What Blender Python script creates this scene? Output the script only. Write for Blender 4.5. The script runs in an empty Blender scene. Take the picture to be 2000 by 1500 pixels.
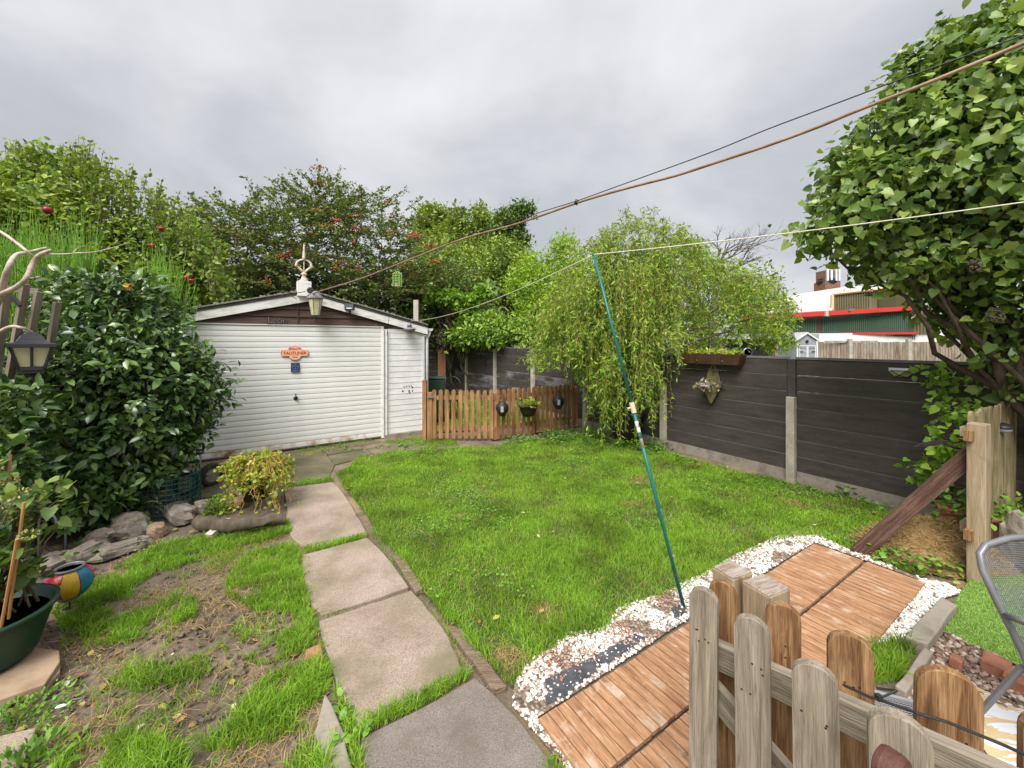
import bpy, math, random
import numpy as np
from mathutils import Vector, Matrix, noise as mnoise
R = math.radians
rnd = random.Random(7)
rng = np.random.default_rng(11)
scene = bpy.context.scene
col = scene.collection

# ---------------------------------------------------------------- camera, world, sun, exposure
EYE = 1.8; F = 781.0; HZ = 668.0
cd = bpy.data.cameras.new('camera'); cam = bpy.data.objects.new('camera', cd); col.objects.link(cam)
cam.location = (0, 0, EYE); cam.rotation_euler = (R(90), 0, 0)
cd.sensor_width = 36; cd.lens = 36 * F / 2000; cd.shift_y = -(750 - HZ) / 2000
cd.clip_start = 0.05; cd.clip_end = 900
scene.camera = cam
scene.view_settings.view_transform = 'Standard'; scene.view_settings.look = 'None'
scene.view_settings.gamma = 1; scene.view_settings.use_curve_mapping = False
scene.view_settings.exposure = 2.0
SUN_EL, SUN_AZ = 52, 200          # compass-like: sun stands behind the camera, a little to the left
w = bpy.data.worlds.new('World'); scene.world = w; w.use_nodes = True
nt = w.node_tree; nt.nodes.clear()
def nd(t, kind, **kw):
    n = t.nodes.new(kind)
    for k, v in kw.items():
        if k.startswith('i_'): n.inputs[k[2:].replace('_', ' ')].default_value = v
        else: setattr(n, k, v)
    return n
def ramp(t, stops, fac):
    n = t.nodes.new('ShaderNodeValToRGB'); e = n.color_ramp.elements
    while len(e) < len(stops): e.new(0.5)
    for i, (p, c) in enumerate(stops):
        e[i].position = p; e[i].color = (c[0], c[1], c[2], 1) if not isinstance(c, (int, float)) else (c, c, c, 1)
    t.links.new(fac, n.inputs[0]); return n.outputs[0]
def mix(t, fac, a, b, mode='MIX'):
    n = t.nodes.new('ShaderNodeMix'); n.data_type = 'RGBA'; n.blend_type = mode
    for s, v in ((0, fac), (6, a), (7, b)):
        if hasattr(v, 'links'): t.links.new(v, n.inputs[s])
        else: n.inputs[s].default_value = v if s == 0 else (v[0], v[1], v[2], 1)
    return n.outputs[2]
sky = nd(nt, 'ShaderNodeTexSky', sky_type='NISHITA', sun_disc=False, sun_elevation=R(SUN_EL), sun_rotation=R(SUN_AZ - 0))
skb = nd(nt, 'ShaderNodeBackground', i_Strength=0.045); nt.links.new(sky.outputs[0], skb.inputs[0])
tc = nd(nt, 'ShaderNodeTexCoord')
sx = nd(nt, 'ShaderNodeSeparateXYZ'); nt.links.new(tc.outputs['Generated'], sx.inputs[0])
# flatten direction onto a cloud deck so streets of cloud narrow towards the horizon
zz = nd(nt, 'ShaderNodeMath', operation='MAXIMUM'); nt.links.new(sx.outputs[2], zz.inputs[0]); zz.inputs[1].default_value = 0.0
za = nd(nt, 'ShaderNodeMath', operation='ADD'); nt.links.new(zz.outputs[0], za.inputs[0]); za.inputs[1].default_value = 0.42
dv = nd(nt, 'ShaderNodeVectorMath', operation='DIVIDE'); nt.links.new(tc.outputs['Generated'], dv.inputs[0])
cb = nd(nt, 'ShaderNodeCombineXYZ'); [nt.links.new(za.outputs[0], cb.inputs[i]) for i in range(3)]
nt.links.new(cb.outputs[0], dv.inputs[1])
n1 = nd(nt, 'ShaderNodeTexNoise', i_Scale=1.9, i_Detail=8.0, i_Roughness=0.52, i_Distortion=0.25); nt.links.new(dv.outputs[0], n1.inputs['Vector'])
cl = ramp(nt, [(0.30, (0.146, 0.150, 0.158)), (0.43, (0.166, 0.169, 0.177)), (0.52, (0.188, 0.190, 0.197)), (0.62, (0.213, 0.214, 0.219)), (0.76, (0.240, 0.240, 0.243))], n1.outputs[0])
el = ramp(nt, [(0.0, 0.90), (0.25, 0.95), (0.62, 1.10), (1.0, 2.3)], zz.outputs[0])
cl2 = mix(nt, 1.0, cl, el, 'MULTIPLY')
clb = nd(nt, 'ShaderNodeBackground', i_Strength=0.92); nt.links.new(cl2, clb.inputs[0])
ms = nd(nt, 'ShaderNodeMixShader'); ms.inputs[0].default_value = 0.93
nt.links.new(skb.outputs[0], ms.inputs[1]); nt.links.new(clb.outputs[0], ms.inputs[2])
wo = nd(nt, 'ShaderNodeOutputWorld'); nt.links.new(ms.outputs[0], wo.inputs[0])
sd = bpy.data.lights.new('sun', 'SUN'); sd.energy = 1.5; sd.angle = R(38); sd.color = (1, 0.965, 0.91)
so = bpy.data.objects.new('sun', sd); col.objects.link(so)
_a = R(SUN_AZ); sdir = Vector((math.sin(_a) * math.cos(R(SUN_EL)), math.cos(_a) * math.cos(R(SUN_EL)), math.sin(R(SUN_EL))))
so.rotation_euler = sdir.to_track_quat('Z', 'Y').to_euler(); so.location = (0, -3, 12)

# ---------------------------------------------------------------- helpers
def G(u, v, z=0.0):                       # where a sight line of the survey meets height z
    d = F * (EYE - z) / (v - HZ); return Vector(((u - 1000) * d / F, d, z))
def A(u, v, d): return Vector(((u - 1000) * d / F, d, EYE - (v - HZ) * d / F))
U = Vector((0.83, 0.557, 0)).normalized(); V = Vector((-0.557, 0.83, 0)).normalized()

def srgb(h):
    h = h.lstrip('#'); c = [int(h[i:i+2], 16) / 255 for i in (0, 2, 4)]
    return tuple(x / 12.92 if x < 0.04045 else ((x + 0.055) / 1.055) ** 2.4 for x in c)
MATS = {}
def mat(name, stops, scale=6, stretch=(1, 1, 1), detail=6, rough=0.75, bump=0.2, bscale=None, metal=0.0, spec=0.4, obj_rand=True,
        island=0.0, transl=0.0, second=None, dist=0.0, blot=None, alpha=None, trans=0.0, bdist=0.01, coat=0):
    """noise-driven procedural material; second=(scale, stretch, [stops], factor) multiplies a finer pattern; blot=(scale, lo, hi, colour) lays stains over it"""
    m = bpy.data.materials.new(name); m.use_nodes = True; t = m.node_tree; t.nodes.clear(); L = t.links.new
    out = nd(t, 'ShaderNodeOutputMaterial'); p = nd(t, 'ShaderNodeBsdfPrincipled')
    tcn = nd(t, 'ShaderNodeTexCoord'); vec = tcn.outputs['Object']
    oi = nd(t, 'ShaderNodeObjectInfo')
    if obj_rand:
        ml = nd(t, 'ShaderNodeMath', operation='MULTIPLY'); L(oi.outputs['Random'], ml.inputs[0]); ml.inputs[1].default_value = 57.0
        ad = nd(t, 'ShaderNodeVectorMath', operation='ADD'); L(vec, ad.inputs[0]); L(ml.outputs[0], ad.inputs[1]); vec = ad.outputs[0]
    def nz(sc, st, de=detail, di=dist):
        mp = nd(t, 'ShaderNodeMapping'); L(vec, mp.inputs[0]); mp.inputs['Scale'].default_value = st
        n = nd(t, 'ShaderNodeTexNoise', i_Scale=float(sc), i_Detail=float(de), i_Roughness=0.6, i_Distortion=float(di)); L(mp.outputs[0], n.inputs['Vector']); return n.outputs[0]
    base = nz(scale, stretch); fac = base
    if island:
        g = nd(t, 'ShaderNodeNewGeometry'); a1 = nd(t, 'ShaderNodeMath', operation='ADD'); L(g.outputs['Random Per Island'], a1.inputs[0]); L(oi.outputs['Random'], a1.inputs[1])
        fr = nd(t, 'ShaderNodeMath', operation='FRACT'); L(a1.outputs[0], fr.inputs[0])
        mm = nd(t, 'ShaderNodeMix'); mm.inputs[0].default_value = island; L(base, mm.inputs[2]); L(fr.outputs[0], mm.inputs[3]); fac = mm.outputs[0]
    c = ramp(t, stops, fac)
    if second:
        s2 = nz(second[0], second[1]); c = mix(t, second[3], c, ramp(t, second[2], s2), 'MULTIPLY')
    if blot:
        b = nz(blot[0], (1, 1, 1), 5, 0.4); c = mix(t, ramp(t, [(blot[1], 0.0), (blot[2], 1.0)], b), c, blot[3])
    L(c, p.inputs['Base Color']); p.inputs['Roughness'].default_value = rough; p.inputs['Metallic'].default_value = metal
    p.inputs['Specular IOR Level'].default_value = spec; p.inputs['Coat Weight'].default_value = coat
    if trans: p.inputs['Transmission Weight'].default_value = trans
    if bump:
        bp = nd(t, 'ShaderNodeBump', i_Strength=bump, i_Distance=bdist)
        L(nz(bscale or scale * 3, stretch), bp.inputs['Height']); L(bp.outputs[0], p.inputs['Normal'])
    sh = p.outputs[0]
    if transl:
        tr = nd(t, 'ShaderNodeBsdfTranslucent'); L(mix(t, 1.0, c, (1.25, 1.3, 0.7), 'MULTIPLY'), tr.inputs[0])
        mx = nd(t, 'ShaderNodeMixShader'); mx.inputs[0].default_value = transl; L(sh, mx.inputs[1]); L(tr.outputs[0], mx.inputs[2]); sh = mx.outputs[0]
    L(sh, out.inputs[0]); MATS[name] = m; return m

def link(o, parent=None):
    col.objects.link(o)
    if parent is not None: o.parent = parent
    return o
def tag(o, label=None, cat=None, group=None, kind=None):
    if label: o['label'] = label
    if cat: o['category'] = cat
    if group: o['group'] = group
    if kind: o['kind'] = kind
    return o
def empty(name, loc=(0, 0, 0), rz=0.0, label=None, cat=None, group=None, rot=None):
    o = bpy.data.objects.new(name, None); o.empty_display_size = 0.1; o.location = loc; o.rotation_euler = rot or (0, 0, rz); link(o); return tag(o, label, cat, group)
def npmesh(name, verts, loops, counts, m=None, smooth=False):
    me = bpy.data.meshes.new(name); verts = np.asarray(verts, np.float32).reshape(-1, 3); loops = np.asarray(loops, np.int32).ravel(); counts = np.asarray(counts, np.int32)
    me.vertices.add(len(verts)); me.vertices.foreach_set('co', verts.ravel())
    me.loops.add(len(loops)); me.loops.foreach_set('vertex_index', loops)
    me.polygons.add(len(counts)); st = np.concatenate(([0], np.cumsum(counts)))[:-1].astype(np.int32)
    me.polygons.foreach_set('loop_start', st); me.polygons.foreach_set('loop_total', counts)
    if smooth: me.polygons.foreach_set('use_smooth', np.ones(len(counts), bool))
    me.update(calc_edges=True)
    if m: me.materials.append(m)
    return me
class MB:
    def __init__(s): s.v = []; s.f = []; s.sm = False
    def add(s, vs, fs, M=None):
        b = len(s.v); s.v += [tuple(M @ Vector(v)) if M is not None else tuple(v) for v in vs]; s.f += [tuple(i + b for i in f) for f in fs]; return s
    def box(s, c, size, M=None, rot=None, taper=1.0):
        x, y, z = size[0] / 2, size[1] / 2, size[2] / 2
        vs = [(-x, -y, -z), (x, -y, -z), (x, y, -z), (-x, y, -z), (-x*taper, -y*taper, z), (x*taper, -y*taper, z), (x*taper, y*taper, z), (-x*taper, y*taper, z)]
        T = Matrix.Translation(c)
        if rot is not None: T = T @ Matrix(rot) if not isinstance(rot, (tuple, list)) else T @ Matrix.Rotation(rot[2], 4, 'Z') @ Matrix.Rotation(rot[1], 4, 'Y') @ Matrix.Rotation(rot[0], 4, 'X')
        if M is not None: T = M @ T
        return s.add(vs, [(0, 3, 2, 1), (4, 5, 6, 7), (0, 1, 5, 4), (1, 2, 6, 5), (2, 3, 7, 6), (3, 0, 4, 7)], T)
    def tube(s, pts, r, n=8, cap=True):
        pts = [Vector(p) for p in pts]; rs = r if isinstance(r, (list, tuple)) else [r] * len(pts)
        vs, fs = [], []; up = Vector((0, 0, 1)); px = None
        for i, p in enumerate(pts):
            d = (pts[min(i + 1, len(pts) - 1)] - pts[max(i - 1, 0)])
            if d.length < 1e-7: d = Vector((0, 0, 1))
            d.normalize()
            x = (px - d * px.dot(d)) if px is not None else d.cross(up if abs(d.z) < 0.95 else Vector((1, 0, 0)))
            if x.length < 1e-6: x = d.orthogonal()
            x.normalize(); px = x; y = d.cross(x)
            for k in range(n):
                a = 2 * math.pi * k / n; vs.append(p + (x * math.cos(a) + y * math.sin(a)) * rs[i])
        for i in range(len(pts) - 1):
            for k in range(n): fs.append((i*n+k, i*n+(k+1) % n, (i+1)*n+(k+1) % n, (i+1)*n+k))
        if cap: fs.append(tuple(range(n))[::-1]); fs.append(tuple((len(pts)-1)*n+k for k in range(n)))
        return s.add(vs, fs)
    def lathe(s, prof, n=16, M=None, ex=1.0, ey=1.0):
        vs, fs = [], []
        for (r, z) in prof:
            for k in range(n):
                a = 2 * math.pi * k / n; vs.append((r * math.cos(a) * ex, r * math.sin(a) * ey, z))
        for i in range(len(prof) - 1):
            for k in range(n): fs.append((i*n+k, i*n+(k+1) % n, (i+1)*n+(k+1) % n, (i+1)*n+k))
        if prof[0][0] > 1e-4: fs.append(tuple(range(n))[::-1])
        if prof[-1][0] > 1e-4: fs.append(tuple((len(prof)-1)*n+k for k in range(n)))
        return s.add(vs, fs, M)
    def prism(s, pts, z0, z1, M=None):           # outline in XY, extruded in Z
        n = len(pts); a = sum(pts[i][0]*pts[(i+1) % n][1]-pts[(i+1) % n][0]*pts[i][1] for i in range(n))
        if a < 0: pts = list(pts)[::-1]
        vs = [(p[0], p[1], z0) for p in pts] + [(p[0], p[1], z1) for p in pts]
        fs = [tuple(range(n))[::-1], tuple(range(n, 2*n))] + [(i, (i+1) % n, n+(i+1) % n, n+i) for i in range(n)]
        return s.add(vs, fs, M)
    def build(s, name, m, parent=None, loc=None, rot=None, bevel=0, smooth=None):
        me = bpy.data.meshes.new(name); me.from_pydata(s.v, [], s.f); me.update(); me.materials.append(m)
        if smooth or (smooth is None and s.sm): me.polygons.foreach_set('use_smooth', [True] * len(me.polygons))
        o = bpy.data.objects.new(name, me); link(o, parent)
        if loc is not None: o.location = loc
        if rot is not None: o.rotation_euler = rot
        if bevel:
            b = o.modifiers.new('bevel', 'BEVEL'); b.width = bevel; b.segments = 2; b.limit_method = 'ANGLE'; b.angle_limit = R(40)
        return o
FR = Matrix(((1, 0, 0, 0), (0, 0, -1, 0), (0, 1, 0, 0), (0, 0, 0, 1)))   # XY outline -> XZ outline, extruded towards -Y
def copy_obj(o, parent=None):
    c = o.copy(); col.objects.link(c); c.parent = parent; return c
def copy_tree(o, parent=None):
    c = copy_obj(o, parent)
    for ch in [x for x in col.objects if x.parent == o]: copy_tree(ch, c)
    return c
def text_mesh(name, body, size, m, parent, loc, rot, extrude=0.001, bold=0.0, xs=1.0):
    cu = bpy.data.curves.new(name, 'FONT'); cu.body = body; cu.size = size; cu.extrude = extrude; cu.offset = bold; cu.align_x = 'CENTER'; cu.align_y = 'CENTER'; cu.resolution_u = 3
    tmp = bpy.data.objects.new(name, cu); col.objects.link(tmp)
    dg = bpy.context.evaluated_depsgraph_get(); me = bpy.data.meshes.new_from_object(tmp.evaluated_get(dg)); bpy.data.objects.remove(tmp)
    me.materials.clear(); me.materials.append(m)
    o = bpy.data.objects.new(name, me); link(o, parent); o.location = loc; o.rotation_euler = rot; o.scale = (xs, 1, 1); return o

# leaf templates: (verts, faces); y runs from stalk to tip, z is up out of the blade
def T_oval(w=0.28, fold=0.07, droop=0.12):
    return (np.array([(0, 0, 0), (-w, .35, fold), (-w*.8, .7, fold - droop*.5), (0, 1, -droop), (w*.8, .7, fold - droop*.5), (w, .35, fold), (0, .5, 0)]),
            [(0, 6, 1), (1, 6, 2), (2, 6, 3), (3, 6, 4), (4, 6, 5), (5, 6, 0)])
T_small = (np.array([(0, 0, 0), (-.27, .5, .06), (0, 1, -.08), (.27, .5, .06)]), [(0, 3, 2, 1)])
T_thin = (np.array([(0, 0, 0), (-.1, .45, .03), (.05, 1, -.1), (.1, .45, .03)]), [(0, 3, 2, 1)])
T_heart = (np.array([(0, 0.06, 0), (-.26, -.04, .05), (-.44, .22, .09), (-.3, .62, .05), (0, 1, -.14), (.3, .62, .05), (.44, .22, .09), (.26, -.04, .05), (0, .45, -.02)]),
           [(0, 8, 2, 1), (2, 8, 3), (3, 8, 4), (4, 8, 5), (5, 8, 6), (6, 8, 0, 7)])
def frames(D, N):
    y = D / (np.linalg.norm(D, axis=1, keepdims=True) + 1e-9); x = np.cross(y, N); x /= (np.linalg.norm(x, axis=1, keepdims=True) + 1e-9); return x, y, np.cross(x, y)
def leaf_mesh(name, P, D, N, S, T, m):
    tv, tf = T; x, y, z = frames(D, N); S = np.asarray(S).reshape(-1, 1, 1)
    vs = P[:, None, :] + S * (tv[None, :, 0:1] * x[:, None] + tv[None, :, 1:2] * y[:, None] + tv[None, :, 2:3] * z[:, None])
    n, k = len(P), len(tv); off = (np.arange(n) * k)[:, None]
    fl = np.concatenate([np.array(f) for f in tf]); cnt = np.array([len(f) for f in tf])
    return npmesh(name, vs, (off + fl[None]).ravel(), np.tile(cnt, n), m)
def foliage(name, P, D, N, S, T, m, parent, singles=0, part='leaf', smooth=False):
    """most of a plant's leaves as one part of kind stuff; the nearest ones in view as single leaves"""
    P, D, N, S = (np.asarray(a, float) for a in (P, D, N, S))
    if singles:
        u = 1000 + F * P[:, 0] / np.maximum(P[:, 1], .1); v = HZ + F * (EYE - P[:, 2]) / np.maximum(P[:, 1], .1)
        ok = (u > 0) & (u < 2000) & (v > 0) & (v < 1500) & (P[:, 1] > .3)
        sc = np.where(ok, S / np.linalg.norm(P - np.array([0, 0, EYE]), axis=1), 0); idx = np.argsort(-sc)[:singles]
        x, y, z = frames(D[idx], N[idx]); base = leaf_mesh(part, np.zeros((1, 3)), np.array([[0, 1., 0]]), np.array([[0, 0, 1.]]), [1], T, m)
        inv = parent.matrix_basis.inverted() if parent is not None else Matrix()
        for q, i in enumerate(idx):
            o = bpy.data.objects.new(part, base); link(o, parent); s = S[i]
            Mx = Matrix([[x[q][r]*s, y[q][r]*s, z[q][r]*s, P[i][r]] for r in range(3)] + [[0, 0, 0, 1]])
            o.matrix_basis = inv @ Mx
        keep = np.ones(len(P), bool); keep[idx] = False; P, D, N, S = P[keep], D[keep], N[keep], S[keep]
    me = leaf_mesh(name, P, D, N, S, T, m); o = bpy.data.objects.new(name, me); link(o, parent)
    if parent is not None: o.matrix_basis = parent.matrix_basis.inverted()
    o['kind'] = 'stuff'; return o
def unit(n):
    a = rng.normal(size=(n, 3)); return a / np.linalg.norm(a, axis=1, keepdims=True)
def crown(lobes, n_cl, per, spread, size, up=0.6, shell=0.45, droop=0.0, flat=1.0, out_w=0.6, size_var=0.3, nout=0.35):
    """clusters of leaves through a set of ellipsoid lobes (centre, radii), denser towards the outside, so gaps remain between them"""
    vol = np.array([l[1][0]*l[1][1]*l[1][2] for l in lobes]) ** 0.67; k = rng.choice(len(lobes), n_cl, p=vol / vol.sum())
    C = np.array([tuple(lobes[i][0]) for i in k]); Rr = np.array([tuple(lobes[i][1]) for i in k]); d = unit(n_cl)
    rad = shell + (1.06 - shell) * rng.random((n_cl, 1)) ** 0.55; rad *= 1 + np.clip(0.09 * rng.normal(size=(n_cl, 1)), -.25, .13); cc = C + d * Rr * rad
    P = np.repeat(cc, per, 0) + rng.normal(size=(n_cl * per, 3)) * spread * np.array([1, 1, flat]); O = np.repeat(d, per, 0)
    D = O * out_w + unit(len(P)) * 0.8 + np.array([0, 0, -droop]); N = unit(len(P)) * 0.55 + np.array([0, 0, up]) + O * nout
    S = size * (1 + size_var * rng.normal(size=len(P))).clip(0.4, 1.8); return P, D, N, S, cc
def limbs(mb, base, r0, top, targets, r1, n=7, wob=0.08, seed=0):
    q = random.Random(seed); base = Vector(base); top = Vector(top)
    def path(a, b, ra, rb, k=5):
        pts = [a.lerp(b, i / k) + Vector((q.uniform(-1, 1), q.uniform(-1, 1), q.uniform(-.4, .4))) * wob * (b - a).length * (0 if i in (0, k) else 1) for i in range(k + 1)]
        mb.tube(pts, [ra + (rb - ra) * i / k for i in range(k + 1)], n); return pts
    tr = path(base, top, r0, r0 * 0.65)
    for t in targets:
        s = tr[q.choice([3, 4, 5])]; path(s, Vector(t), r0 * 0.42, r1)
def inpoly(X, Y, poly):
    poly = np.asarray(poly); c = np.zeros(len(X), bool); j = len(poly) - 1
    for i in range(len(poly)):
        xi, yi = poly[i]; xj, yj = poly[j]; hit = ((yi > Y) != (yj > Y)) & (X < (xj - xi) * (Y - yi) / (yj - yi + 1e-12) + xi); c ^= hit; j = i
    return c
def wp(pxs, z=0.0): return [tuple(G(u, v, z)[:2]) for (u, v) in pxs]
def scatter(poly, dens):
    p = np.array(poly); lo, hi = p.min(0), p.max(0); n = int(dens * np.prod(hi - lo)); q = lo + rng.random((n, 2)) * (hi - lo); return q[inpoly(q[:, 0], q[:, 1], poly)]
def vnoise(P, s, seed=0.0): return np.array([mnoise.noise((x * s + seed, y * s - seed, seed)) for x, y in P])
# ---------------------------------------------------------------- materials
M = MATS
mat('soil', [(0.25, (0.06, 0.043, 0.028)), (0.42, (0.13, 0.098, 0.068)), (0.58, (0.19, 0.148, 0.105)), (0.8, (0.27, 0.22, 0.165))], 2.2, detail=9, rough=0.95, bump=0.9, bscale=14, bdist=0.03, obj_rand=False,
    second=(60, (1, 1, 1), [(0.3, 0.6), (0.7, 1.15)], 0.8), blot=(0.8, 0.52, 0.62, (0.27, 0.20, 0.10)))
mat('turf_base', [(0.3, (0.032, 0.05, 0.012)), (0.6, (0.05, 0.09, 0.016)), (0.8, (0.11, 0.10, 0.035))], 5, rough=0.95, bump=0.8, bscale=30, bdist=0.02, obj_rand=False)
mat('concrete', [(0.3, (0.20, 0.150, 0.112)), (0.5, (0.275, 0.215, 0.165)), (0.72, (0.34, 0.275, 0.22))], 3, detail=10, rough=0.92, bump=0.45, bscale=120, bdist=0.004, second=(170, (1, 1, 1), [(0.34, 0.48), (0.5, 1.0), (0.68, 1.35)], 0.9), blot=(2.6, 0.50, 0.72, (0.17, 0.145, 0.085)))
mat('concrete_dark', [(0.3, (0.145, 0.118, 0.10)), (0.7, (0.225, 0.188, 0.165))], 3, detail=10, rough=0.92, bump=0.45, bscale=120, bdist=0.004, second=(170, (1, 1, 1), [(0.34, 0.48), (0.5, 1.0), (0.68, 1.4)], 0.9), blot=(4, 0.46, 0.68, (0.115, 0.10, 0.075)))
mat('mossy_slab', [(0.3, (0.075, 0.075, 0.035)), (0.5, (0.13, 0.12, 0.065)), (0.7, (0.20, 0.175, 0.115))], 2.5, detail=9, rough=0.95, bump=0.5, bscale=60, bdist=0.006, second=(90, (1, 1, 1), [(0.35, 0.6), (0.65, 1.25)], 0.8))
mat('post_concrete', [(0.3, (0.32, 0.28, 0.22)), (0.6, (0.50, 0.455, 0.38))], 5, detail=9, rough=0.95, bump=0.6, bscale=90, bdist=0.006, second=(110, (1, 1, 1), [(0.35, 0.5), (0.6, 1.15)], 0.8))
mat('fence_dark', [(0.3, (0.042, 0.035, 0.031)), (0.6, (0.068, 0.057, 0.050))], 3, (1, 1, 6), detail=8, rough=0.62, bump=0.15, second=(30, (0.6, 0.6, 5), [(0.35, 0.75), (0.65, 1.3)], 0.7), blot=(2.2, 0.60, 0.82, (0.105, 0.094, 0.088)))
mat('fence_worn', [(0.36, (0.045, 0.036, 0.032)), (0.48, (0.06, 0.05, 0.046)), (0.60, (0.17, 0.155, 0.165)), (0.7, (0.30, 0.285, 0.30))], 1.4, (1, 1, 4), detail=9, rough=0.7, bump=0.2, second=(14, (2, 2, 0.5), [(0.3, 0.6), (0.65, 1.2)], 0.7))
mat('fence_cap', [(0.3, (0.12, 0.105, 0.10)), (0.7, (0.19, 0.17, 0.165))], 5, rough=0.5, bump=0.1)
mat('white_door', [(0.3, (0.72, 0.715, 0.68)), (0.7, (0.78, 0.775, 0.75))], 2, detail=8, rough=0.42, bump=0.05, obj_rand=False, second=(8, (0.3, 3, 3), [(0.3, 0.92), (0.6, 1.02)], 0.8))
mat('rusty_door', [(0.45, (0.74, 0.74, 0.71)), (0.57, (0.55, 0.46, 0.36)), (0.68, (0.24, 0.125, 0.07))], 4, (1, 1, 1), detail=9, rough=0.7, bump=0.2, obj_rand=False)
mat('white_board', [(0.3, (0.64, 0.635, 0.62)), (0.6, (0.76, 0.755, 0.75))], 3, (1, 1, 3), detail=8, rough=0.5, bump=0.1, second=(12, (1, 1, 1), [(0.3, 0.85), (0.55, 1.02)], 0.6))
mat('old_white', [(0.28, (0.36, 0.31, 0.26)), (0.38, (0.60, 0.58, 0.54)), (0.5, (0.74, 0.73, 0.70))], 4, (1, 1, 3), detail=9, rough=0.7, bump=0.25)
mat('rubber_strip', [(0.4, (0.035, 0.034, 0.036)), (0.7, (0.07, 0.068, 0.07))], 6, rough=0.8)
mat('roof_felt', [(0.3, (0.13, 0.12, 0.09)), (0.5, (0.25, 0.24, 0.19)), (0.7, (0.16, 0.17, 0.08))], 12, detail=8, rough=0.95, bump=0.6)
mat('brown_board', [(0.3, (0.042, 0.024, 0.017)), (0.55, (0.085, 0.050, 0.037)), (0.75, (0.14, 0.088, 0.065))], 5, (0.6, 1, 8), detail=8, rough=0.7, bump=0.3, blot=(5, 0.66, 0.76, (0.22, 0.17, 0.13)))
mat('black_plastic', [(0.4, (0.014, 0.014, 0.015)), (0.7, (0.028, 0.028, 0.03))], 6, rough=0.45)
mat('dark_metal', [(0.4, (0.02, 0.018, 0.018)), (0.7, (0.045, 0.04, 0.038))], 20, rough=0.5, metal=0.3)
mat('grey_metal', [(0.3, (0.15, 0.155, 0.17)), (0.7, (0.24, 0.245, 0.26))], 6, rough=0.42, metal=0.35, bump=0.05)
mat('lamp_glass', [(0.3, (0.42, 0.40, 0.24)), (0.7, (0.60, 0.57, 0.38))], 6, (1, 1, 1), rough=0.22, bump=0.2)
mat('bulb', [(0.3, (0.75, 0.72, 0.55)), (0.7, (0.8, 0.78, 0.62))], 4, rough=0.3)
mat('lantern_cap', [(0.3, (0.13, 0.11, 0.12)), (0.7, (0.26, 0.23, 0.24))], 9, rough=0.6, bump=0.2)
mat('lantern_black', [(0.3, (0.022, 0.022, 0.025)), (0.7, (0.045, 0.045, 0.05))], 4, (1, 1, 12), rough=0.4, bump=0.2)
mat('finial_iron', [(0.35, (0.28, 0.10, 0.035)), (0.45, (0.52, 0.44, 0.33)), (0.65, (0.66, 0.60, 0.48))], 14, detail=8, rough=0.75, bump=0.3)
mat('sign_peach', [(0.3, (0.76, 0.40, 0.24)), (0.7, (0.82, 0.50, 0.32))], 9, rough=0.6)
mat('sign_red', [(0.3, (0.42, 0.025, 0.015)), (0.7, (0.5, 0.04, 0.025))], 9, rough=0.6)
mat('plaque_blue', [(0.3, (0.012, 0.022, 0.07)), (0.7, (0.025, 0.04, 0.11))], 18, rough=0.35)
mat('plaque_line', [(0.3, (0.16, 0.2, 0.33)), (0.7, (0.22, 0.27, 0.4))], 12, rough=0.5)
mat('picket_orange', [(0.28, (0.13, 0.055, 0.02)), (0.45, (0.26, 0.125, 0.048)), (0.62, (0.36, 0.20, 0.09)), (0.78, (0.22, 0.16, 0.10))], 5, (3, 3, 0.35), detail=8, rough=0.75, bump=0.3, second=(2.2, (1, 1, 1), [(0.35, 0.6), (0.6, 1.15)], 0.8))
mat('picket_grey', [(0.25, (0.12, 0.09, 0.062)), (0.42, (0.20, 0.165, 0.12)), (0.55, (0.27, 0.225, 0.17)), (0.72, (0.35, 0.305, 0.24))], 9, (5, 5, 0.32), detail=10, rough=0.88, bump=0.75, bscale=26, bdist=0.006, second=(95, (5, 5, 0.10), [(0.33, 0.42), (0.46, 0.95), (0.66, 1.18)], 0.9), dist=0.9, blot=(7, 0.6, 0.8, (0.15, 0.15, 0.08)))
mat('picket_warm', [(0.28, (0.075, 0.032, 0.012)), (0.45, (0.20, 0.10, 0.04)), (0.6, (0.34, 0.20, 0.09)), (0.75, (0.42, 0.29, 0.15))], 8, (3.5, 3.5, 0.28), detail=10, rough=0.8, bump=0.6, bscale=24, bdist=0.006, second=(80, (5, 5, 0.12), [(0.35, 0.42), (0.5, 0.98), (0.65, 1.18)], 0.9), dist=1.6)
mat('post_wood', [(0.3, (0.20, 0.14, 0.08)), (0.5, (0.33, 0.25, 0.155)), (0.7, (0.43, 0.355, 0.24))], 6, (3, 3, 0.3), detail=9, rough=0.82, bump=0.45, bscale=20, second=(50, (6, 6, 0.15), [(0.35, 0.6), (0.6, 1.1)], 0.7), dist=0.8, blot=(4, 0.6, 0.75, (0.20, 0.17, 0.10)))
mat('post_end', [(0.3, (0.20, 0.13, 0.09)), (0.5, (0.33, 0.26, 0.21)), (0.7, (0.44, 0.40, 0.36))], 14, (1, 6, 1), detail=8, rough=0.9, bump=0.7, dist=1.0)
mat('fence_green_wood', [(0.3, (0.09, 0.08, 0.03)), (0.5, (0.21, 0.17, 0.085)), (0.7, (0.36, 0.29, 0.18))], 6, (3, 3, 0.5), detail=8, rough=0.9, bump=0.4)
mat('plank_dark', [(0.3, (0.045, 0.022, 0.015)), (0.5, (0.09, 0.045, 0.032)), (0.7, (0.18, 0.11, 0.08))], 8, (6, 1, 0.4), detail=9, rough=0.92, bump=0.6, second=(60, (5, 5, 1), [(0.3, 0.5), (0.6, 1.2)], 0.8))
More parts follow.
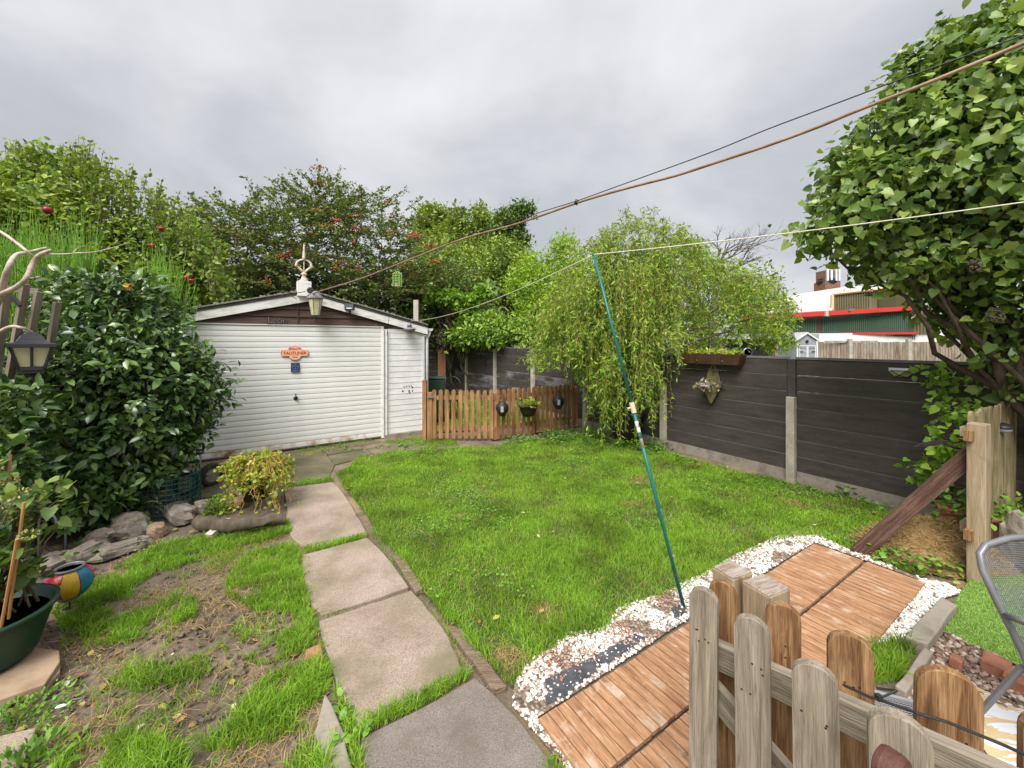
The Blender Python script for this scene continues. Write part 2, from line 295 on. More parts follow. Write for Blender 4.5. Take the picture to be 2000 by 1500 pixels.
mat('deck', [(0.26, (0.17, 0.078, 0.036)), (0.42, (0.31, 0.155, 0.075)), (0.6, (0.42, 0.235, 0.125)), (0.76, (0.50, 0.35, 0.23))], 7, (5, 0.6, 5), detail=9, rough=0.82, bump=0.4, second=(24, (8, 0.8, 8), [(0.33, 0.6), (0.62, 1.12)], 0.8), blot=(6, 0.56, 0.72, (0.50, 0.38, 0.28)))
mat('kerb', [(0.3, (0.17, 0.14, 0.11)), (0.55, (0.28, 0.245, 0.20)), (0.75, (0.17, 0.155, 0.10))], 7, detail=9, rough=0.95, bump=0.4)
mat('brick', [(0.3, (0.20, 0.085, 0.05)), (0.6, (0.36, 0.15, 0.09)), (0.8, (0.30, 0.22, 0.16))], 12, detail=9, rough=0.95, bump=0.7)
mat('sleeper', [(0.3, (0.13, 0.085, 0.055)), (0.6, (0.22, 0.16, 0.115)), (0.8, (0.30, 0.25, 0.20))], 7, (0.5, 5, 5), detail=9, rough=0.95, bump=0.8, bdist=0.02)
mat('rock', [(0.3, (0.10, 0.085, 0.07)), (0.5, (0.22, 0.185, 0.15)), (0.7, (0.36, 0.32, 0.27))], 7, detail=10, rough=0.95, bump=0.9, bdist=0.02, blot=(4, 0.6, 0.7, (0.10, 0.10, 0.04)))
mat('sandstone', [(0.3, (0.20, 0.13, 0.08)), (0.6, (0.33, 0.235, 0.155))], 6, detail=9, rough=0.95, bump=0.5)
mat('white_pebble', [(0.0, (0.36, 0.22, 0.16)), (0.10, (0.48, 0.40, 0.33)), (0.25, (0.62, 0.58, 0.52)), (0.6, (0.72, 0.70, 0.65)), (1.0, (0.82, 0.80, 0.77))], 20, rough=0.75, bump=0.2, island=1.0, obj_rand=False)
mat('red_chip', [(0.0, (0.26, 0.12, 0.08)), (0.5, (0.42, 0.24, 0.17)), (1.0, (0.55, 0.42, 0.34))], 20, rough=0.85, bump=0.2, island=1.0, obj_rand=False)
mat('grit', [(0.36, (0.07, 0.05, 0.035)), (0.48, (0.16, 0.115, 0.08)), (0.56, (0.27, 0.19, 0.14)), (0.66, (0.5, 0.44, 0.38))], 55, detail=8, rough=0.95, bump=1.0, bscale=70, bdist=0.01, obj_rand=False)
mat('mixed_pebble', [(0.0, (0.10, 0.07, 0.05)), (0.4, (0.22, 0.14, 0.10)), (0.7, (0.34, 0.25, 0.19)), (1.0, (0.5, 0.42, 0.36))], 20, rough=0.8, bump=0.2, island=1.0, obj_rand=False)
mat('membrane', [(0.3, (0.035, 0.038, 0.045)), (0.7, (0.085, 0.088, 0.098))], 12, rough=0.6, bump=0.3)
mat('fake_turf', [(0.0, (0.14, 0.26, 0.04)), (0.5, (0.20, 0.36, 0.06)), (1.0, (0.34, 0.48, 0.12))], 30, rough=0.7, bump=0.0, island=1.0, transl=0.15, obj_rand=False)
mat('grass', [(0.0, (0.10, 0.205, 0.018)), (0.3, (0.17, 0.32, 0.026)), (0.58, (0.25, 0.42, 0.038)), (0.8, (0.35, 0.50, 0.065)), (0.93, (0.48, 0.50, 0.14)), (1.0, (0.55, 0.45, 0.20))], 1.3, detail=3, rough=0.55, bump=0.0, island=0.5, transl=0.42, spec=0.3, obj_rand=False, second=(2.0, (1, 1, 1), [(0.36, 0.55), (0.5, 0.95), (0.64, 1.18)], 0.85))
mat('straw', [(0.0, (0.22, 0.13, 0.05)), (0.5, (0.38, 0.25, 0.10)), (1.0, (0.52, 0.40, 0.20))], 3, rough=0.8, bump=0.0, island=0.8, transl=0.2, obj_rand=False)
mat('prop_green', [(0.3, (0.004, 0.115, 0.10)), (0.7, (0.006, 0.15, 0.13))], 5, rough=0.35, bump=0.05, blot=(9, 0.68, 0.72, (0.35, 0.33, 0.3)))
mat('prop_worn', [(0.42, (0.005, 0.13, 0.11)), (0.5, (0.55, 0.5, 0.46)), (0.62, (0.45, 0.36, 0.3))], 14, rough=0.5, obj_rand=False)
mat('cream_plastic', [(0.3, (0.55, 0.45, 0.32)), (0.7, (0.66, 0.58, 0.44))], 9, rough=0.5)
mat('rope_cream', [(0.3, (0.52, 0.50, 0.38)), (0.7, (0.64, 0.63, 0.5))], 40, rough=0.7)
mat('cable_tan', [(0.3, (0.17, 0.105, 0.06)), (0.6, (0.30, 0.20, 0.12)), (0.8, (0.36, 0.27, 0.18))], 9, rough=0.6, obj_rand=False)
mat('bark', [(0.3, (0.045, 0.035, 0.025)), (0.6, (0.10, 0.08, 0.055)), (0.8, (0.16, 0.14, 0.10))], 14, (1, 1, 0.4), detail=8, rough=0.95, bump=0.6)
mat('twig', [(0.3, (0.09, 0.065, 0.045)), (0.7, (0.18, 0.14, 0.10))], 14, rough=0.9, bump=0.3)
mat('willow_stem', [(0.3, (0.20, 0.15, 0.04)), (0.7, (0.33, 0.23, 0.075))], 9, rough=0.7, bump=0.0)
mat('driftwood', [(0.3, (0.26, 0.20, 0.15)), (0.5, (0.46, 0.39, 0.32)), (0.7, (0.62, 0.56, 0.49))], 9, (1, 1, 1), detail=9, rough=0.85, bump=0.5)
mat('old_stake', [(0.3, (0.12, 0.095, 0.075)), (0.7, (0.26, 0.215, 0.17))], 8, (2, 2, 0.4), detail=8, rough=0.9, bump=0.4)
def leafmat(n, a, b, c, rough=0.45, tr=0.25, isl=0.7, sc=1.2, spec=0.4):
    a, b, c = [tuple(x * g_ for x, g_ in zip(q_, (2.0, 1.85, 1.55))) for q_ in (a, b, c)]
    mat(n, [(0.1, a), (0.5, b), (0.9, c)], sc, detail=3, rough=rough, bump=0.0, island=isl, transl=tr, spec=spec, obj_rand=False)
leafmat('leaf_camellia', (0.013, 0.033, 0.010), (0.031, 0.068, 0.017), (0.085, 0.150, 0.04), 0.30, 0.15, 0.85, spec=0.7)
leafmat('leaf_lilac', (0.038, 0.074, 0.018), (0.078, 0.138, 0.032), (0.18, 0.245, 0.07), 0.38, 0.28, 0.8)
leafmat('leaf_apple', (0.045, 0.080, 0.014), (0.098, 0.158, 0.024), (0.21, 0.265, 0.055), 0.5, 0.28, 0.6, 0.8)
leafmat('leaf_berrytree', (0.038, 0.062, 0.022), (0.075, 0.115, 0.036), (0.155, 0.185, 0.055), 0.45, 0.2, 0.6, 0.7)
leafmat('leaf_russet', (0.06, 0.055, 0.018), (0.095, 0.062, 0.022), (0.09, 0.10, 0.03), 0.55, 0.25)
leafmat('leaf_far', (0.04, 0.072, 0.015), (0.085, 0.135, 0.022), (0.19, 0.22, 0.032), 0.55, 0.25, 0.5, 0.5)
leafmat('leaf_dark', (0.028, 0.052, 0.014), (0.055, 0.098, 0.022), (0.10, 0.15, 0.03), 0.55, 0.2, 0.5, 0.5)
leafmat('leaf_bamboo', (0.07, 0.13, 0.013), (0.13, 0.22, 0.02), (0.21, 0.30, 0.04), 0.5, 0.35, 0.6, 1.0)
leafmat('leaf_laurel', (0.04, 0.09, 0.014), (0.09, 0.165, 0.024), (0.18, 0.26, 0.05), 0.35, 0.28, 0.7)
leafmat('leaf_willow', (0.055, 0.11, 0.016), (0.115, 0.20, 0.026), (0.20, 0.27, 0.04), 0.5, 0.3, 0.65, 0.9)
leafmat('leaf_lime', (0.055, 0.12, 0.014), (0.09, 0.18, 0.022), (0.16, 0.25, 0.04), 0.5, 0.35, 0.7)
leafmat('leaf_creeper', (0.07, 0.125, 0.014), (0.15, 0.21, 0.024), (0.26, 0.27, 0.05), 0.5, 0.35, 0.8)
leafmat('leaf_broom', (0.035, 0.09, 0.010), (0.065, 0.15, 0.015), (0.11, 0.21, 0.025), 0.5, 0.3, 0.8)
leafmat('leaf_weed', (0.04, 0.10, 0.014), (0.07, 0.155, 0.022), (0.12, 0.22, 0.04), 0.5, 0.3, 0.8)
leafmat('leaf_hydrangea', (0.028, 0.06, 0.018), (0.055, 0.105, 0.025), (0.12, 0.17, 0.045), 0.5, 0.3, 0.8)
leafmat('leaf_grey', (0.06, 0.075, 0.05), (0.12, 0.13, 0.09), (0.17, 0.13, 0.11), 0.5, 0.2, 0.8)
mat('berry_orange', [(0.0, (0.38, 0.09, 0.03)), (1.0, (0.52, 0.17, 0.06))], 5, rough=0.45, bump=0, island=1.0, obj_rand=False)
mat('apple_red', [(0.3, (0.20, 0.010, 0.02)), (0.7, (0.33, 0.025, 0.04))], 14, rough=0.35, bump=0.0)
mat('green_pot', [(0.3, (0.008, 0.04, 0.022)), (0.7, (0.016, 0.062, 0.035))], 5, rough=0.4, bump=0.05, blot=(10, 0.7, 0.76, (0.16, 0.16, 0.12)))
mat('dark_pot', [(0.3, (0.012, 0.011, 0.012)), (0.7, (0.028, 0.025, 0.025))], 6, rough=0.55, bump=0.1)
mat('terracotta', [(0.3, (0.30, 0.10, 0.055)), (0.7, (0.42, 0.165, 0.09))], 7, rough=0.7, bump=0.1)
mat('wicker', [(0.3, (0.16, 0.14, 0.055)), (0.7, (0.33, 0.30, 0.15))], 8, rough=0.85, bump=0.3)
mat('petal', [(0.0, (0.50, 0.40, 0.46)), (0.6, (0.68, 0.60, 0.62)), (1.0, (0.5, 0.25, 0.34))], 9, rough=0.7, bump=0, island=1.0, obj_rand=False)
mat('box_brown', [(0.3, (0.05, 0.022, 0.012)), (0.7, (0.085, 0.04, 0.024))], 9, rough=0.6)
mat('bin_green', [(0.3, (0.018, 0.05, 0.028)), (0.7, (0.03, 0.075, 0.04))], 5, rough=0.5)
mat('wire_green', [(0.3, (0.006, 0.045, 0.04)), (0.7, (0.012, 0.07, 0.06))], 5, rough=0.5)
mat('tyre', [(0.3, (0.03, 0.025, 0.024)), (0.7, (0.07, 0.06, 0.055))], 20, rough=0.9, bump=0.4)
mat('wheel_hub', [(0.3, (0.22, 0.20, 0.15)), (0.7, (0.34, 0.32, 0.25))], 12, rough=0.7)
mat('feeder_green', [(0.3, (0.25, 0.45, 0.10)), (0.7, (0.32, 0.55, 0.15))], 12, rough=0.5)
mat('warehouse_green', [(0.3, (0.065, 0.115, 0.075)), (0.7, (0.09, 0.15, 0.10))], 0.6, rough=0.6, bump=0.0, second=(3, (3, 3, 0.1), [(0.3, 0.85), (0.7, 1.1)], 0.6))
mat('warehouse_olive', [(0.3, (0.15, 0.135, 0.07)), (0.7, (0.20, 0.18, 0.095))], 0.6, rough=0.6, bump=0.0, second=(3, (3, 3, 0.1), [(0.3, 0.85), (0.7, 1.1)], 0.6))
mat('warehouse_red', [(0.3, (0.50, 0.02, 0.02)), (0.7, (0.6, 0.035, 0.03))], 1, rough=0.5, bump=0.0)
mat('pale_roof', [(0.3, (0.46, 0.42, 0.37)), (0.7, (0.56, 0.52, 0.47))], 0.4, rough=0.8, bump=0.0, second=(1.4, (1, 1, 0.3), [(0.3, 0.8), (0.7, 1.06)], 0.7))
mat('white_wall', [(0.3, (0.62, 0.63, 0.64)), (0.7, (0.74, 0.75, 0.76))], 2, rough=0.8, bump=0.0)
mat('window_glass', [(0.3, (0.08, 0.10, 0.12)), (0.7, (0.16, 0.19, 0.21))], 2, rough=0.15, bump=0.0)
mat('old_planks', [(0.28, (0.13, 0.10, 0.07)), (0.45, (0.25, 0.20, 0.15)), (0.65, (0.37, 0.31, 0.24)), (0.8, (0.19, 0.17, 0.11))], 3, (2, 2, 0.5), detail=9, rough=0.9, bump=0.3, second=(16, (4, 4, 0.4), [(0.3, 0.65), (0.65, 1.15)], 0.8))
mat('chimney_brick', [(0.3, (0.13, 0.055, 0.035)), (0.5, (0.24, 0.11, 0.07)), (0.7, (0.33, 0.19, 0.13))], 5, detail=8, rough=0.9, bump=0.0)
mat('rubble_wall', [(0.3, (0.14, 0.10, 0.075)), (0.5, (0.30, 0.235, 0.19)), (0.7, (0.38, 0.32, 0.27))], 9, detail=8, rough=0.9, bump=0.5)
mat('shed_grey', [(0.3, (0.24, 0.26, 0.29)), (0.7, (0.33, 0.35, 0.38))], 2, rough=0.7, bump=0.05)
mat('shed_blue', [(0.3, (0.15, 0.22, 0.24)), (0.7, (0.22, 0.30, 0.32))], 2, rough=0.7, bump=0.05)
mat('grey_roof', [(0.3, (0.28, 0.28, 0.29)), (0.7, (0.40, 0.40, 0.41))], 2, rough=0.8, bump=0.1)
mat('rug', [(0.42, (0.62, 0.63, 0.66)), (0.5, (0.66, 0.66, 0.68)), (0.53, (0.52, 0.38, 0.20)), (0.62, (0.56, 0.42, 0.24))], 4, (1, 2.4, 1), detail=3, rough=0.95, bump=0.3, bscale=200, dist=2.2)
mat('black_soil', [(0.3, (0.012, 0.009, 0.007)), (0.7, (0.035, 0.027, 0.02))], 30, detail=8, rough=1.0, bump=1.0, bdist=0.03)
mat('glass_red', [(0.3, (0.35, 0.012, 0.012)), (0.7, (0.5, 0.02, 0.02))], 30, rough=0.15, bump=0.2)
mat('glass_yellow', [(0.3, (0.50, 0.30, 0.02)), (0.7, (0.62, 0.4, 0.04))], 30, rough=0.15, bump=0.2)
mat('glass_blue', [(0.3, (0.01, 0.13, 0.22)), (0.7, (0.02, 0.2, 0.32))], 30, rough=0.15, bump=0.2)
mat('glass_pink', [(0.3, (0.42, 0.015, 0.12)), (0.7, (0.55, 0.03, 0.18))], 30, rough=0.15, bump=0.2)
mat('cane', [(0.3, (0.38, 0.17, 0.05)), (0.7, (0.5, 0.27, 0.1))], 9, rough=0.6)
mat('flower_head', [(0.0, (0.28, 0.30, 0.08)), (1.0, (0.46, 0.42, 0.16))], 9, rough=0.8, bump=0, island=1.0, obj_rand=False)
mat('yellow_petal', [(0.3, (0.62, 0.40, 0.06)), (0.7, (0.75, 0.55, 0.15))], 9, rough=0.7, bump=0)
mat('copper', [(0.3, (0.065, 0.022, 0.015)), (0.7, (0.11, 0.045, 0.032))], 30, rough=0.6, bump=0.4)
mat('dead_leaf', [(0.0, (0.20, 0.09, 0.03)), (0.5, (0.33, 0.20, 0.07)), (0.8, (0.30, 0.30, 0.06)), (1.0, (0.55, 0.50, 0.42))], 9, rough=0.8, bump=0, island=1.0, obj_rand=False)
mat('hill_green', [(0.3, (0.03, 0.055, 0.014)), (0.7, (0.06, 0.10, 0.022))], 0.4, rough=0.95, bump=0.0)

# ---------------------------------------------------------------- ground
def sheet(name, poly, z, m, sub=None, rough=0.0):
    mb = MB(); n = len(poly); mb.add([(p[0], p[1], z) for p in poly], [tuple(range(n))]); o = mb.build(name, m); tag(o, kind='structure'); return o
def axis(lo, hi, n):                              # fine near the viewpoint, coarse far off
    inner = np.linspace(lo, hi, n); return np.concatenate(([-300, -80, -30, -12], inner, [20, 40, 100, 400]))
gx = np.concatenate(([-300, -60, -15], np.arange(-7, 7.01, 0.06), [15, 60, 300])); gy = np.concatenate(([-100, -10], np.arange(0.2, 12.01, 0.06), [20, 60, 160, 400]))
XX, YY = np.meshgrid(gx, gy); nn = np.array([mnoise.fractal((x * 1.6, y * 1.6, 0.3), 1.0, 2.0, 5) if abs(x) < 8 and 0 < y < 12.1 else 0 for x, y in zip(XX.ravel(), YY.ravel())])
ZZ = (np.clip(nn, -1, 1) * 0.014 - 0.014); nx = len(gx); ny = len(gy); ii = np.arange((ny - 1) * nx).reshape(ny - 1, nx)[:, :-1].ravel()
o = bpy.data.objects.new('ground', npmesh('ground', np.stack([XX.ravel(), YY.ravel(), ZZ], 1), np.stack([ii, ii + 1, ii + nx + 1, ii + nx], 1).ravel(), [4] * len(ii), M['soil'], True)); link(o); tag(o, kind='structure')

LAWN = [(700, 893), (760, 884), (835, 880), (960, 872), (1110, 852), (1180, 850), (1290, 878), (1420, 920), (1540, 945), (1700, 985), (1770, 1030), (1880, 1090), (1800, 1128), (1590, 1048), (1520, 1056), (1430, 1096), (1380, 1125), (1330, 1158), (1290, 1172),
        (1212, 1196), (1185, 1236), (1110, 1250), (1040, 1300), (1000, 1345), (965, 1305), (900, 1232), (858, 1195), (822, 1152), (790, 1090), (740, 1050), (718, 1010), (692, 975), (668, 945), (680, 915)]
lawn_w = wp(LAWN)
sheet('lawn_ground', lawn_w, 0.004, M['turf_base'])
back_w = [(-1.6, 7.9), (0.9, 8.6), (1.5, 9.0), (-2.5, 15.4), (-4.0, 15.0), (-1.9, 8.2)]
sheet('back_lawn_ground', back_w, 0.004, M['turf_base'])
sheet('far_ground', [(6.2, 2.5), (7, -60), (290, -90), (290, 390), (-290, 390), (-290, -90), (-7, -60), (-6.3, 6), (-3, 16.5), (-1.5, 17)], 0.006, M['hill_green'])

# garden path: each slab follows its own worn outline
def slab(parent, name, px, z, th, m, bev=0.008, label=None):
    pts = [G(u, v, z) for u, v in px]; c = sum(pts, Vector()) / len(pts)
    dense = []
    for i, p in enumerate(pts):
        q = pts[(i + 1) % len(pts)]; k = max(1, int((q - p).length / 0.09))
        nrm = Vector((q.y - p.y, p.x - q.x, 0)).normalized()
        for j in range(k):
            t = p.lerp(q, j / k); dense.append((t + nrm * rnd.uniform(-0.004, 0.004) - c))
    mb = MB().prism([(p.x, p.y) for p in dense], -th, 0.0); o = mb.build(name, m, parent, loc=(c.x, c.y, z), bevel=bev)
    o.rotation_euler = (rnd.uniform(-.004, .004), rnd.uniform(-.004, .004), 0)
    if label: o['label'] = label
    return o
path = tag(empty('path'), kind='structure')
slab(path, 'paving_slab', [(554, 953), (649, 941), (665, 956), (681, 978), (697, 1006), (711, 1028), (718, 1043), (655, 1056), (593, 1070), (567, 1046), (562, 1000)], 0.013, 0.05, M['concrete'])
slab(path, 'paving_slab', [(588, 1084), (620, 1076), (716, 1050), (740, 1070), (764, 1098), (784, 1124), (799, 1145), (722, 1172), (628, 1200), (608, 1180), (594, 1135)], 0.016, 0.05, M['concrete'])
slab(path, 'paving_slab', [(622, 1212), (720, 1180), (803, 1153), (825, 1176), (850, 1206), (876, 1242), (894, 1284), (903, 1318), (800, 1368), (699, 1417), (668, 1370), (640, 1280)], 0.013, 0.05, M['concrete'])
slab(path, 'paving_slab', [(706, 1438), (820, 1384), (928, 1322), (962, 1350), (1010, 1400), (1062, 1468), (1105, 1530), (1180, 1700), (760, 1760), (715, 1600), (702, 1500)], 0.014, 0.05, M['concrete_dark'], label='darker grey concrete slab nearest the viewer')
for px in ([(640, 890), (708, 878), (722, 890), (652, 907)], [(637, 884), (676, 876), (706, 872), (709, 876), (640, 888)], [(714, 875), (786, 869), (792, 877), (732, 888)], [(790, 868), (834, 863), (841, 871), (806, 879)],
           [(548, 897), (634, 886), (654, 908), (640, 936), (556, 946)], [(470, 905), (544, 897), (552, 947), (470, 960)], [(392, 916), (466, 905), (465, 962), (380, 975)], [(841, 872), (880, 868), (900, 880), (850, 885)]):
    slab(path, 'paving_slab', px, 0.010, 0.05, M['mossy_slab'])
slab(path, 'kerb_stone', [(633, 1354), (648, 1372), (670, 1430), (690, 1500), (720, 1600), (660, 1620), (632, 1500), (616, 1430)], 0.03, 0.08, M['kerb'])
slab(path, 'brick', [(597, 1268), (627, 1255), (633, 1291), (598, 1298)], 0.02, 0.06, M['brick'])
slab(path, 'timber_edging', [(766, 1086), (786, 1082), (826, 1148), (812, 1155)], 0.025, 0.06, M['sleeper'])
slab(path, 'timber_edging', [(876, 1228), (902, 1226), (990, 1338), (962, 1346)], 0.025, 0.06, M['sleeper'])
slab(path, 'edging_stone', [(1768, 1242), (1838, 1164), (1868, 1182), (1812, 1258)], 0.07, 0.09, M['kerb'])
slab(path, 'edging_stone', [(1748, 1338), (1806, 1262), (1822, 1274), (1770, 1352)], 0.06, 0.09, M['kerb'])

# ---------------------------------------------------------------- garage
g = empty('garage', (-2.43, 7.52, 0), R(33.86), 'white garage with ribbed up-and-over door, dark brown gable and low pitched roof', 'garage')
W0, W1, PK, ZE, ZP, SL = -3.42, 0.83, -1.28, 2.15, 2.69, 0.25
def zr(x): return ZP - abs(x - PK) * SL
ns = 23; z0 = 0.03; hs = (2.07 - z0) / ns
for i in range(ns):                               # ribbed sheet door: each rib a slat with its shadow groove
    zb = z0 + i * hs; mb = MB(); pr = [(-0.006, 0.001), (-0.017, 0.005), (-0.019, hs * 0.5), (-0.017, hs - 0.007), (-0.004, hs - 0.003), (0.03, hs), (0.03, 0.001)]
    vs = [(-2.92, y, z) for y, z in pr] + [(-0.03, y, z) for y, z in pr]; n = len(pr)
    fs = [tuple(range(n)), tuple(range(n, 2 * n))[::-1]] + [(j, n + j, n + (j + 1) % n, (j + 1) % n) for j in range(n)]
    mb.add(vs, fs); mb.build('door_slat', M['rusty_door'] if i == 0 else M['white_door'], g, loc=(0, 0.01, zb))
MB().box((-1.475, 0.05, 1.05), (2.9, 0.02, 2.06)).build('door_backing', M['rubber_strip'], g)
for x in (-2.945, -0.012): MB().box((x, 0.0, 1.04), (0.035, 0.05, 2.08)).build('door_frame', M['old_white'], g)
MB().box((-1.475, 0.0, 2.083), (2.97, 0.05, 0.022)).build('door_lintel', M['old_white'], g)
h = MB().lathe([(0.0, 0), (0.032, 0.0), (0.034, 0.012), (0.02, 0.02), (0.014, 0.04), (0, 0.045)], 14, Matrix.Rotation(R(90), 4, 'X')).build('door_handle', M['black_plastic'], g, loc=(-1.45, -0.01, 0.86))
MB().box((0, -0.045, 0.035), (0.016, 0.014, 0.09)).build('handle_lever', M['black_plastic'], h)
MB().box((0.04, -0.01, 1.02), (0.06, 0.09, 2.04)).build('corner_trim', M['old_white'], g)
MB().box((0.02, -0.05, 1.02), (0.016, 0.012, 2.02)).build('door_gap', M['rubber_strip'], g)
nb = 19; hb = 2.02 / nb
for i in range(nb):                               # side panel boards
    zb = 0.06 + i * hb; top = min(zb + hb - 0.004, 2.05)
    mb = MB().add([(0.09, -0.019, zb), (0.77, -0.019, zb), (0.77, -0.014, top), (0.09, -0.014, top), (0.09, 0.01, zb), (0.77, 0.01, zb), (0.77, 0.01, top), (0.09, 0.01, top)],
                  [(0, 1, 2, 3), (0, 4, 5, 1), (1, 5, 6, 2), (2, 6, 7, 3), (3, 7, 4, 0), (5, 4, 7, 6)]); mb.build('wall_board', M['white_board'], g)
MB().box((0.43, 0.03, 1.03), (0.72, 0.03, 2.06)).build('wall_backing', M['rubber_strip'], g)
MB().box((0.792, -0.005, 1.03), (0.04, 0.06, 2.06)).build('corner_trim', M['white_board'], g)
MB().box((-3.2, 0.0, 1.03), (0.46, 0.05, 2.06)).build('wall_board', M['white_board'], g)
MB().box((-1.3, 2.4, 1.02), (4.2, 4.7, 2.04)).build('wall', M['white_board'], g)
MB().box((0.43, -0.02, 0.02), (0.8, 0.1, 0.07)).build('plinth', M['kerb'], g)
bz = 2.095
for i in range(5):                                # dark gable boards clipped under the verge
    a, b = bz + i * 0.125, bz + (i + 1) * 0.125 - 0.005
    xa = (ZP - 0.11 - a) / SL; xb = max((ZP - 0.11 - b) / SL, 0.02)
    if xa < 0.1: break
    xl0, xr0, xl1, xr1 = max(W0, PK - xa), min(W1, PK + xa), max(W0, PK - xb), min(W1, PK + xb)
    mb = MB().add([(xl0, -0.03, a), (xr0, -0.03, a), (xr1, -0.012, b), (xl1, -0.012, b), (xl0, 0.03, a), (xr0, 0.03, a), (xr1, 0.03, b), (xl1, 0.03, b)],
                  [(0, 1, 2, 3), (0, 4, 5, 1), (1, 5, 6, 2), (2, 6, 7, 3), (3, 7, 4, 0), (5, 4, 7, 6)]); mb.build('gable_board', M['brown_board'], g)
MB().box((-1.42, -0.038, 2.30), (0.012, 0.012, 0.34)).build('gable_batten', M['brown_board'], g)
for s, xe in ((-1, W0 - 0.03), (1, W1 + 0.03)):    # bargeboard, rubber strip, roof sheet
    def run(y0, y1, lo, hi, xi=PK): return MB().add([(xi, y0, ZP - lo), (xe, y0, zr(xe) - lo), (xe, y0, zr(xe) - hi), (xi, y0, ZP - hi), (xi, y1, ZP - lo), (xe, y1, zr(xe) - lo), (xe, y1, zr(xe) - hi), (xi, y1, ZP - hi)],
        [(0, 1, 2, 3), (4, 7, 6, 5), (0, 4, 5, 1), (1, 5, 6, 2), (2, 6, 7, 3), (3, 7, 4, 0)])
    run(-0.075, -0.045, 0.07, 0.205).build('bargeboard', M['old_white'], g)
    run(-0.085, 0.02, 0.022, 0.068).build('verge_strip', M['rubber_strip'], g)
    run(-0.10, 4.9, 0.0, 0.02).build('roof_sheet', M['roof_felt'], g)
# moss and dirt crumbs on the verge edge
q = MB()
for i in range(150):
    x = rnd.uniform(W0, W1); s_ = rnd.uniform(0.008, 0.022); q.box((x, rnd.uniform(-0.09, 0.1), zr(x) + s_ * 0.3), (s_ * 1.6, s_ * 1.4, s_), rot=(rnd.random(), rnd.random(), rnd.random()))
tag(q.build('roof_moss', M['roof_felt'], g), kind='stuff')
# faded letters left on the lowest gable board and the black marks on the white boards
text_mesh('faded_lettering', 'Leon', 0.15, M['rubber_strip'], g, (-1.72, -0.036, 2.15), (R(86), 0, 0), 0.0006, 0.002)
text_mesh('faded_lettering', 'Leon', 0.14, M['old_planks'], g, (-1.715, -0.0385, 2.152), (R(86), 0, 0), 0.0004, -0.004)
mk = MB()
for x, z, a, b in ((0.40, 0.935, .03, .02), (0.45, 0.945, .03, .02), (0.50, 0.945, .03, .018), (0.545, 0.945, .022, .02), (0.565, 0.915, .03, .03), (0.375, 0.855, .035, .035), (0.50, 0.85, .04, .03), (0.51, 0.815, .05, .012), (0.57, 0.845, .018, .05)):
    mk.lathe([(0, 0.0), (0.5, 0.0), (0.46, 0.003), (0, 0.003)], 9, Matrix.Translation((x, -0.021, z)) @ Matrix.Rotation(R(90), 4, 'X') @ Matrix.Diagonal((a, b, 1, 1)))
mk.build('lettering_remains', M['black_plastic'], g)
# roof lamp block and gutter
gb = MB().box((-1.33, -0.06, 2.69), (0.21, 0.16, 0.25)).build('ridge_block', M['old_white'], g, bevel=0.004)
# gutter end and downpipe
MB().add(*(lambda P: (P, [tuple(range(8)), tuple(range(8, 16))[::-1]] + [(i, 8 + i, 8 + i + 1, i + 1) for i in range(7)]))([(0.93 + 0.055 * math.cos(a), y, 2.07 + 0.055 * math.sin(a)) for y in (-0.05, 4.9) for a in [math.pi + i * math.pi / 7 for i in range(8)]])).build('gutter', M['white_board'], g)
MB().tube([(0.93, 0.0, 2.03), (0.93, 0.02, 1.95), (0.885, 0.02, 1.88), (0.885, 0.02, 0.05)], 0.03, 12).build('downpipe', M['white_board'], g, smooth=True)

gm = g.matrix_basis.copy(); grz = R(33.86)
def gw(x, y, z): return gm @ Vector((x, y, z)) if False else Vector((-2.43, 7.52, 0)) + Matrix.Rotation(grz, 3, 'Z') @ Vector((x, y, z))
# finial
f = empty('roof_finial', gw(-1.33, -0.06, 2.818), grz, 'rusty cream iron finial with pierced heart shape on the garage ridge block', 'finial')
MB().lathe([(0.07, 0), (0.07, 0.012), (0.04, 0.05), (0.03, 0.10), (0.05, 0.115), (0.05, 0.13), (0.03, 0.145), (0.02, 0.16), (0, 0.17)], 14).build('base', M['finial_iron'], f, smooth=True)
for s in (-1, 1):
    MB().tube([(0.012 * s, 0, 0.15), (0.04 * s, 0, 0.19), (0.095 * s, 0, 0.235), (0.118 * s, 0, 0.26), (0.10 * s, 0, 0.32), (0.055 * s, 0, 0.355), (0.0, 0, 0.37)], [0.016, 0.019, 0.023, 0.022, 0.019, 0.016, 0.014], 8).build('scroll', M['finial_iron'], f, smooth=True)
MB().tube([(0, 0, 0.15), (0, 0, 0.36)], 0.009, 8).build('stem', M['finial_iron'], f)
MB().lathe([(0.028, 0.35), (0.026, 0.40), (0.018, 0.52), (0.006, 0.63), (0, 0.635)], 10).build('spike', M['finial_iron'], f, smooth=True)
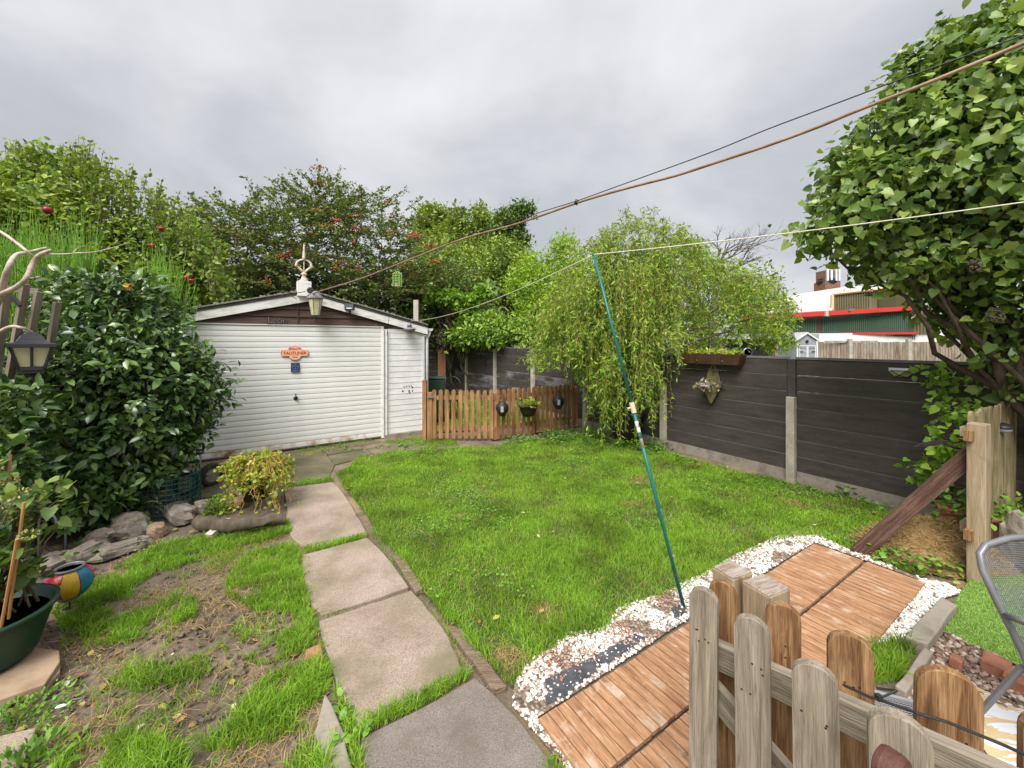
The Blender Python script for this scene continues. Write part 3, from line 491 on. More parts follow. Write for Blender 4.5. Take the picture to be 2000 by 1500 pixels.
# gable lantern
l = empty('wall_lantern', gw(-1.18, -0.26, 2.16), grz, 'old carriage lantern with yellowed glass hanging at the garage gable peak', 'lantern')
MB().lathe([(0.13, 0.36), (0.125, 0.38), (0.085, 0.42), (0.05, 0.46), (0.03, 0.485), (0, 0.49)], 6).build('cap', M['lantern_cap'], l)
MB().lathe([(0.062, 0.085), (0.105, 0.355)], 6).build('glass', M['lamp_glass'], l)
MB().lathe([(0, 0.17), (0.03, 0.18), (0.042, 0.215), (0.03, 0.255), (0.012, 0.28), (0.012, 0.35)], 12).build('bulb', M['bulb'], l, smooth=True)
for k in range(6):
    a = 2 * math.pi * k / 6; MB().tube([(0.064*math.cos(a), 0.064*math.sin(a), 0.085), (0.107*math.cos(a), 0.107*math.sin(a), 0.358)], 0.005, 6).build('frame_bar', M['lantern_cap'], l)
MB().lathe([(0.0, 0), (0.018, 0.01), (0.02, 0.05), (0.045, 0.06), (0.068, 0.075), (0.068, 0.086), (0, 0.086)], 10).build('base', M['lantern_black'], l)
MB().tube([(0, 0, 0.03), (0.0, 0.06, 0.01), (0, 0.13, 0.03), (0, 0.22, 0.08)], 0.008, 6).build('bracket', M['lantern_black'], l)
# floodlight
l = empty('floodlight', gw(-0.62, -0.14, 2.36), grz - 0.5, 'small black LED floodlight on the right slope of the garage gable', 'floodlight')
MB().box((0, 0, 0.06), (0.17, 0.035, 0.12), rot=(R(8), 0, 0)).build('housing', M['black_plastic'], l, bevel=0.006)
MB().box((0, -0.021, 0.062), (0.14, 0.006, 0.09), rot=(R(8), 0, 0)).build('glass', M['window_glass'], l)
MB().box((0, -0.026, 0.035), (0.09, 0.004, 0.022), rot=(R(8), 0, 0)).build('led_panel', M['white_wall'], l)
MB().tube([(0, 0.01, -0.06), (0, 0.01, 0.0)], 0.02, 10).build('sensor', M['black_plastic'], l)
MB().tube([(0, 0.02, 0.0), (0, 0.06, -0.02), (0, 0.10, -0.02)], 0.008, 6).build('bracket', M['black_plastic'], l)
MB().tube([(0.02, 0.02, -0.05), (0.06, 0.05, -0.12), (0.05, 0.09, -0.2), (0.01, 0.10, -0.22)], 0.003, 5).build('cable', M['black_plastic'], l)
# domed bulkhead lamp under the right eave
l = empty('eave_lamp', gw(0.45, -0.19, 1.98), grz, 'grey domed lamp with wide glass shade under the right garage eave', 'lamp')
MB().lathe([(0.045, 0.10), (0.04, 0.15), (0.03, 0.17), (0, 0.175)], 14).build('cap', M['grey_metal'], l, smooth=True)
MB().lathe([(0.05, 0.0), (0.07, 0.015), (0.12, 0.06), (0.12, 0.066), (0.06, 0.095), (0.045, 0.10)], 16).build('shade', M['lantern_cap'], l, smooth=True)
MB().tube([(0, 0, 0.14), (0, 0.1, 0.16)], 0.01, 6).build('bracket', M['grey_metal'], l)
# signs on the door
s = empty('door_sign', gw(-1.46, -0.022, 1.615), grz, 'peach and red badge reading TAUTLINER on the garage door', 'sign')
out = []
for x, y in ((-.195, -.05), (-.085, -.05)): out.append((x, y))
for k in range(9): a = math.pi + math.pi * k / 8; out.append((0.088 * math.cos(a) - 0.0, -0.052 + 0.07 * math.sin(a)))
out += [(.195, -.05), (.205, 0.0), (.195, .045), (.10, .05)]
for k in range(9): a = math.pi * k / 8; out.append((0.1 * math.cos(a), 0.052 + 0.062 * math.sin(a)))
out += [(-.195, .045), (-.205, 0.0)]
MB().prism(out, 0, 0.008, FR).build('border', M['sign_red'], s)
MB().prism([(x * 0.955, y * 0.93) for x, y in out], 0.008, 0.0105, FR).build('plate', M['sign_peach'], s)
text_mesh('lettering', 'TAUTLINER', 0.066, M['sign_red'], s, (0, -0.0115, -0.002), (R(90), 0, 0), 0.0008, 0.0022, 1.0)
text_mesh('lettering', 'BOALLOY', 0.042, M['sign_red'], s, (0, -0.0115, 0.068), (R(90), 0, 0), 0.0008, 0.0014, 0.95)
MB().box((0, -0.0115, -0.072), (0.075, 0.002, 0.012)).build('lettering', M['sign_red'], s)
MB().box((0, -0.0115, -0.045), (0.12, 0.002, 0.005)).build('lettering', M['sleeper'], s)
s = empty('blue_plaque', gw(-1.455, -0.022, 1.375), grz, 'small dark blue tile with star ornament below the badge on the garage door', 'plaque')
MB().box((0, -0.005, 0), (0.13, 0.012, 0.155)).build('plate', M['plaque_blue'], s, bevel=0.004)
mb = MB()
for k in range(4):
    a = k * math.pi / 2; c = (0.0 + 0.038 * math.cos(a + .785), 0.022 + 0.038 * math.sin(a + .785))
    mb.tube([(c[0] + 0.026 * math.cos(t), -0.0125, c[1] + 0.026 * math.sin(t)) for t in [a + math.pi * 0.5 + i * math.pi / 6 + 0.785 - 0.0 for i in range(7)]], 0.0022, 4)
mb.tube([(0.05 * math.cos(t), -0.0125, 0.022 + 0.05 * math.sin(t)) for t in [i * math.pi / 12 for i in range(25)]], 0.002, 4)
mb.build('ornament', M['plaque_line'], s)
for i in range(2): MB().box((0, -0.0125, -0.048 - i * 0.014), (0.085, 0.002, 0.005)).build('lettering', M['plaque_line'], s)
# ---------------------------------------------------------------- dark board fence on the right and across the back
P0 = Vector((3.65, 5.2, 0)); FD = Vector((-1.03, 1.655, 0)); FL = FD.length; fz = math.atan2(FD.y, FD.x)
fence = empty('board_fence', P0, fz, 'long dark brown composite board fence along the right side of the lawn with concrete posts', 'fence')
NB = 7
for k in range(-2, 6):                            # bay k runs from post k to post k+1
    top0, top1 = 1.575, 1.575
    if k >= 1: top0, top1 = 1.56 + 0.03 * (k - 1), 1.56 + 0.03 * k
    hb = (top0 - 0.13) / NB; x0 = k * FL + 0.055; x1 = (k + 1) * FL - 0.055; worn = k >= 1
    base = MB().box(((x0 + x1) / 2, 0, 0.06), (x1 - x0, 0.05, 0.15)).build('gravel_board', M['kerb'], fence)
    for i in range(NB):
        za, zb = 0.135 + i * hb, 0.135 + (i + 1) * hb - 0.004; yb = rnd.uniform(-.002, .002)
        mb = MB().add([(x0, 0.012 + yb, za), (x1, 0.012 + yb, za), (x1, 0.020 + yb, zb - 0.012), (x0, 0.020 + yb, zb - 0.012), (x0, 0.008, zb), (x1, 0.008, zb),
                       (x0, -0.014, za), (x1, -0.014, za), (x1, -0.014, zb), (x0, -0.014, zb)],
                      [(1, 0, 3, 2), (2, 3, 4, 5), (6, 7, 8, 9), (0, 1, 7, 6), (5, 4, 9, 8), (0, 6, 9, 4, 3), (1, 2, 5, 8, 7)])
        mb.build('fence_board', M['fence_worn'] if worn and i in (1, 2, 3) and rnd.random() < 0.75 else M['fence_dark'], fence)
    MB().box(((x0 + x1) / 2, 0, 0.135 + NB * hb + 0.012), (x1 - x0 + 0.02, 0.05, 0.03)).build('top_rail', M['fence_cap'], fence)
for k in range(-2, 7):
    ph = 1.09 if k <= 1 else 1.60
    if k != -2: MB().box((0, 0, ph / 2 - 0.1), (0.10, 0.12, ph + 0.2), taper=0.97).build('concrete_post', M['post_concrete'], fence, loc=(k * FL, 0.02, 0), bevel=0.006)
    if k <= 1: MB().box((0, 0, (1.58 + ph) / 2), (0.09, 0.075, 1.58 - ph)).build('post_extension', M['fence_dark'], fence, loc=(k * FL, 0, 0), bevel=0.004)

# tall panel and brick pier behind the garage
fb = empty('tall_panel', (-3.2, 14.2, 0), R(8), 'tall dark panel with pale metal frame standing behind the garage', 'fence panel')
for i in range(8): MB().box((0.45, 0, 0.15 + i * 0.245), (1.7, 0.03, 0.238)).build('panel_board', M['fence_dark'], fb)
MB().box((0.45, -0.01, 2.06), (1.78, 0.05, 0.04)).build('top_rail', M['fence_cap'], fb)
MB().box((1.32, -0.01, 1.02), (0.05, 0.05, 2.05)).build('post', M['white_board'], fb)
fb = empty('brick_pier', A(863, 668, 13.6).xy.to_3d(), R(8), 'narrow red brick pier at the far end of the dark fence', 'pier')
for i in range(20):
    for j in range(2 if i % 2 else 1):
        wdt = 0.125 if i % 2 else 0.26; MB().box(((j - 0.5) * 0.135 if i % 2 else 0, 0, 0.04 + i * 0.077), (wdt, 0.22, 0.066)).build('brick', M['brick'], fb)
MB().box((0, 0, 0.77), (0.25, 0.205, 1.53)).build('mortar_core', M['kerb'], fb)
t = MB().box((0, 0, 1.45), (0.12, 0.12, 2.9)).build('concrete_post', M['post_concrete'], None, loc=(A(813, 668, 10.5).x, 10.5, 0)); tag(t, 'pale square concrete post rising behind the right end of the garage roof', 'post')

# ---------------------------------------------------------------- low orange picket fence by the garage
def picket_mesh(name, w, h, th, m, round_=True, n=7):
    pts = [(-w/2, 0), (w/2, 0), (w/2, h - w/2 * 0.9)] + [(w/2 * math.cos(a), h - w/2 * 0.9 + w/2 * 0.9 * math.sin(a)) for a in [math.pi * i / n for i in range(1, n)]] + [(-w/2, h - w/2 * 0.9)]
    mb = MB().prism(pts, -th/2, th/2, FR); me = bpy.data.meshes.new(name); me.from_pydata(mb.v, [], mb.f); me.update(); me.materials.append(m); return me
pk = picket_mesh('picket', 0.072, 0.87, 0.02, M['picket_orange'])
pf = empty('picket_fence', (-1.5, 7.3, 0), 0, 'low orange-brown round-topped picket fence with gate between the garage and the willow', 'picket fence')
def put_picket(parent, me, x, y, z, rz, name='picket', sz=1.0, bev=0.0):
    o = bpy.data.objects.new(name, me); link(o, parent); o.location = (x, y, z); o.rotation_euler = (rnd.uniform(-.012, .012), rnd.uniform(-.014, .014), rz + rnd.uniform(-.03, .03)); o.scale = (1, 1, sz)
    if bev: b = o.modifiers.new('bevel', 'BEVEL'); b.width = bev; b.segments = 2; b.limit_method = 'ANGLE'; b.angle_limit = R(35)
    return o
for i in range(10): put_picket(pf, pk, 0.085 + i * 0.1155, 0.0, 0.04, 0, sz=1.02 + rnd.uniform(-.012, .012))
n2 = 17; dx, dy = 1.62, 1.12; ang = math.atan2(dy, dx)
for i in range(n2): tt = (i + 0.6) / n2; put_picket(pf, pk, 1.19 + dx * tt, -0.02 + dy * tt, 0.03, ang, sz=1.03 + rnd.uniform(-.012, .012))
for z in (0.22, 0.78):
    MB().box((0.62, 0.035, z), (1.16, 0.045, 0.07)).build('rail', M['picket_orange'], pf)
    MB().box((0, 0, 0), (math.hypot(dx, dy), 0.045, 0.07)).build('rail', M['picket_orange'], pf, loc=(1.21 + dx / 2, 0.03 + dy / 2, z), rot=(0, 0, ang))
for x, y, h_, w_ in ((-0.10, 0.03, 1.10, 0.075), (0.0, 0.02, 0.88, 0.09), (1.17, 0.07, 0.86, 0.09), (2.0, 0.66, 0.86, 0.09), (2.84, 1.2, 0.86, 0.09)): MB().box((0, 0, h_ / 2), (w_, 0.09, h_)).build('fence_post', M['picket_orange'], pf, loc=(x, y, 0), bevel=0.004)
MB().box((0.02, -0.04, 0.8), (0.10, 0.02, 0.035)).build('gate_latch', M['grey_metal'], pf)
for (u, v, d, lab) in ((981, 797, 7.22, 'black urn-shaped lantern hanging on the picket fence left of the oval planter'), (1090, 784, 7.86, 'black urn-shaped lantern hanging on the picket fence right of the oval planter')):
    p = A(u, v, d); l = empty('hanging_lantern', p - Vector((0, 0.02, 0.14)), 0, lab, 'lantern', 'lanterns hanging on the low picket fence')
    MB().lathe([(0, 0.0), (0.05, 0.0), (0.06, 0.02), (0.105, 0.09), (0.118, 0.15), (0.105, 0.20), (0.07, 0.235), (0.06, 0.25), (0.04, 0.27), (0, 0.275)], 16).build('body', M['dark_pot'], l, smooth=True)
    MB().box((0, -0.112, 0.14), (0.05, 0.02, 0.10)).build('window_panel', M['grey_roof'], l)
    MB().tube([(-0.05, 0, 0.25), (-0.04, 0, 0.33), (0, 0.03, 0.38), (0.04, 0, 0.33), (0.05, 0, 0.25)], 0.006, 6).build('handle', M['black_plastic'], l)
p = A(1032, 797, 7.55); o = empty('oval_planter', p - Vector((0, 0.06, 0.14)), ang, 'black oval planter of yellow-green plants hung on the picket fence between two lanterns', 'planter')
MB().lathe([(0, 0), (0.11, 0.0), (0.16, 0.07), (0.20, 0.18), (0.215, 0.185), (0.215, 0.20), (0.19, 0.20), (0.18, 0.15), (0, 0.14)], 20, ey=0.55).build('bowl', M['dark_pot'], o, smooth=True)
MB().tube([(-0.1, 0.06, 0.19), (-0.08, 0.08, 0.30), (0, 0.09, 0.34), (0.08, 0.08, 0.30), (0.1, 0.06, 0.19)], 0.008, 6).build('hook', M['black_plastic'], o)
Pc = np.array(p) + [0, -0.06, 0.09]; n = 420; D = unit(n) + [0, -0.2, 0.5]
foliage('foliage', np.array(Pc) + rng.normal(size=(n, 3)) * [0.085, 0.05, 0.035], D, unit(n) + [0, 0, 1], 0.05 * (0.6 + rng.random(n)), T_small, M['leaf_creeper'], o)

# ---------------------------------------------------------------- items behind the low picket fence
o = empty('wheelie_bin', (A(847, 668, 9.0).x, 9.0, 0), R(12), 'green wheelie bin standing behind the picket fence beside the garage', 'wheelie bin')
MB().box((0, 0, 0.53), (0.44, 0.5, 0.9), taper=1.12).build('body', M['bin_green'], o, bevel=0.02)
MB().box((0, 0, 1.0), (0.56, 0.6, 0.05), rot=(R(-3), 0, 0), taper=0.93).build('lid', M['bin_green'], o, bevel=0.015)
MB().tube([(-0.2, 0.3, 0.98), (0.2, 0.3, 0.98)], 0.018, 8).build('handle', M['bin_green'], o)
for s_ in (-1, 1): MB().lathe([(0, -0.025), (0.1, -0.025), (0.1, 0.025), (0, 0.025)], 16, Matrix.Translation((0.2 * s_, 0.22, 0.1)) @ Matrix.Rotation(R(90), 4, 'Y')).build('wheel', M['tyre'], o)
o = empty('garden_chair', (A(876, 668, 9.4).x, 9.4, 0), R(-25), 'dark ornate metal garden chair behind the picket fence beside the green bin', 'chair')
MB().tube([(0.22 * math.cos(a), 0.2, 0.75 + 0.22 * math.sin(a)) for a in [i * math.pi / 8 for i in range(17)]], 0.014, 6).build('back_frame', M['dark_metal'], o)
sc_ = MB()
for k in range(5): a = math.pi * (k + 0.5) / 5; sc_.tube([(0.03 * math.cos(a), 0.2, 0.56 + 0.02 * math.sin(a)), (0.12 * math.cos(a + .3), 0.2, 0.75 + 0.1 * math.sin(a + .3)), (0.21 * math.cos(a), 0.2, 0.75 + 0.21 * math.sin(a))], 0.01, 5)
for k in range(4): sc_.tube([(-0.13 + 0.087 * k + 0.035 * math.cos(t), 0.2, 0.72 + 0.05 * math.sin(t)) for t in [i * math.pi / 4 for i in range(9)]], 0.007, 5)
sc_.build('back_scrollwork', M['dark_metal'], o)
MB().lathe([(0, 0.43), (0.22, 0.43), (0.23, 0.445), (0.22, 0.46), (0, 0.455)], 16).build('seat', M['dark_metal'], o)
for sx_ in (-1, 1):
    for sy_ in (-1, 1): MB().tube([(0.15 * sx_, 0.15 * sy_, 0.44), (0.17 * sx_, 0.17 * sy_, 0.2), (0.2 * sx_, 0.2 * sy_, 0)], 0.012, 6).build('leg', M['dark_metal'], o)
    MB().tube([(0.22 * sx_, 0.2, 0.7), (0.25 * sx_, 0.0, 0.66), (0.24 * sx_, -0.16, 0.62), (0.2 * sx_, -0.15, 0.44)], 0.012, 6).build('arm', M['dark_metal'], o)

# ---------------------------------------------------------------- things on the dark fence
def on_fence(s, off, z): return P0 + FD * s + Vector((-0.849, -0.528, 0)) * off + Vector((0, 0, z))
o = empty('window_box', on_fence(0.53, 0.10, 1.47), fz, 'long brown trough planter of sparse plants fixed along the top of the dark fence', 'planter')
MB().add([(-.42, -.075, 0), (.42, -.075, 0), (.42, .075, 0), (-.42, .075, 0), (-.47, -.10, .15), (.47, -.10, .15), (.47, .10, .15), (-.47, .10, .15), (-.45, -.08, .15), (.45, -.08, .15), (.45, .08, .15), (-.45, .08, .15), (-.44, -.07, .11), (.44, -.07, .11), (.44, .07, .11), (-.44, .07, .11)],
    [(3, 2, 1, 0), (0, 1, 5, 4), (1, 2, 6, 5), (2, 3, 7, 6), (3, 0, 4, 7), (4, 5, 9, 8), (5, 6, 10, 9), (6, 7, 11, 10), (7, 4, 8, 11), (8, 9, 13, 12), (9, 10, 14, 13), (10, 11, 15, 14), (11, 8, 12, 15), (12, 13, 14, 15)]).build('trough', M['box_brown'], o)
for x in (-0.2, 0.2): MB().tube([(x, -0.10, 0.0), (x, 0.11, -0.01), (x, 0.12, 0.12)], 0.006, 5).build('bracket', M['dark_metal'], o); MB().lathe([(0, 0), (0.012, 0), (0.010, 0.008), (0, 0.01)], 8, Matrix.Translation((x, 0.09, 0.05)) @ Matrix.Rotation(R(-90), 4, 'X')).build('bolt', M['grey_metal'], o)
c = np.array(on_fence(0.53, 0.10, 1.63)); n = 360; tx = rng.uniform(-.42, .42, n); Pq = c + np.outer(tx, np.array(FD / FL)) + rng.normal(size=(n, 3)) * [.03, .03, .02]
foliage('foliage', Pq, unit(n) + [0, 0, .4], unit(n) + [0, 0, 1], 0.05 * (.6 + rng.random(n)), T_small, M['leaf_creeper'], o)
MB().add([(0, 0, 0.1), (0.07, 0, 0.1), (0.035, 0.01, 0.25)], [(0, 1, 2), (2, 1, 0)]).box((0.1, 0, 0.15), (0.12, 0.03, 0.015)).build('plant_marker', M['white_board'], o)
o = empty('cone_basket', on_fence(0.545, 0.09, 0.86), fz, 'green wicker cone basket of pale artificial flowers hanging on the dark fence', 'basket')
mb = MB()
for i in range(22):
    z = 0.02 + i * 0.012; r_ = 0.012 + 0.125 * (i / 21); mb.tube([(r_ * math.cos(t) * (1 + .03 * math.sin(9 * t + i)), r_ * math.sin(t) * 0.8, z) for t in [k * 2 * math.pi / 14 for k in range(15)]], 0.0062, 5, False)
mb.build('cone_weave', M['wicker'], o)
mb = MB()
for k in range(-5, 6):
    a = k / 5; mb.tube([(0.115 * a, -0.05, 0.27), (0.095 * a, -0.055, 0.40), (0.035 * a + (0.03 if a > 0 else -0.03 if a < 0 else 0), -0.06, 0.54)], 0.006, 5)
for i in range(7): z = 0.29 + i * 0.03; ww = 0.115 - i * 0.010; mb.tube([(-ww, -0.05, z), (0, -0.045, z), (ww, -0.05, z)], 0.005, 5)
mb.tube([(0.035 * math.cos(t), -0.06, 0.545 + 0.045 * math.sin(t)) for t in [k * math.pi / 6 for k in range(13)]], 0.011, 6, False); mb.build('back_weave', M['wicker'], o)
c = np.array(on_fence(0.545, 0.16, 1.14)); n = 260; Q = c + rng.normal(size=(n, 3)) * [.07, .06, .03]
foliage('leaves', Q, unit(n), unit(n) + [0, 0, 1], 0.045 * (.6 + rng.random(n)), T_small, M['leaf_grey'], o)
def blossoms(parent, C, r, m, name='flower', petals=6):
    for c in C:
        n = petals * 2; D = unit(n) + np.array([0, 0, 0.3]); me = leaf_mesh(name, np.tile([0, 0, 0.], (n, 1)), D, unit(n), [r] * n, T_oval(0.35), m); ob = bpy.data.objects.new(name, me); link(ob, parent)
        ob.matrix_basis = parent.matrix_basis.inverted() @ Matrix.Translation(tuple(c))
blossoms(o, [c + rng.normal(size=3) * [.085, .06, .018] + [0, -.01, .01] for _ in range(20)], 0.028, M['petal'])
sl = MB
o = empty('solar_light', on_fence(-0.54, 0.05, 1.475), fz, 'faceted solar wall light on the dark fence right of the middle concrete post', 'solar light')
vs = [(-.10, 0, .045), (.10, 0, .045), (.085, .07, .05), (-.085, .07, .05), (-.10, 0, 0), (.10, 0, 0), (.06, .075, .02), (-.06, .075, .02), (-.05, 0, -.05), (.05, 0, -.05), (0, .055, -.03)]
MB().add(vs, [(0, 3, 2, 1), (0, 4, 7, 3), (1, 2, 6, 5), (3, 7, 6, 2)]).build('solar_panel', M['white_wall'], o)
MB().add(vs, [(4, 8, 10, 7), (7, 10, 6), (6, 10, 9, 5), (8, 9, 10)]).build('lens', M['lamp_glass'], o)
mb = MB()
for a, b in ((4, 8), (8, 10), (10, 7), (10, 6), (10, 9), (9, 5), (4, 7), (5, 6), (7, 6), (8, 9)): mb.tube([vs[a], vs[b]], 0.004, 5)
mb.build('frame', M['dark_pot'], o)

# ---------------------------------------------------------------- post, pickets and plank at the right
rf = empty('side_fence', (3.50, 3.0, 0), R(28), 'weathered green-stained picket fence with a thick pale post at the right edge', 'fence')
MB().box((0, 0, 0.59), (0.115, 0.10, 1.20)).build('fence_post', M['post_wood'], rf, bevel=0.006)
spk = picket_mesh('picket', 0.075, 1.235, 0.02, M['fence_green_wood'], n=5)
for i in range(13): put_picket(rf, spk, 0.10 + i * 0.118, 0.06, 0.02, 0, sz=1.0 + rnd.uniform(-.008, .008) + i * 0.003)
for z in (0.36, 1.10):
    MB().box((0.85, 0.095, z), (1.55, 0.04, 0.075)).build('rail', M['post_wood'], rf)
    MB().box((-0.082, 0.03, z), (0.05, 0.045, 0.075)).build('rail_end', M['picket_warm'], rf)
o = empty('solar_light', A(1958, 836, 3.42) , R(30), 'small black-topped solar light on the weathered picket fence at the right edge', 'solar light')
MB().lathe([(0.065, 0.0), (0.062, 0.012), (0.045, 0.035), (0.02, 0.045), (0, 0.047)], 14).build('cap', M['black_plastic'], o, smooth=True)
MB().lathe([(0.0, -0.035), (0.045, -0.032), (0.058, -0.01), (0.06, 0.0)], 14).build('lens', M['grey_roof'], o, smooth=True)
a, b = G(1682, 1082, 0.0), A(1893, 897, 3.06); dvec = b - a; L_ = dvec.length
o = MB().box((0, 0, 0), (0.112, 0.035, L_ + 0.1)).build('leaning_plank', M['plank_dark'], None, bevel=0.004)
zx = dvec.normalized(); xx_ = Vector((zx.z, 0, -zx.x)).normalized() * 1.0; xx_ = (Vector((0.0, 0, 0)) + zx.cross(Vector((-0.35, -1, 0.2)).normalized())).normalized(); yy_ = zx.cross(xx_)
o.matrix_basis = Matrix.Translation((a + b) / 2 + Vector((0, 0, 0.03))) @ Matrix([[xx_[r], yy_[r], zx[r], 0] for r in range(3)] + [[0, 0, 0, 1]])
tag(o, 'dark brown rough plank leaning from the ground against the pale fence post', 'plank')
o = empty('iron_bracket', A(1876, 872, 3.1), 0, 'flat black iron bracket sticking out left from the pale fence post', 'bracket')
MB().prism([(-0.36, -0.005), (-0.28, 0.0), (-0.2, 0.01), (-0.12, 0.022), (-0.1, 0.045), (-0.2, 0.05), (-0.3, 0.025)], -0.005, 0.005, FR).build('blade', M['dark_metal'], o)
MB().tube([(-0.14, 0, 0.03), (-0.06, 0, -0.005), (0.0, 0.0, -0.02), (0.06, 0.0, -0.015)], 0.009, 6).build('arm', M['dark_metal'], o)

# ---------------------------------------------------------------- foreground picket gate
fg = empty('gate', (0.60, 1.33, 0), 0, 'weathered grey double-sided picket gate panel in the foreground, round tops and black cable tie', 'picket gate')
def hero(x, y, z, w, rz, m, th=0.027, name='picket'):
    me = picket_mesh(name, w, z, th, m, n=12); o = put_picket(fg, me, x - 0.60, y - 1.33, 0.0, rz, name, bev=0.0015)
    for q_ in range(rnd.randint(3, 5)):            # nail and worm holes
        MB().lathe([(0.0032, 0), (0.0026, 0.0005), (0, 0.0006)], 7, Matrix.Translation((rnd.uniform(-w * .3, w * .3), -th / 2 - 0.0002, z - rnd.choice([0.13, 0.145, 0.16, 0.21, 0.24]) + rnd.uniform(-.01, .01))) @ Matrix.Rotation(R(90), 4, 'X')).build('nail_hole', M['dark_metal'], o)
    return o
zt = 1.0; a1 = math.atan2(-0.457, 0.35) 
for (u, v, dd, w_, m) in ((1372, 1147, 1.28, 0.082, 'picket_grey'), (1478, 1212, 1.125, 0.088, 'picket_grey'), (1602, 1300, 0.972, 0.092, 'picket_grey'), (1774, 1407, 0.83, 0.10, 'picket_grey'), (1990, 1560, 0.70, 0.10, 'picket_grey')):
    p = A(u, v, dd); hero(p.x, p.y, p.z, w_, a1 + 0.28, M[m])
for (u, v, dd, w_, m) in ((1413, 1132, 1.37, 0.085, 'picket_warm'), (1528, 1176, 1.255, 0.092, 'picket_warm'), (1664, 1234, 1.125, 0.10, 'picket_warm'), (1842, 1308, 0.995, 0.118, 'picket_warm'), (2060, 1400, 0.88, 0.11, 'picket_warm')):
    p = A(u, v, dd); hero(p.x, p.y, p.z, w_, a1 + 0.36, M[m])
def beam(a, b, w_, h_, m, name, parent, tw=0.0, bev=0.003):
    a, b = Vector(a), Vector(b); zx = (b - a).normalized(); xx = zx.cross(Vector((0, 0, 1))).normalized(); yy = xx.cross(zx)
    o = MB().box((0, 0, 0), (w_, h_, (b - a).length)).build(name, m, parent, bevel=bev)
    o.matrix_basis = parent.matrix_basis.inverted() @ Matrix.Translation((a + b) / 2) @ Matrix([[xx[r], yy[r], zx[r], 0] for r in range(3)] + [[0, 0, 0, 1]]) if parent else Matrix.Translation((a + b) / 2) @ Matrix([[xx[r], yy[r], zx[r], 0] for r in range(3)] + [[0, 0, 0, 1]])
    return o
beam(A(1396, 1275, 1.325), A(2010, 1560, 0.80), 0.035, 0.085, M['picket_grey'], 'rail', fg)
beam((0.665, 1.31, 0.30), (1.05, 0.80, 0.30), 0.035, 0.085, M['picket_grey'], 'rail', fg)
beam(A(1380, 1335, 1.315), (1.06, 0.80, 0.33), 0.03, 0.08, M['picket_grey'], 'brace', fg)
for (u, v, dd, w_, rz, lab) in ((1430, 1113, 1.50, 0.105, 0.42, 'square timber post'), (1496, 1143, 1.41, 0.115, 0.42, 'square timber post')):
    p = A(u, v, dd); o = MB().box((0, 0, p.z / 2), (w_, w_ * 0.85, p.z)).build('gate_post', M['post_wood'], fg, loc=(p.x - 0.60, p.y - 1.33, 0), rot=(0, 0, rz), bevel=0.005)
    MB().box((0, 0, p.z + 0.0015), (w_ * 0.96, w_ * 0.81, 0.003)).build('end_grain', M['post_end'], o)
# black cable tie round the warm picket and rail, latch knob
ct = MB().tube([A(1648, 1338, 0.985), A(1700, 1362, 1.03), A(1716, 1366, 1.06), A(1790, 1392, 1.0), A(1850, 1410, 0.965), A(1960, 1455, 0.90), A(2060, 1500, 0.84)], 0.0035, 6).tube([A(1712, 1344, 1.10), A(1752, 1349, 1.07), A(1712, 1366, 1.06)], 0.003, 6)
ct.box(A(1716, 1362, 1.055), (0.012, 0.012, 0.014)); tag(ct.build('cable_tie', M['black_plastic'], None, smooth=False), 'black cable tie looped round the pickets of the foreground gate', 'cable tie')
p = A(1742, 1470, 0.66); o = empty('rusty_stake', (p.x, p.y, 0), 0.5, 'rusty red-brown rounded stake end in front of the foreground gate at the bottom', 'stake')
MB().prism([(-0.032, 0.0), (0.032, 0.0), (0.032, p.z - 0.03)] + [(0.032 * math.cos(t), p.z - 0.03 + 0.03 * math.sin(t)) for t in [math.pi * i / 16 for i in range(1, 16)]] + [(-0.032, p.z - 0.03)], -0.02, 0.02, FR).build('blade', M['copper'], o, bevel=0.011)
MB().lathe([(0, 0), (0.008, 0), (0.007, 0.005), (0, 0.006)], 10, Matrix.Translation((0, -0.02, p.z - 0.035)) @ Matrix.Rotation(R(90), 4, 'X')).build('rivet', M['dark_metal'], o)

# ---------------------------------------------------------------- deck tiles
C0 = G(1050, 1403, 0.03); DU = (G(1590, 1060, 0.03) - C0); nt_ = 9; LU = DU.length / nt_; du = DU.normalized(); dvv = Vector((du.y, -du.x, 0)); rzd = math.atan2(du.y, du.x)
TW = 0.345; sw = LU / 6
slat = MB().box((0, 0, 0), (sw - 0.006, TW - 0.010, 0.018)); sm_ = bpy.data.meshes.new('slat'); sm_.from_pydata(slat.v, [], slat.f); sm_.materials.append(M['deck']); sm_.update()
for r_ in range(2):
    for k in range(nt_ if r_ < 2 else 7):
        c = C0 + du * (LU * (k + 0.5)) + dvv * (TW * (r_ + 0.5) + (0.012 if r_ else 0)); rowname = ('lawn-side row', 'gate-side row', '')[r_]
        place = ('at the end by the path', 'second from the path end', 'third from the path end', 'fourth from the path end', 'midway along', 'fourth from the far end', 'third from the far end', 'second from the far end', 'at the far end by the weeds')[k]
        o = empty('deck_tile', (c.x, c.y, 0.021 + rnd.uniform(-.001, .001)), rzd + rnd.uniform(-.004, .004), 'slatted deck tile in the %s, %s' % (rowname, place), 'deck tile', 'wooden deck tiles laid in rows on the gravel')
        for j in range(6):
            s_ = bpy.data.objects.new('slat', sm_); link(s_, o); s_.location = ((j - 2.5) * sw, rnd.uniform(-.002, .002), rnd.uniform(-.001, .001)); s_.rotation_euler = (0, rnd.uniform(-.012, .012), rnd.uniform(-.004, .004))
        for yy in (-0.11, 0.11): MB().box((0, yy, -0.014), (LU - 0.01, 0.03, 0.012)).build('base_strip', M['black_plastic'], o)

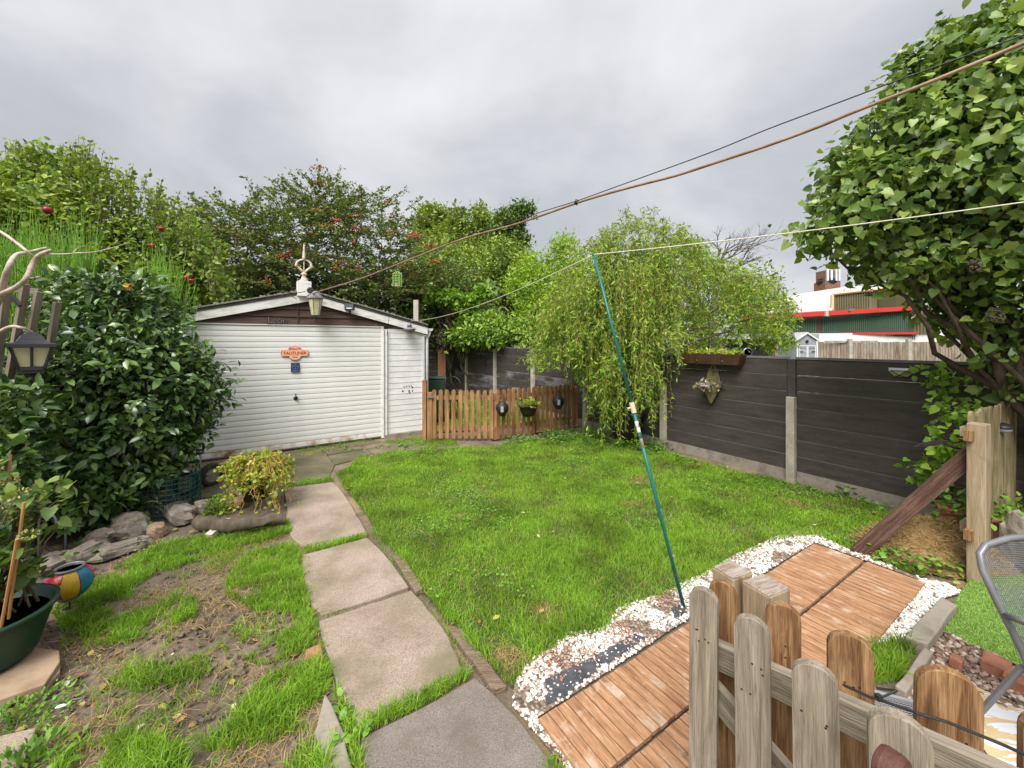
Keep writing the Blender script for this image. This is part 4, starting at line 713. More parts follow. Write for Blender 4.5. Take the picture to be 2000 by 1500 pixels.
# ---------------------------------------------------------------- gravel, turf mat, rug, chairs
def pebbles(name, poly, dens, size, m, zb=0.0, mask=None):
    q = scatter(poly, dens); 
    if mask is not None: q = q[mask(q)]
    n = len(q); t = (1 + 5 ** 0.5) / 2
    ico = np.array([(-1, t, 0), (1, t, 0), (-1, -t, 0), (1, -t, 0), (0, -1, t), (0, 1, t), (0, -1, -t), (0, 1, -t), (t, 0, -1), (t, 0, 1), (-t, 0, -1), (-t, 0, 1)]) / 1.9
    fc = np.array([(0, 11, 5), (0, 5, 1), (0, 1, 7), (0, 7, 10), (0, 10, 11), (1, 5, 9), (5, 11, 4), (11, 10, 2), (10, 7, 6), (7, 1, 8), (3, 9, 4), (3, 4, 2), (3, 2, 6), (3, 6, 8), (3, 8, 9), (4, 9, 5), (2, 4, 11), (6, 2, 10), (8, 6, 7), (9, 8, 1)])
    S = size * (0.5 + rng.random((n, 1, 1)) ** 1.5); sc3 = np.array([1, 1, 0.7]) * (0.7 + 0.6 * rng.random((n, 1, 3))); v = ico[None] * (1 + 0.18 * rng.normal(size=(n, 12, 1))) * S * sc3
    a = rng.random(n) * 6.28; c, s = np.cos(a)[:, None], np.sin(a)[:, None]; v = np.stack([v[..., 0] * c - v[..., 1] * s, v[..., 0] * s + v[..., 1] * c, v[..., 2]], -1)
    v += np.concatenate([q, np.full((n, 1), zb)], 1)[:, None] + np.stack([np.zeros(n), np.zeros(n), (S[:, 0, 0] * 0.35 + rng.random(n) * 0.008)], 1)[:, None]
    o = bpy.data.objects.new(name, npmesh(name, v, (np.arange(n) * 12)[:, None] + fc.ravel()[None], [3] * (20 * n), m)); link(o); return tag(o, kind='stuff')
GR1 = wp([(1600, 1036), (1575, 1034), (1520, 1048), (1430, 1088), (1380, 1118), (1290, 1162), (1210, 1188), (1180, 1228), (1110, 1240), (1040, 1288), (1005, 1335), (1000, 1378), (1060, 1450), (1120, 1520), (1190, 1600), (1150, 1500), (1050, 1403), (1320, 1225), (1590, 1060), (1797, 1134), (1806, 1133), (1700, 1090), (1640, 1066)])
MEM = wp([(1065, 1330), (1150, 1290), (1240, 1240), (1262, 1250), (1170, 1310), (1098, 1368), (1066, 1380)])
sheet('gravel_bed', GR1, 0.005, M['grit'])
ms_ = sheet('weed_membrane', MEM, 0.010, M['membrane'])
MEM2 = wp([(1310, 1190), (1335, 1180), (1345, 1200), (1318, 1210)]); sheet('weed_membrane', MEM2, 0.010, M['membrane'])
def m1(q): return ~(inpoly(q[:, 0], q[:, 1], MEM) & (rng.random(len(q)) < 0.86)) & (vnoise(q, 5.0, 3.1) + 0.5 * vnoise(q, 14.0, 1.1) > -0.32 + 0.12 * np.clip(2.6 - q[:, 1], 0, 1)) & ~(inpoly(q[:, 0], q[:, 1], MEM2) & (rng.random(len(q)) < 0.8))
pebbles('white_gravel', GR1, 9000, 0.0076, M['white_pebble'], 0.001, m1)
pebbles('red_chippings', GR1, 5500, 0.0047, M['red_chip'], 0.006, lambda q: (vnoise(q, 4.0, 9.1) > 0.04))
GR2 = wp([(1799, 1132), (1850, 1142), (1880, 1160), (1842, 1170), (1770, 1240), (1755, 1262), (1700, 1256)])
sheet('gravel_bed', GR2, 0.005, M['grit']); pebbles('white_gravel', GR2, 10000, 0.009, M['white_pebble'], 0.004)
GR3 = wp([(1770, 1352), (1820, 1272), (1850, 1235), (1900, 1262), (2010, 1315), (2100, 1400), (2100, 1480), (1990, 1400), (1850, 1340), (1800, 1500)])
sheet('pebble_bed', GR3, 0.005, M['grit']); pebbles('brown_pebbles', GR3, 5000, 0.012, M['mixed_pebble'], 0.004)
TURF = wp([(1884, 1146), (1900, 1128), (2080, 1118), (2200, 1200), (2120, 1350), (2000, 1300), (1842, 1232), (1846, 1205)], 0.02)
o = tag(MB().prism(TURF, 0.008, 0.018).build('artificial_grass', M['fake_turf']), kind='structure')
def blades(name, q, hmin, hmax, wd, m, lean=0.5, z=0.0, hn=None):
    n = len(q); a = rng.random(n) * 6.283; h = hmin + (hmax - hmin) * rng.random(n) ** 1.3
    if hn is not None: h *= hn
    lx = rng.normal(size=n) * lean; ly = rng.normal(size=n) * lean; wx, wy = np.cos(a) * wd, np.sin(a) * wd
    w_ = (0.6 + 0.8 * rng.random(n)); wx *= w_; wy *= w_
    B = np.stack([q[:, 0], q[:, 1], np.full(n, z)], 1); W_ = np.stack([wx, wy, np.zeros(n)], 1)
    mid = B + np.stack([lx * h * 0.35, ly * h * 0.35, h * 0.6], 1); tip = B + np.stack([lx * h, ly * h, h * (1 - 0.28 * np.clip(np.hypot(lx, ly), 0, 1.6))], 1)
    v = np.stack([B - W_, B + W_, mid + W_ * 0.75, mid - W_ * 0.75, tip], 1)
    lp = (np.arange(n) * 5)[:, None] + np.array([0, 1, 2, 3, 3, 2, 4])[None]
    o = bpy.data.objects.new(name, npmesh(name, v, lp, np.tile([4, 3], n), m)); link(o); return tag(o, kind='stuff')
blades('artificial_turf_pile', scatter(TURF, 42000), 0.012, 0.022, 0.0016, M['fake_turf'], 0.5, 0.017)
RUG = wp([(1838, 1338), (1880, 1335), (2010, 1400), (2150, 1500), (2100, 1700), (1850, 1700), (1800, 1500)])
o = MB().prism(RUG, 0.012, 0.02).build('rug', M['rug']); tag(o, 'pale outdoor rug with wavy golden pattern at the bottom right', 'rug')
# row of broken bricks beside the turf
for i, (u, v, s_, lab) in enumerate(((1945, 1312, 0.10, 'reddish brick half sunk beside the turf mat'), (1992, 1345, 0.11, 'dark broken brick at the right edge below the turf mat'), (1868, 1306, 0.05, 'small orange brick chip among the brown pebbles'))):
    p = G(u, v); o = MB().box((0, 0, 0.03), (s_ * 1.5, s_, 0.07), rot=(0.06, 0.1, 0.6)).build('brick', M['brick'], None, loc=(p.x, p.y, 0), bevel=0.008); tag(o, lab, 'brick')
# grey mesh chair at the right edge
o = empty('mesh_chair', (2.42, 1.62, 0), R(8), 'grey metal garden chair with woven mesh back at the right edge', 'chair')
def bk(x, z): return Vector((x, 0.10 + 0.16 * (z - 0.45) / 0.45 - 0.10 * (1 - (x / 0.3) ** 2) * 0.35, z))
fr = [(-.24, .40), (-.255, .52), (-.275, .66), (-.285, .78), (-.27, .84), (-.23, .875), (-.12, .90), (0, .905), (.12, .90), (.23, .875), (.27, .84), (.285, .78), (.275, .66), (.255, .52), (.24, .40)]
MB().tube([bk(*p) for p in fr], 0.0135, 10).build('back_frame', M['grey_metal'], o, smooth=True)
mb = MB()
def halfw(z): return 0.24 + 0.045 * min(1, (z - .4) / .36) if z < .80 else 0.285 * math.sqrt(max(0, 1 - ((z - .80) / .107) ** 2))
for i in range(70):
    z = 0.42 + i * 0.0069; hw = halfw(z)
    if hw > 0.02: mb.tube([bk(x, z) for x in (-hw, -hw / 2, 0, hw / 2, hw)], 0.0015, 3, False)
for i in range(70):
    x = -0.275 + i * 0.0079; zt_ = 0.80 + 0.105 * math.sqrt(max(0, 1 - (x / 0.285) ** 2)); mb.tube([bk(x, z) for z in (0.42, 0.58, 0.74, zt_)], 0.0012, 3, False)
tag(mb.build('mesh_back', M['grey_metal'], o), kind='stuff')
MB().tube([(-.24, -.36, .42), (-.25, -.1, .40), (-.24, .12, .41), (.24, .12, .41), (.25, -.1, .40), (.24, -.36, .42), (-.24, -.36, .42)], 0.012, 8).build('seat_frame', M['grey_metal'], o, smooth=True)
mb = MB()
for i in range(40): y = -0.35 + i * 0.0117; mb.tube([(-.24, y, .405), (0, y, .395), (.24, y, .405)], 0.0022, 3, False)
for i in range(40): x = -0.235 + i * 0.012; mb.tube([(x, -.36, .41), (x, -.1, .395), (x, .12, .405)], 0.0015, 3, False)
tag(mb.build('mesh_seat', M['grey_metal'], o), kind='stuff')
for s_ in (-1, 1):
    MB().tube([(.27 * s_, .15, .62), (.30 * s_, .05, .645), (.30 * s_, -.2, .64), (.29 * s_, -.34, .60), (.27 * s_, -.36, .3), (.28 * s_, -.38, 0)], 0.013, 8).build('leg', M['grey_metal'], o, smooth=True)
    MB().tube([(.25 * s_, .11, .42), (.28 * s_, .28, 0)], 0.012, 8).build('leg', M['grey_metal'], o)
    MB().box((.30 * s_, -.08, .655), (.05, .30, .014)).build('armrest', M['grey_metal'], o, bevel=0.005)
# low mesh footstool behind the gate
p = Vector((1.42, 1.42, 0)); o = empty('footstool', p, R(-22), 'low grey metal footstool with mesh top seen between the foreground pickets', 'footstool')
MB().tube([(-.2, -.17, .40), (.2, -.17, .40), (.2, .17, .40), (-.2, .17, .40), (-.2, -.17, .40)], 0.014, 8).build('top_frame', M['grey_metal'], o)
mb = MB()
for i in range(34): mb.tube([(-.2, -.165 + i * .01, .40), (.2, -.165 + i * .01, .40)], 0.0016, 3, False)
for i in range(40): mb.tube([(-.195 + i * .01, -.17, .402), (-.195 + i * .01, .17, .402)], 0.0012, 3, False)
tag(mb.build('mesh_top', M['grey_metal'], o), kind='stuff')
for sx_ in (-1, 1):
    for sy_ in (-1, 1): MB().tube([(.2 * sx_, .17 * sy_, .40), (.23 * sx_, .2 * sy_, 0)], 0.013, 8).build('leg', M['grey_metal'], o)

# clothes prop, line and cables
a, b = G(1336, 1187, 0), A(1160, 499, 3.0)
o = empty('clothes_prop', a, 0, 'tall green telescopic clothes prop leaning on the gravel and holding up the washing line', 'clothes prop'); dd = b - a
MB().tube([(0, 0, 0), dd * 0.545], 0.0125, 12).build('lower_tube', M['prop_green'], o, smooth=True)
MB().tube([dd * 0.53, dd], 0.0105, 12).build('upper_tube', M['prop_green'], o, smooth=True)
MB().tube([dd * 0.43, dd * 0.505], 0.01285, 12).build('worn_section', M['prop_worn'], o, smooth=True)
MB().tube([dd * 0.528, dd * 0.558], 0.019, 12).tube([dd * 0.543, dd * 0.543 + Vector((-.04, -.01, -.004))], 0.006, 8).build('clamp', M['cream_plastic'], o)
MB().tube([dd, dd + Vector((-0.012, 0, 0.012))], 0.008, 8).build('fork', M['prop_green'], o)
def sag(pts, k=8, s_=0.0):
    out = []
    for i in range(len(pts) - 1):
        L_ = (pts[i + 1] - pts[i]).length
        for j in range(k): t = j / k; out.append(pts[i].lerp(pts[i + 1], t) - Vector((0, 0, s_ * 4 * t * (1 - t) * L_)))
    return out + [pts[-1]]
ll = A(798, 627, 7.9)
tag(MB().tube(sag([ll, b + Vector((0, 0, 0.008))], 16, 0.022) + sag([b + Vector((0, 0, 0.008)), A(2300, 352, 1.75), A(2300, 352, 1.75) * 1.0 + Vector((6, -3.2, .5))], 12, 0.008), 0.0036, 6).build('washing_line', M['rope_cream'], smooth=True), 'cream plastic washing line running from the garage eave over the green prop to the right', 'washing line')
def far_end(p, L_=7.0): return p + [p[-1] + (p[-1] - p[-2]).normalized() * L_]
tan = [(560, 583), (600, 577), (630, 567), (700, 546), (800, 507), (900, 468), (1000, 440), (1060, 420), (1125, 397), (1180, 380), (1250, 361), (1320, 343), (1400, 317), (1500, 284), (1600, 247), (1650, 226), (1720, 198), (1800, 167), (1900, 126), (2000, 84), (2150, 20), (2300, -50)]
def dep(u): return 1 / (1 / 6.7 + (u - 600) / 1400 * (1 / 1.75 - 1 / 6.7)) if u > 560 else 6.75
def wire(px, off=0.0): return [A(u, v, dep(u)) + Vector((0, 0, off)) for u, v in px]
def smooth_path(p, k=4):
    out = []
    for i in range(len(p) - 1):
        p0, p1, p2, p3 = p[max(i - 1, 0)], p[i], p[i + 1], p[min(i + 2, len(p) - 1)]
        for j in range(k): t = j / k; out.append(0.5 * ((2 * p1) + (p2 - p0) * t + (2 * p0 - 5 * p1 + 4 * p2 - p3) * t * t + (3 * p1 - p0 - 3 * p2 + p3) * t ** 3))
    return out + [p[-1]]
tag(MB().tube(far_end(smooth_path(wire(tan))), 0.0095, 8).build('overhead_cable', M['cable_tan'], smooth=True), 'thick tan overhead cable sagging from the garage ridge up to the right', 'cable')
blk = [(610, 574), (700, 543), (800, 503), (900, 464), (1000, 434), (1060, 413), (1125, 393), (1200, 366), (1300, 330), (1400, 293), (1500, 252), (1620, 207), (1740, 162), (1870, 115), (2000, 68), (2150, 10), (2300, -60)]
tag(MB().tube(far_end(smooth_path(wire(blk))), 0.0035, 6).tube([wire([(1124, 400)])[0], wire([(1128, 390)])[0]], 0.016, 8).build('thin_cable', M['black_plastic'], smooth=True), 'thin black cable tied above the thick tan cable', 'cable')
lp = [gw(-1.33, -0.25, 2.63), gw(-1.5, -0.2, 2.60), gw(-1.72, -0.16, 2.62), gw(-1.86, -0.16, 2.56), gw(-1.83, -0.16, 2.48), gw(-1.7, -0.16, 2.52), gw(-1.6, -0.16, 2.58), gw(-1.45, -0.2, 2.50)]
tag(MB().tube(smooth_path(lp), 0.006, 6).build('loose_cable', M['bark'], smooth=True), 'loose looped cable end on the white bargeboard left of the ridge block', 'cable')
tag(MB().lathe([(0.045, -.015), (0.055, 0), (0.045, .015)], 14, Matrix.Translation(gw(-1.25, -0.2, 2.66)) @ Matrix.Rotation(grz, 4, 'Z') @ Matrix.Rotation(R(90), 4, 'X')).build('cable_clamp', M['lantern_black']), 'round black cable clamp on the front of the ridge block', 'clamp')
# bird feeder
p = A(776, 559, 6.6); o = empty('bird_feeder', p, 0, 'lime green wire bird feeder hanging from the overhead cable above the garage', 'bird feeder'); mb = MB()
for k in range(8): a_ = k * math.pi / 4; mb.tube([(0.075 * math.cos(a_), 0.075 * math.sin(a_), 0), (0.075 * math.cos(a_), 0.075 * math.sin(a_), 0.20), (0.02 * math.cos(a_), 0.02 * math.sin(a_), 0.24)], 0.004, 5)
for z in (0, .04, .08, .12, .16, .2): mb.tube([(0.077 * math.cos(t), 0.077 * math.sin(t), z) for t in [i * math.pi / 8 for i in range(17)]], 0.004, 5)
mb.build('cage', M['feeder_green'], o); MB().lathe([(0, 0), (.04, 0), (.035, .05), (0, .055)], 8).build('feed', M['straw'], o); MB().tube([(0, 0, .24), (.01, 0, .28), (0, 0, .40)], 0.004, 5).build('hook', M['grey_metal'], o)
tag(MB().tube([gw(0.06, -0.06, 1.92), p + Vector((-0.07, 0, 0.02))], 0.004, 5).build('cord', M['bark']), 'thin dark cord running down from the bird feeder to the garage corner', 'cord')

# ---------------------------------------------------------------- left side
lf = empty('side_panel_fence', (-5.0, 3.2, 0), 0, 'black-stained low fence mostly hidden behind the glossy camellia bush', 'fence')
for i in range(7): beam((-0.25 * 0 , -1.4, 0.1 + i * 0.2), (-0.32, 2.4, 0.1 + i * 0.2), 0.02, 0.19, M['fence_dark'], 'fence_board', None).parent = lf
for i in range(3): MB().box((0.02 - 0.14 * i, -1.3 + i * 1.75, 0.75), (0.09, 0.09, 1.5)).build('fence_post', M['fence_dark'], lf)
p = A(62, 727, 3.3); o = empty('post_lantern', p, R(50), 'large black lantern with cream glass panes standing above the camellia bush at the left', 'lantern')
MB().lathe([(0.15, .205), (.19, .205), (.19, .235), (.12, .25), (.085, .30), (.06, .315), (.05, .33), (0, .335)], 4, Matrix.Rotation(R(45), 4, 'Z')).build('roof', M['lantern_black'], o, bevel=0.004)
MB().lathe([(0.088, .02), (.148, .205)], 4, Matrix.Rotation(R(45), 4, 'Z')).build('glass', M['lamp_glass'], o)
for k in range(4):
    a_ = R(45) + k * math.pi / 2; MB().tube([(.09 * math.cos(a_), .09 * math.sin(a_), .02), (.153 * math.cos(a_), .153 * math.sin(a_), .205)], 0.011, 6).build('frame_bar', M['lantern_black'], o)
    a_ += R(45); MB().tube([(.066 * math.cos(a_), .066 * math.sin(a_), .02), (.109 * math.cos(a_), .109 * math.sin(a_), .205)], 0.009, 6).build('frame_bar', M['lantern_black'], o)
    MB().box((.071 * math.cos(a_), .071 * math.sin(a_), .035), (.02, .12, .03), rot=(0, 0, a_)).build('frame_bar', M['lantern_black'], o)
MB().lathe([(.0, -.05), (.05, -.04), (.055, -.015), (.10, -.005), (.10, .02), (0, .02)], 4, Matrix.Rotation(R(45), 4, 'Z')).build('base', M['lantern_black'], o)
MB().tube([(0, 0, -.04), (0, 0, -p.z)], 0.03, 10).build('post', M['lantern_black'], o)
tr = empty('stake_trellis', (-3.9, 3.2, 0), 0, 'weathered grey stake trellis leaning behind the dead white branch at the left edge', 'trellis')
for (u0, v0, u1, v1, d) in ((50, 555, 18, 740, 3.25), (76, 570, 48, 720, 3.3), (12, 570, -8, 740, 3.1), (112, 590, 95, 700, 3.5)): beam(A(u0, v0, d), A(u1, v1, d), 0.05, 0.03, M['old_stake'], 'stake', tr)
beam(A(-30, 560, 3.3), A(78, 570, 3.35), 0.03, 0.05, M['old_stake'], 'cross_rail', tr); beam(A(-20, 534, 3.2), A(40, 598, 3.2), 0.012, 0.03, M['dark_metal'], 'strap', tr)
br = empty('dead_branch', A(20, 520, 2.6), 0, 'bare white sun-bleached branch with forked arms at the left edge', 'branch')
def bt(px, rs, d, nm='limb'):
    pts = [A(u, v, d + 0.05 * math.sin(i * 1.7)) - br.location for i, (u, v) in enumerate(px)]; k = 4; sp = smooth_path(pts, k); rr = np.interp(np.linspace(0, 1, len(sp)), np.linspace(0, 1, len(rs)), rs); MB().tube(sp, [x * .60 * (1 + .04 * math.sin(i * 2.1)) for i, x in enumerate(rr)], 8).build(nm, M['driftwood'], br, smooth=True)
bt([(-40, 640), (-5, 590), (8, 550), (18, 520), (32, 498), (60, 492), (90, 484)], [.034, .032, .026, .020, .012], 2.62); bt([(-30, 590), (0, 575), (30, 562), (50, 545), (62, 520), (75, 500), (98, 489)], [.024, .026, .022, .026, .016], 2.55)
MB().tube([A(-40, 640, 2.6) - br.location, Vector((-3.55 - br.location.x, 2.62 - br.location.y, -br.location.z))], [.03, .045], 8).build('limb', M['driftwood'], br, smooth=True); bt([(-30, 436), (5, 455), (32, 474), (52, 490), (66, 502)], [.012, .015, .013, .011], 2.6); bt([(88, 497), (130, 496), (150, 494), (185, 492), (215, 485), (252, 474)], [.008, .006, .005, .003], 2.55); bt([(142, 494), (152, 484), (165, 480)], [.004, .002], 2.55, 'twig'); bt([(-40, 670), (-5, 650), (20, 638), (42, 640), (62, 648)], [.02, .017, .015, .012], 2.6); bt([(50, 545), (62, 544), (76, 541)], [.016, .011], 2.55, 'twig')
# wheels, mesh roll, rocks, log
o = empty('trolley_wheels', G(402, 958), R(25), 'pair of old black pneumatic trolley wheels lying at the foot of the camellia bush', 'wheels')
for (dx_, dy_, tl) in ((0.02, 0.16, 12), (-0.16, -0.10, -8)):
    T_ = Matrix.Translation((dx_, dy_, 0.145)) @ Matrix.Rotation(R(35 + tl), 4, 'Z') @ Matrix.Rotation(R(90), 4, 'X')
    w_ = MB().lathe([(.085, -.03), (.11, -.042), (.135, -.03), (.145, 0), (.135, .03), (.11, .042), (.085, .03), (.085, -.03)], 22, T_).build('tyre', M['tyre'], o, smooth=True)
    MB().lathe([(0, -.02), (.03, -.035), (.035, -.01), (.08, -.012), (.087, -.03), (.087, .03), (.08, .012), (0, .02)], 16, T_).build('rim', M['wheel_hub'], w_)
MB().tube([(0.02, .16, .145), (-.16, -.10, .145)], .01, 6).build('axle', M['dark_metal'], o)
o = empty('mesh_roll', G(335, 1000), 0, 'roll of dark green wire garden mesh standing under the camellia bush', 'mesh roll'); mb = MB()
for k in range(30): a_ = k * math.pi * 2 / 30; mb.tube([(.24 * math.cos(a_), .24 * math.sin(a_), 0), (.25 * math.cos(a_), .25 * math.sin(a_), .42)], 0.0035, 4, False)
for k in range(26): a_ = k * math.pi * 2 / 26; mb.tube([(.18 * math.cos(a_), .18 * math.sin(a_), 0), (.19 * math.cos(a_), .19 * math.sin(a_), .40)], 0.003, 4, False)
for i in range(9): z = 0.01 + i * .05; mb.tube([((.24 + .004 * (i % 2)) * math.cos(t), .24 * math.sin(t), z + .01 * math.sin(2 * t)) for t in [j * math.pi / 12 for j in range(25)]], 0.0035, 4, False)
tag(mb.build('wire_mesh', M['wire_green'], o), kind='stuff')
def rock(u, v, sx_, sy_, sz_, lab, m='rock', seed=0, name='rock', zb=0.0):
    q = random.Random(seed); bm_ = MB(); n1, n2_ = 9, 14; p = G(u, v); pr = []
    vs, fs = [], []
    for i in range(n1 + 1):
        ph = math.pi * i / n1
        for j in range(n2_):
            th = 2 * math.pi * j / n2_; d = Vector((math.sin(ph) * math.cos(th), math.sin(ph) * math.sin(th), math.cos(ph)))
            f_ = 1 + 0.38 * mnoise.noise(d * 1.3 + Vector((seed * 3.1, 0, 0))) + 0.16 * mnoise.noise(d * 3.4 + Vector((0, seed * 2.3, 0))); d2 = Vector([math.copysign(abs(c) ** 0.78, c) for c in d]) * f_
            vs.append((d2.x * sx_, d2.y * sy_, d2.z * sz_))
    for i in range(n1):
        for j in range(n2_): fs.append((i*n2_+j, (i+1)*n2_+j, (i+1)*n2_+(j+1) % n2_, i*n2_+(j+1) % n2_))
    bm_.add(vs, fs); o = bm_.build(name, M[m], None, loc=(p.x, p.y, sz_ * 0.55 + zb), rot=(q.uniform(-.2, .2), q.uniform(-.2, .2), q.uniform(0, 3)))
    return tag(o, lab, name if name != 'rock' else 'rock', 'rocks edging the border under the camellia')
rock(255, 1045, .20, .14, .13, 'large purplish-grey rock at the foot of the camellia bush', seed=1); rock(307, 1045, .075, .065, .07, 'small upright tan rock right of the large grey rock', 'sandstone', 2)
rock(240, 1076, .20, .10, .055, 'flat pale rock lying in front of the large grey rock', seed=3); rock(165, 1092, .17, .10, .07, 'flat stone beside the shepherd hook', seed=4); rock(352, 1010, .26, .12, .09, 'long mossy rock under the green mesh roll', seed=5)
rock(398, 1000, .11, .09, .07, 'whitish rock between the mesh roll and the bright green herb', seed=6); rock(465, 985, .16, .12, .08, 'pinkish block supporting the creeping jenny pot', 'sandstone', 7); rock(205, 1062, .12, .10, .09, 'dark rock half buried in ivy behind the flat stones', seed=9)
rock(100, 1110, .14, .10, .06, 'low dark stone behind the coloured glass lantern', seed=10)
rk = rock(1985, 1080, .10, .07, .17, 'pitted pale stone ornament standing behind the mesh chair at the right edge', seed=12, name='stone_ornament'); rk.location = (3.98, 3.12, 0.22); rk.scale = (1.1, 1.1, 1.25)
del rk['group']
log = MB(); lpts = [G(385, 1020, .07), G(440, 1026, .10), G(500, 1022, .11), G(556, 1012, .08)]; sp = smooth_path(lpts, 5)
log.tube([q_.lerp(r_, j / 3) for q_, r_ in zip(sp[:-1], sp[1:]) for j in range(3)], [.052 + .012 * math.sin(i * .17) for i in range(3 * (len(sp) - 1))], 16); log.v = [tuple(Vector(q_) + Vector((0, 0, 1)) * (.030 * mnoise.noise(Vector(q_) * 9) + .012 * mnoise.noise(Vector(q_) * 34)) + Vector((.5, -.8, 0)) * .022 * mnoise.noise(Vector(q_) * 14 + Vector((5, 0, 0)))) for q_ in log.v]; tag(log.build('log', M['bark'], smooth=True), 'dark weathered log lying under the trailing creeping jenny', 'log')
o = beam(G(408, 1048, .035), G(446, 1016, .10), .075, .05, M['driftwood'], 'wood_offcut', None); tag(o, 'short pale wood offcut propped against the dark log', 'wood')
# creeping jenny
o = empty('trailing_planter', G(500, 990), 0, 'black pot overflowing with yellow-green creeping jenny beside the path', 'potted plant')
MB().lathe([(.0, .10), (.12, .10), (.15, .40), (.165, .40), (.165, .43), (.145, .43), (.135, .38), (0, .37)], 18).build('pot', M['dark_pot'], o, smooth=True)
pc = np.array(G(500, 990)); Pl, st = [], MB()
for i in range(170):
    a_ = rnd.uniform(0, 6.283); fx = math.cos(a_) + 0.15; fy = math.sin(a_) - 0.1; h0 = .46; Ln = rnd.uniform(.05, .50) * (1.25 if -2.4 < a_ - 6.283 * (a_ > 3.1416) < 0.6 else 0.45); pts = []; hb_ = rnd.uniform(.02, .15)
    out_r = rnd.uniform(.05, .24)
    for j in range(8):
        t = j / 7; r_ = .04 + out_r * min(1, t * 2.4) + .08 * t; z = h0 + hb_ * math.sin(min(1, t * 2.2) * 2.6) - Ln * max(0, t - .25) * 1.2
        pts.append((pc[0] + fx * r_ + .02 * math.sin(j * 2 + i), pc[1] + fy * r_ + .02 * math.cos(j * 3 + i), max(z, .02)))
    st.tube(pts, 0.0022, 3, False)
    nl = 19
    for j in range(nl): t = rnd.random() ** (0.8) * (0.85 if rnd.random() < .75 else 1.0) * 7; k = min(int(t), 6); p_ = np.array(pts[k]) * (1 - (t - k)) + np.array(pts[k + 1]) * (t - k); Pl.append(p_)
Pl = np.array(Pl) + rng.normal(size=(len(Pl), 3)) * .012; tag(st.build('stems', M['cane'], o), kind='stuff').matrix_basis = o.matrix_basis.inverted()
foliage('foliage', Pl, unit(len(Pl)) + [0, 0, -.1], unit(len(Pl)) * .6 + [0, -.2, .7], .034 * (.5 + .8 * rng.random(len(Pl))), T_oval(.42), M['leaf_creeper'], o)
def herb(u, v, r_, h_, n, size, m, lab, cat='plant', name='herb', T=T_small, singles=0, zb=0.0):
    o = empty(name, G(u, v), 0, lab, cat); c = np.array(G(u, v)) + [0, 0, zb]; d = unit(n); d[:, 2] = abs(d[:, 2]); P = c + d * [r_, r_, h_] * (rng.random((n, 1)) ** .5)
    foliage('foliage', P, d + unit(n) * .6, unit(n) * .5 + [0, 0, 1], size * (.6 + .7 * rng.random(n)), T, M[m], o, singles); st = MB()
    for i in range(14): q_ = P[rnd.randrange(n)]; st.tube([c, (c + q_) / 2 + [0, 0, .02], q_], .0025, 4)
    s_ = st.build('stems', M['twig'], o); s_.matrix_basis = o.matrix_basis.inverted(); return o
herb(425, 1000, .15, .17, 900, .026, 'leaf_lime', 'bright green feathery herb growing left of the trailing planter')
herb(40, 1405, .22, .05, 700, .024, 'leaf_weed', 'low clover-like weed patch between the pot slab and the corner slab', name='weed_patch')
herb(60, 1500, .16, .08, 220, .04, 'leaf_weed', 'leafy green weed beside the corner slab at the bottom left', name='weed')
# shepherd hooks
for (u, v, h_, r_, lab) in ((76, 1105, .42, .07, 'larger bent grey shepherd hook under the camellia'), (128, 1090, .30, .03, 'smaller curled shepherd hook beside the bent one')):
    p = G(u, v); o = tag(MB().tube([(0, 0, 0), (0, 0, h_ - r_)] + [(r_ - r_ * math.cos(t), 0, h_ - r_ + r_ * math.sin(t)) for t in [math.pi * k / 8 for k in range(1, 9)]] + [(2 * r_, 0, h_ - r_ - .04), (2 * r_ - .02, 0, h_ - r_ - .05), (2 * r_ - .04, 0, h_ - r_ - .03)], .0075, 8).build('garden_hook', M['grey_metal'], None, loc=p, smooth=True), lab, 'garden hook')
o = empty('glass_lantern', G(136, 1200), R(20), 'round lantern of red, yellow, blue and pink glass panels above the grass', 'lantern')
NS = 8; cols_ = ['glass_red', 'glass_yellow', 'glass_blue', 'glass_pink', 'glass_red', 'glass_yellow', 'glass_blue', 'glass_pink']; prof = [(.05, .12), (.08, .135), (.108, .17), (.118, .21), (.112, .25), (.09, .285), (.068, .30)]
for k in range(NS):
    vs, fs = [], []; a0 = R(-128) + k * 2 * math.pi / NS
    for r_, z in prof:
        for j in range(5): a_ = a0 + (.02 + j / 4 * (2 * math.pi / NS - .04)); vs.append((r_ * math.cos(a_), r_ * math.sin(a_), z))
    for i in range(len(prof) - 1):
        for j in range(4): fs.append((i*5+j, i*5+j+1, (i+1)*5+j+1, (i+1)*5+j))
    MB().add(vs, fs).build('glass_panel', M[cols_[k]], o, smooth=True)
MB().lathe([(.066, .298), (.075, .302), (.075, .315), (.066, .318), (.060, .31), (.066, .298)], 20).build('top_ring', M['grey_metal'], o, smooth=True)
MB().lathe([(.03, .10), (.05, .105), (.053, .12), (.03, .122)], 16).build('foot_ring', M['grey_metal'], o); MB().tube([(0, 0, .0), (0, 0, .30)], .004, 6).build('stem', M['dark_metal'], o); MB().lathe([(.036, 0), (.042, 0), (.042, .045), (.036, .045), (.036, 0)], 16).build('base_ring', M['wheel_hub'], o)
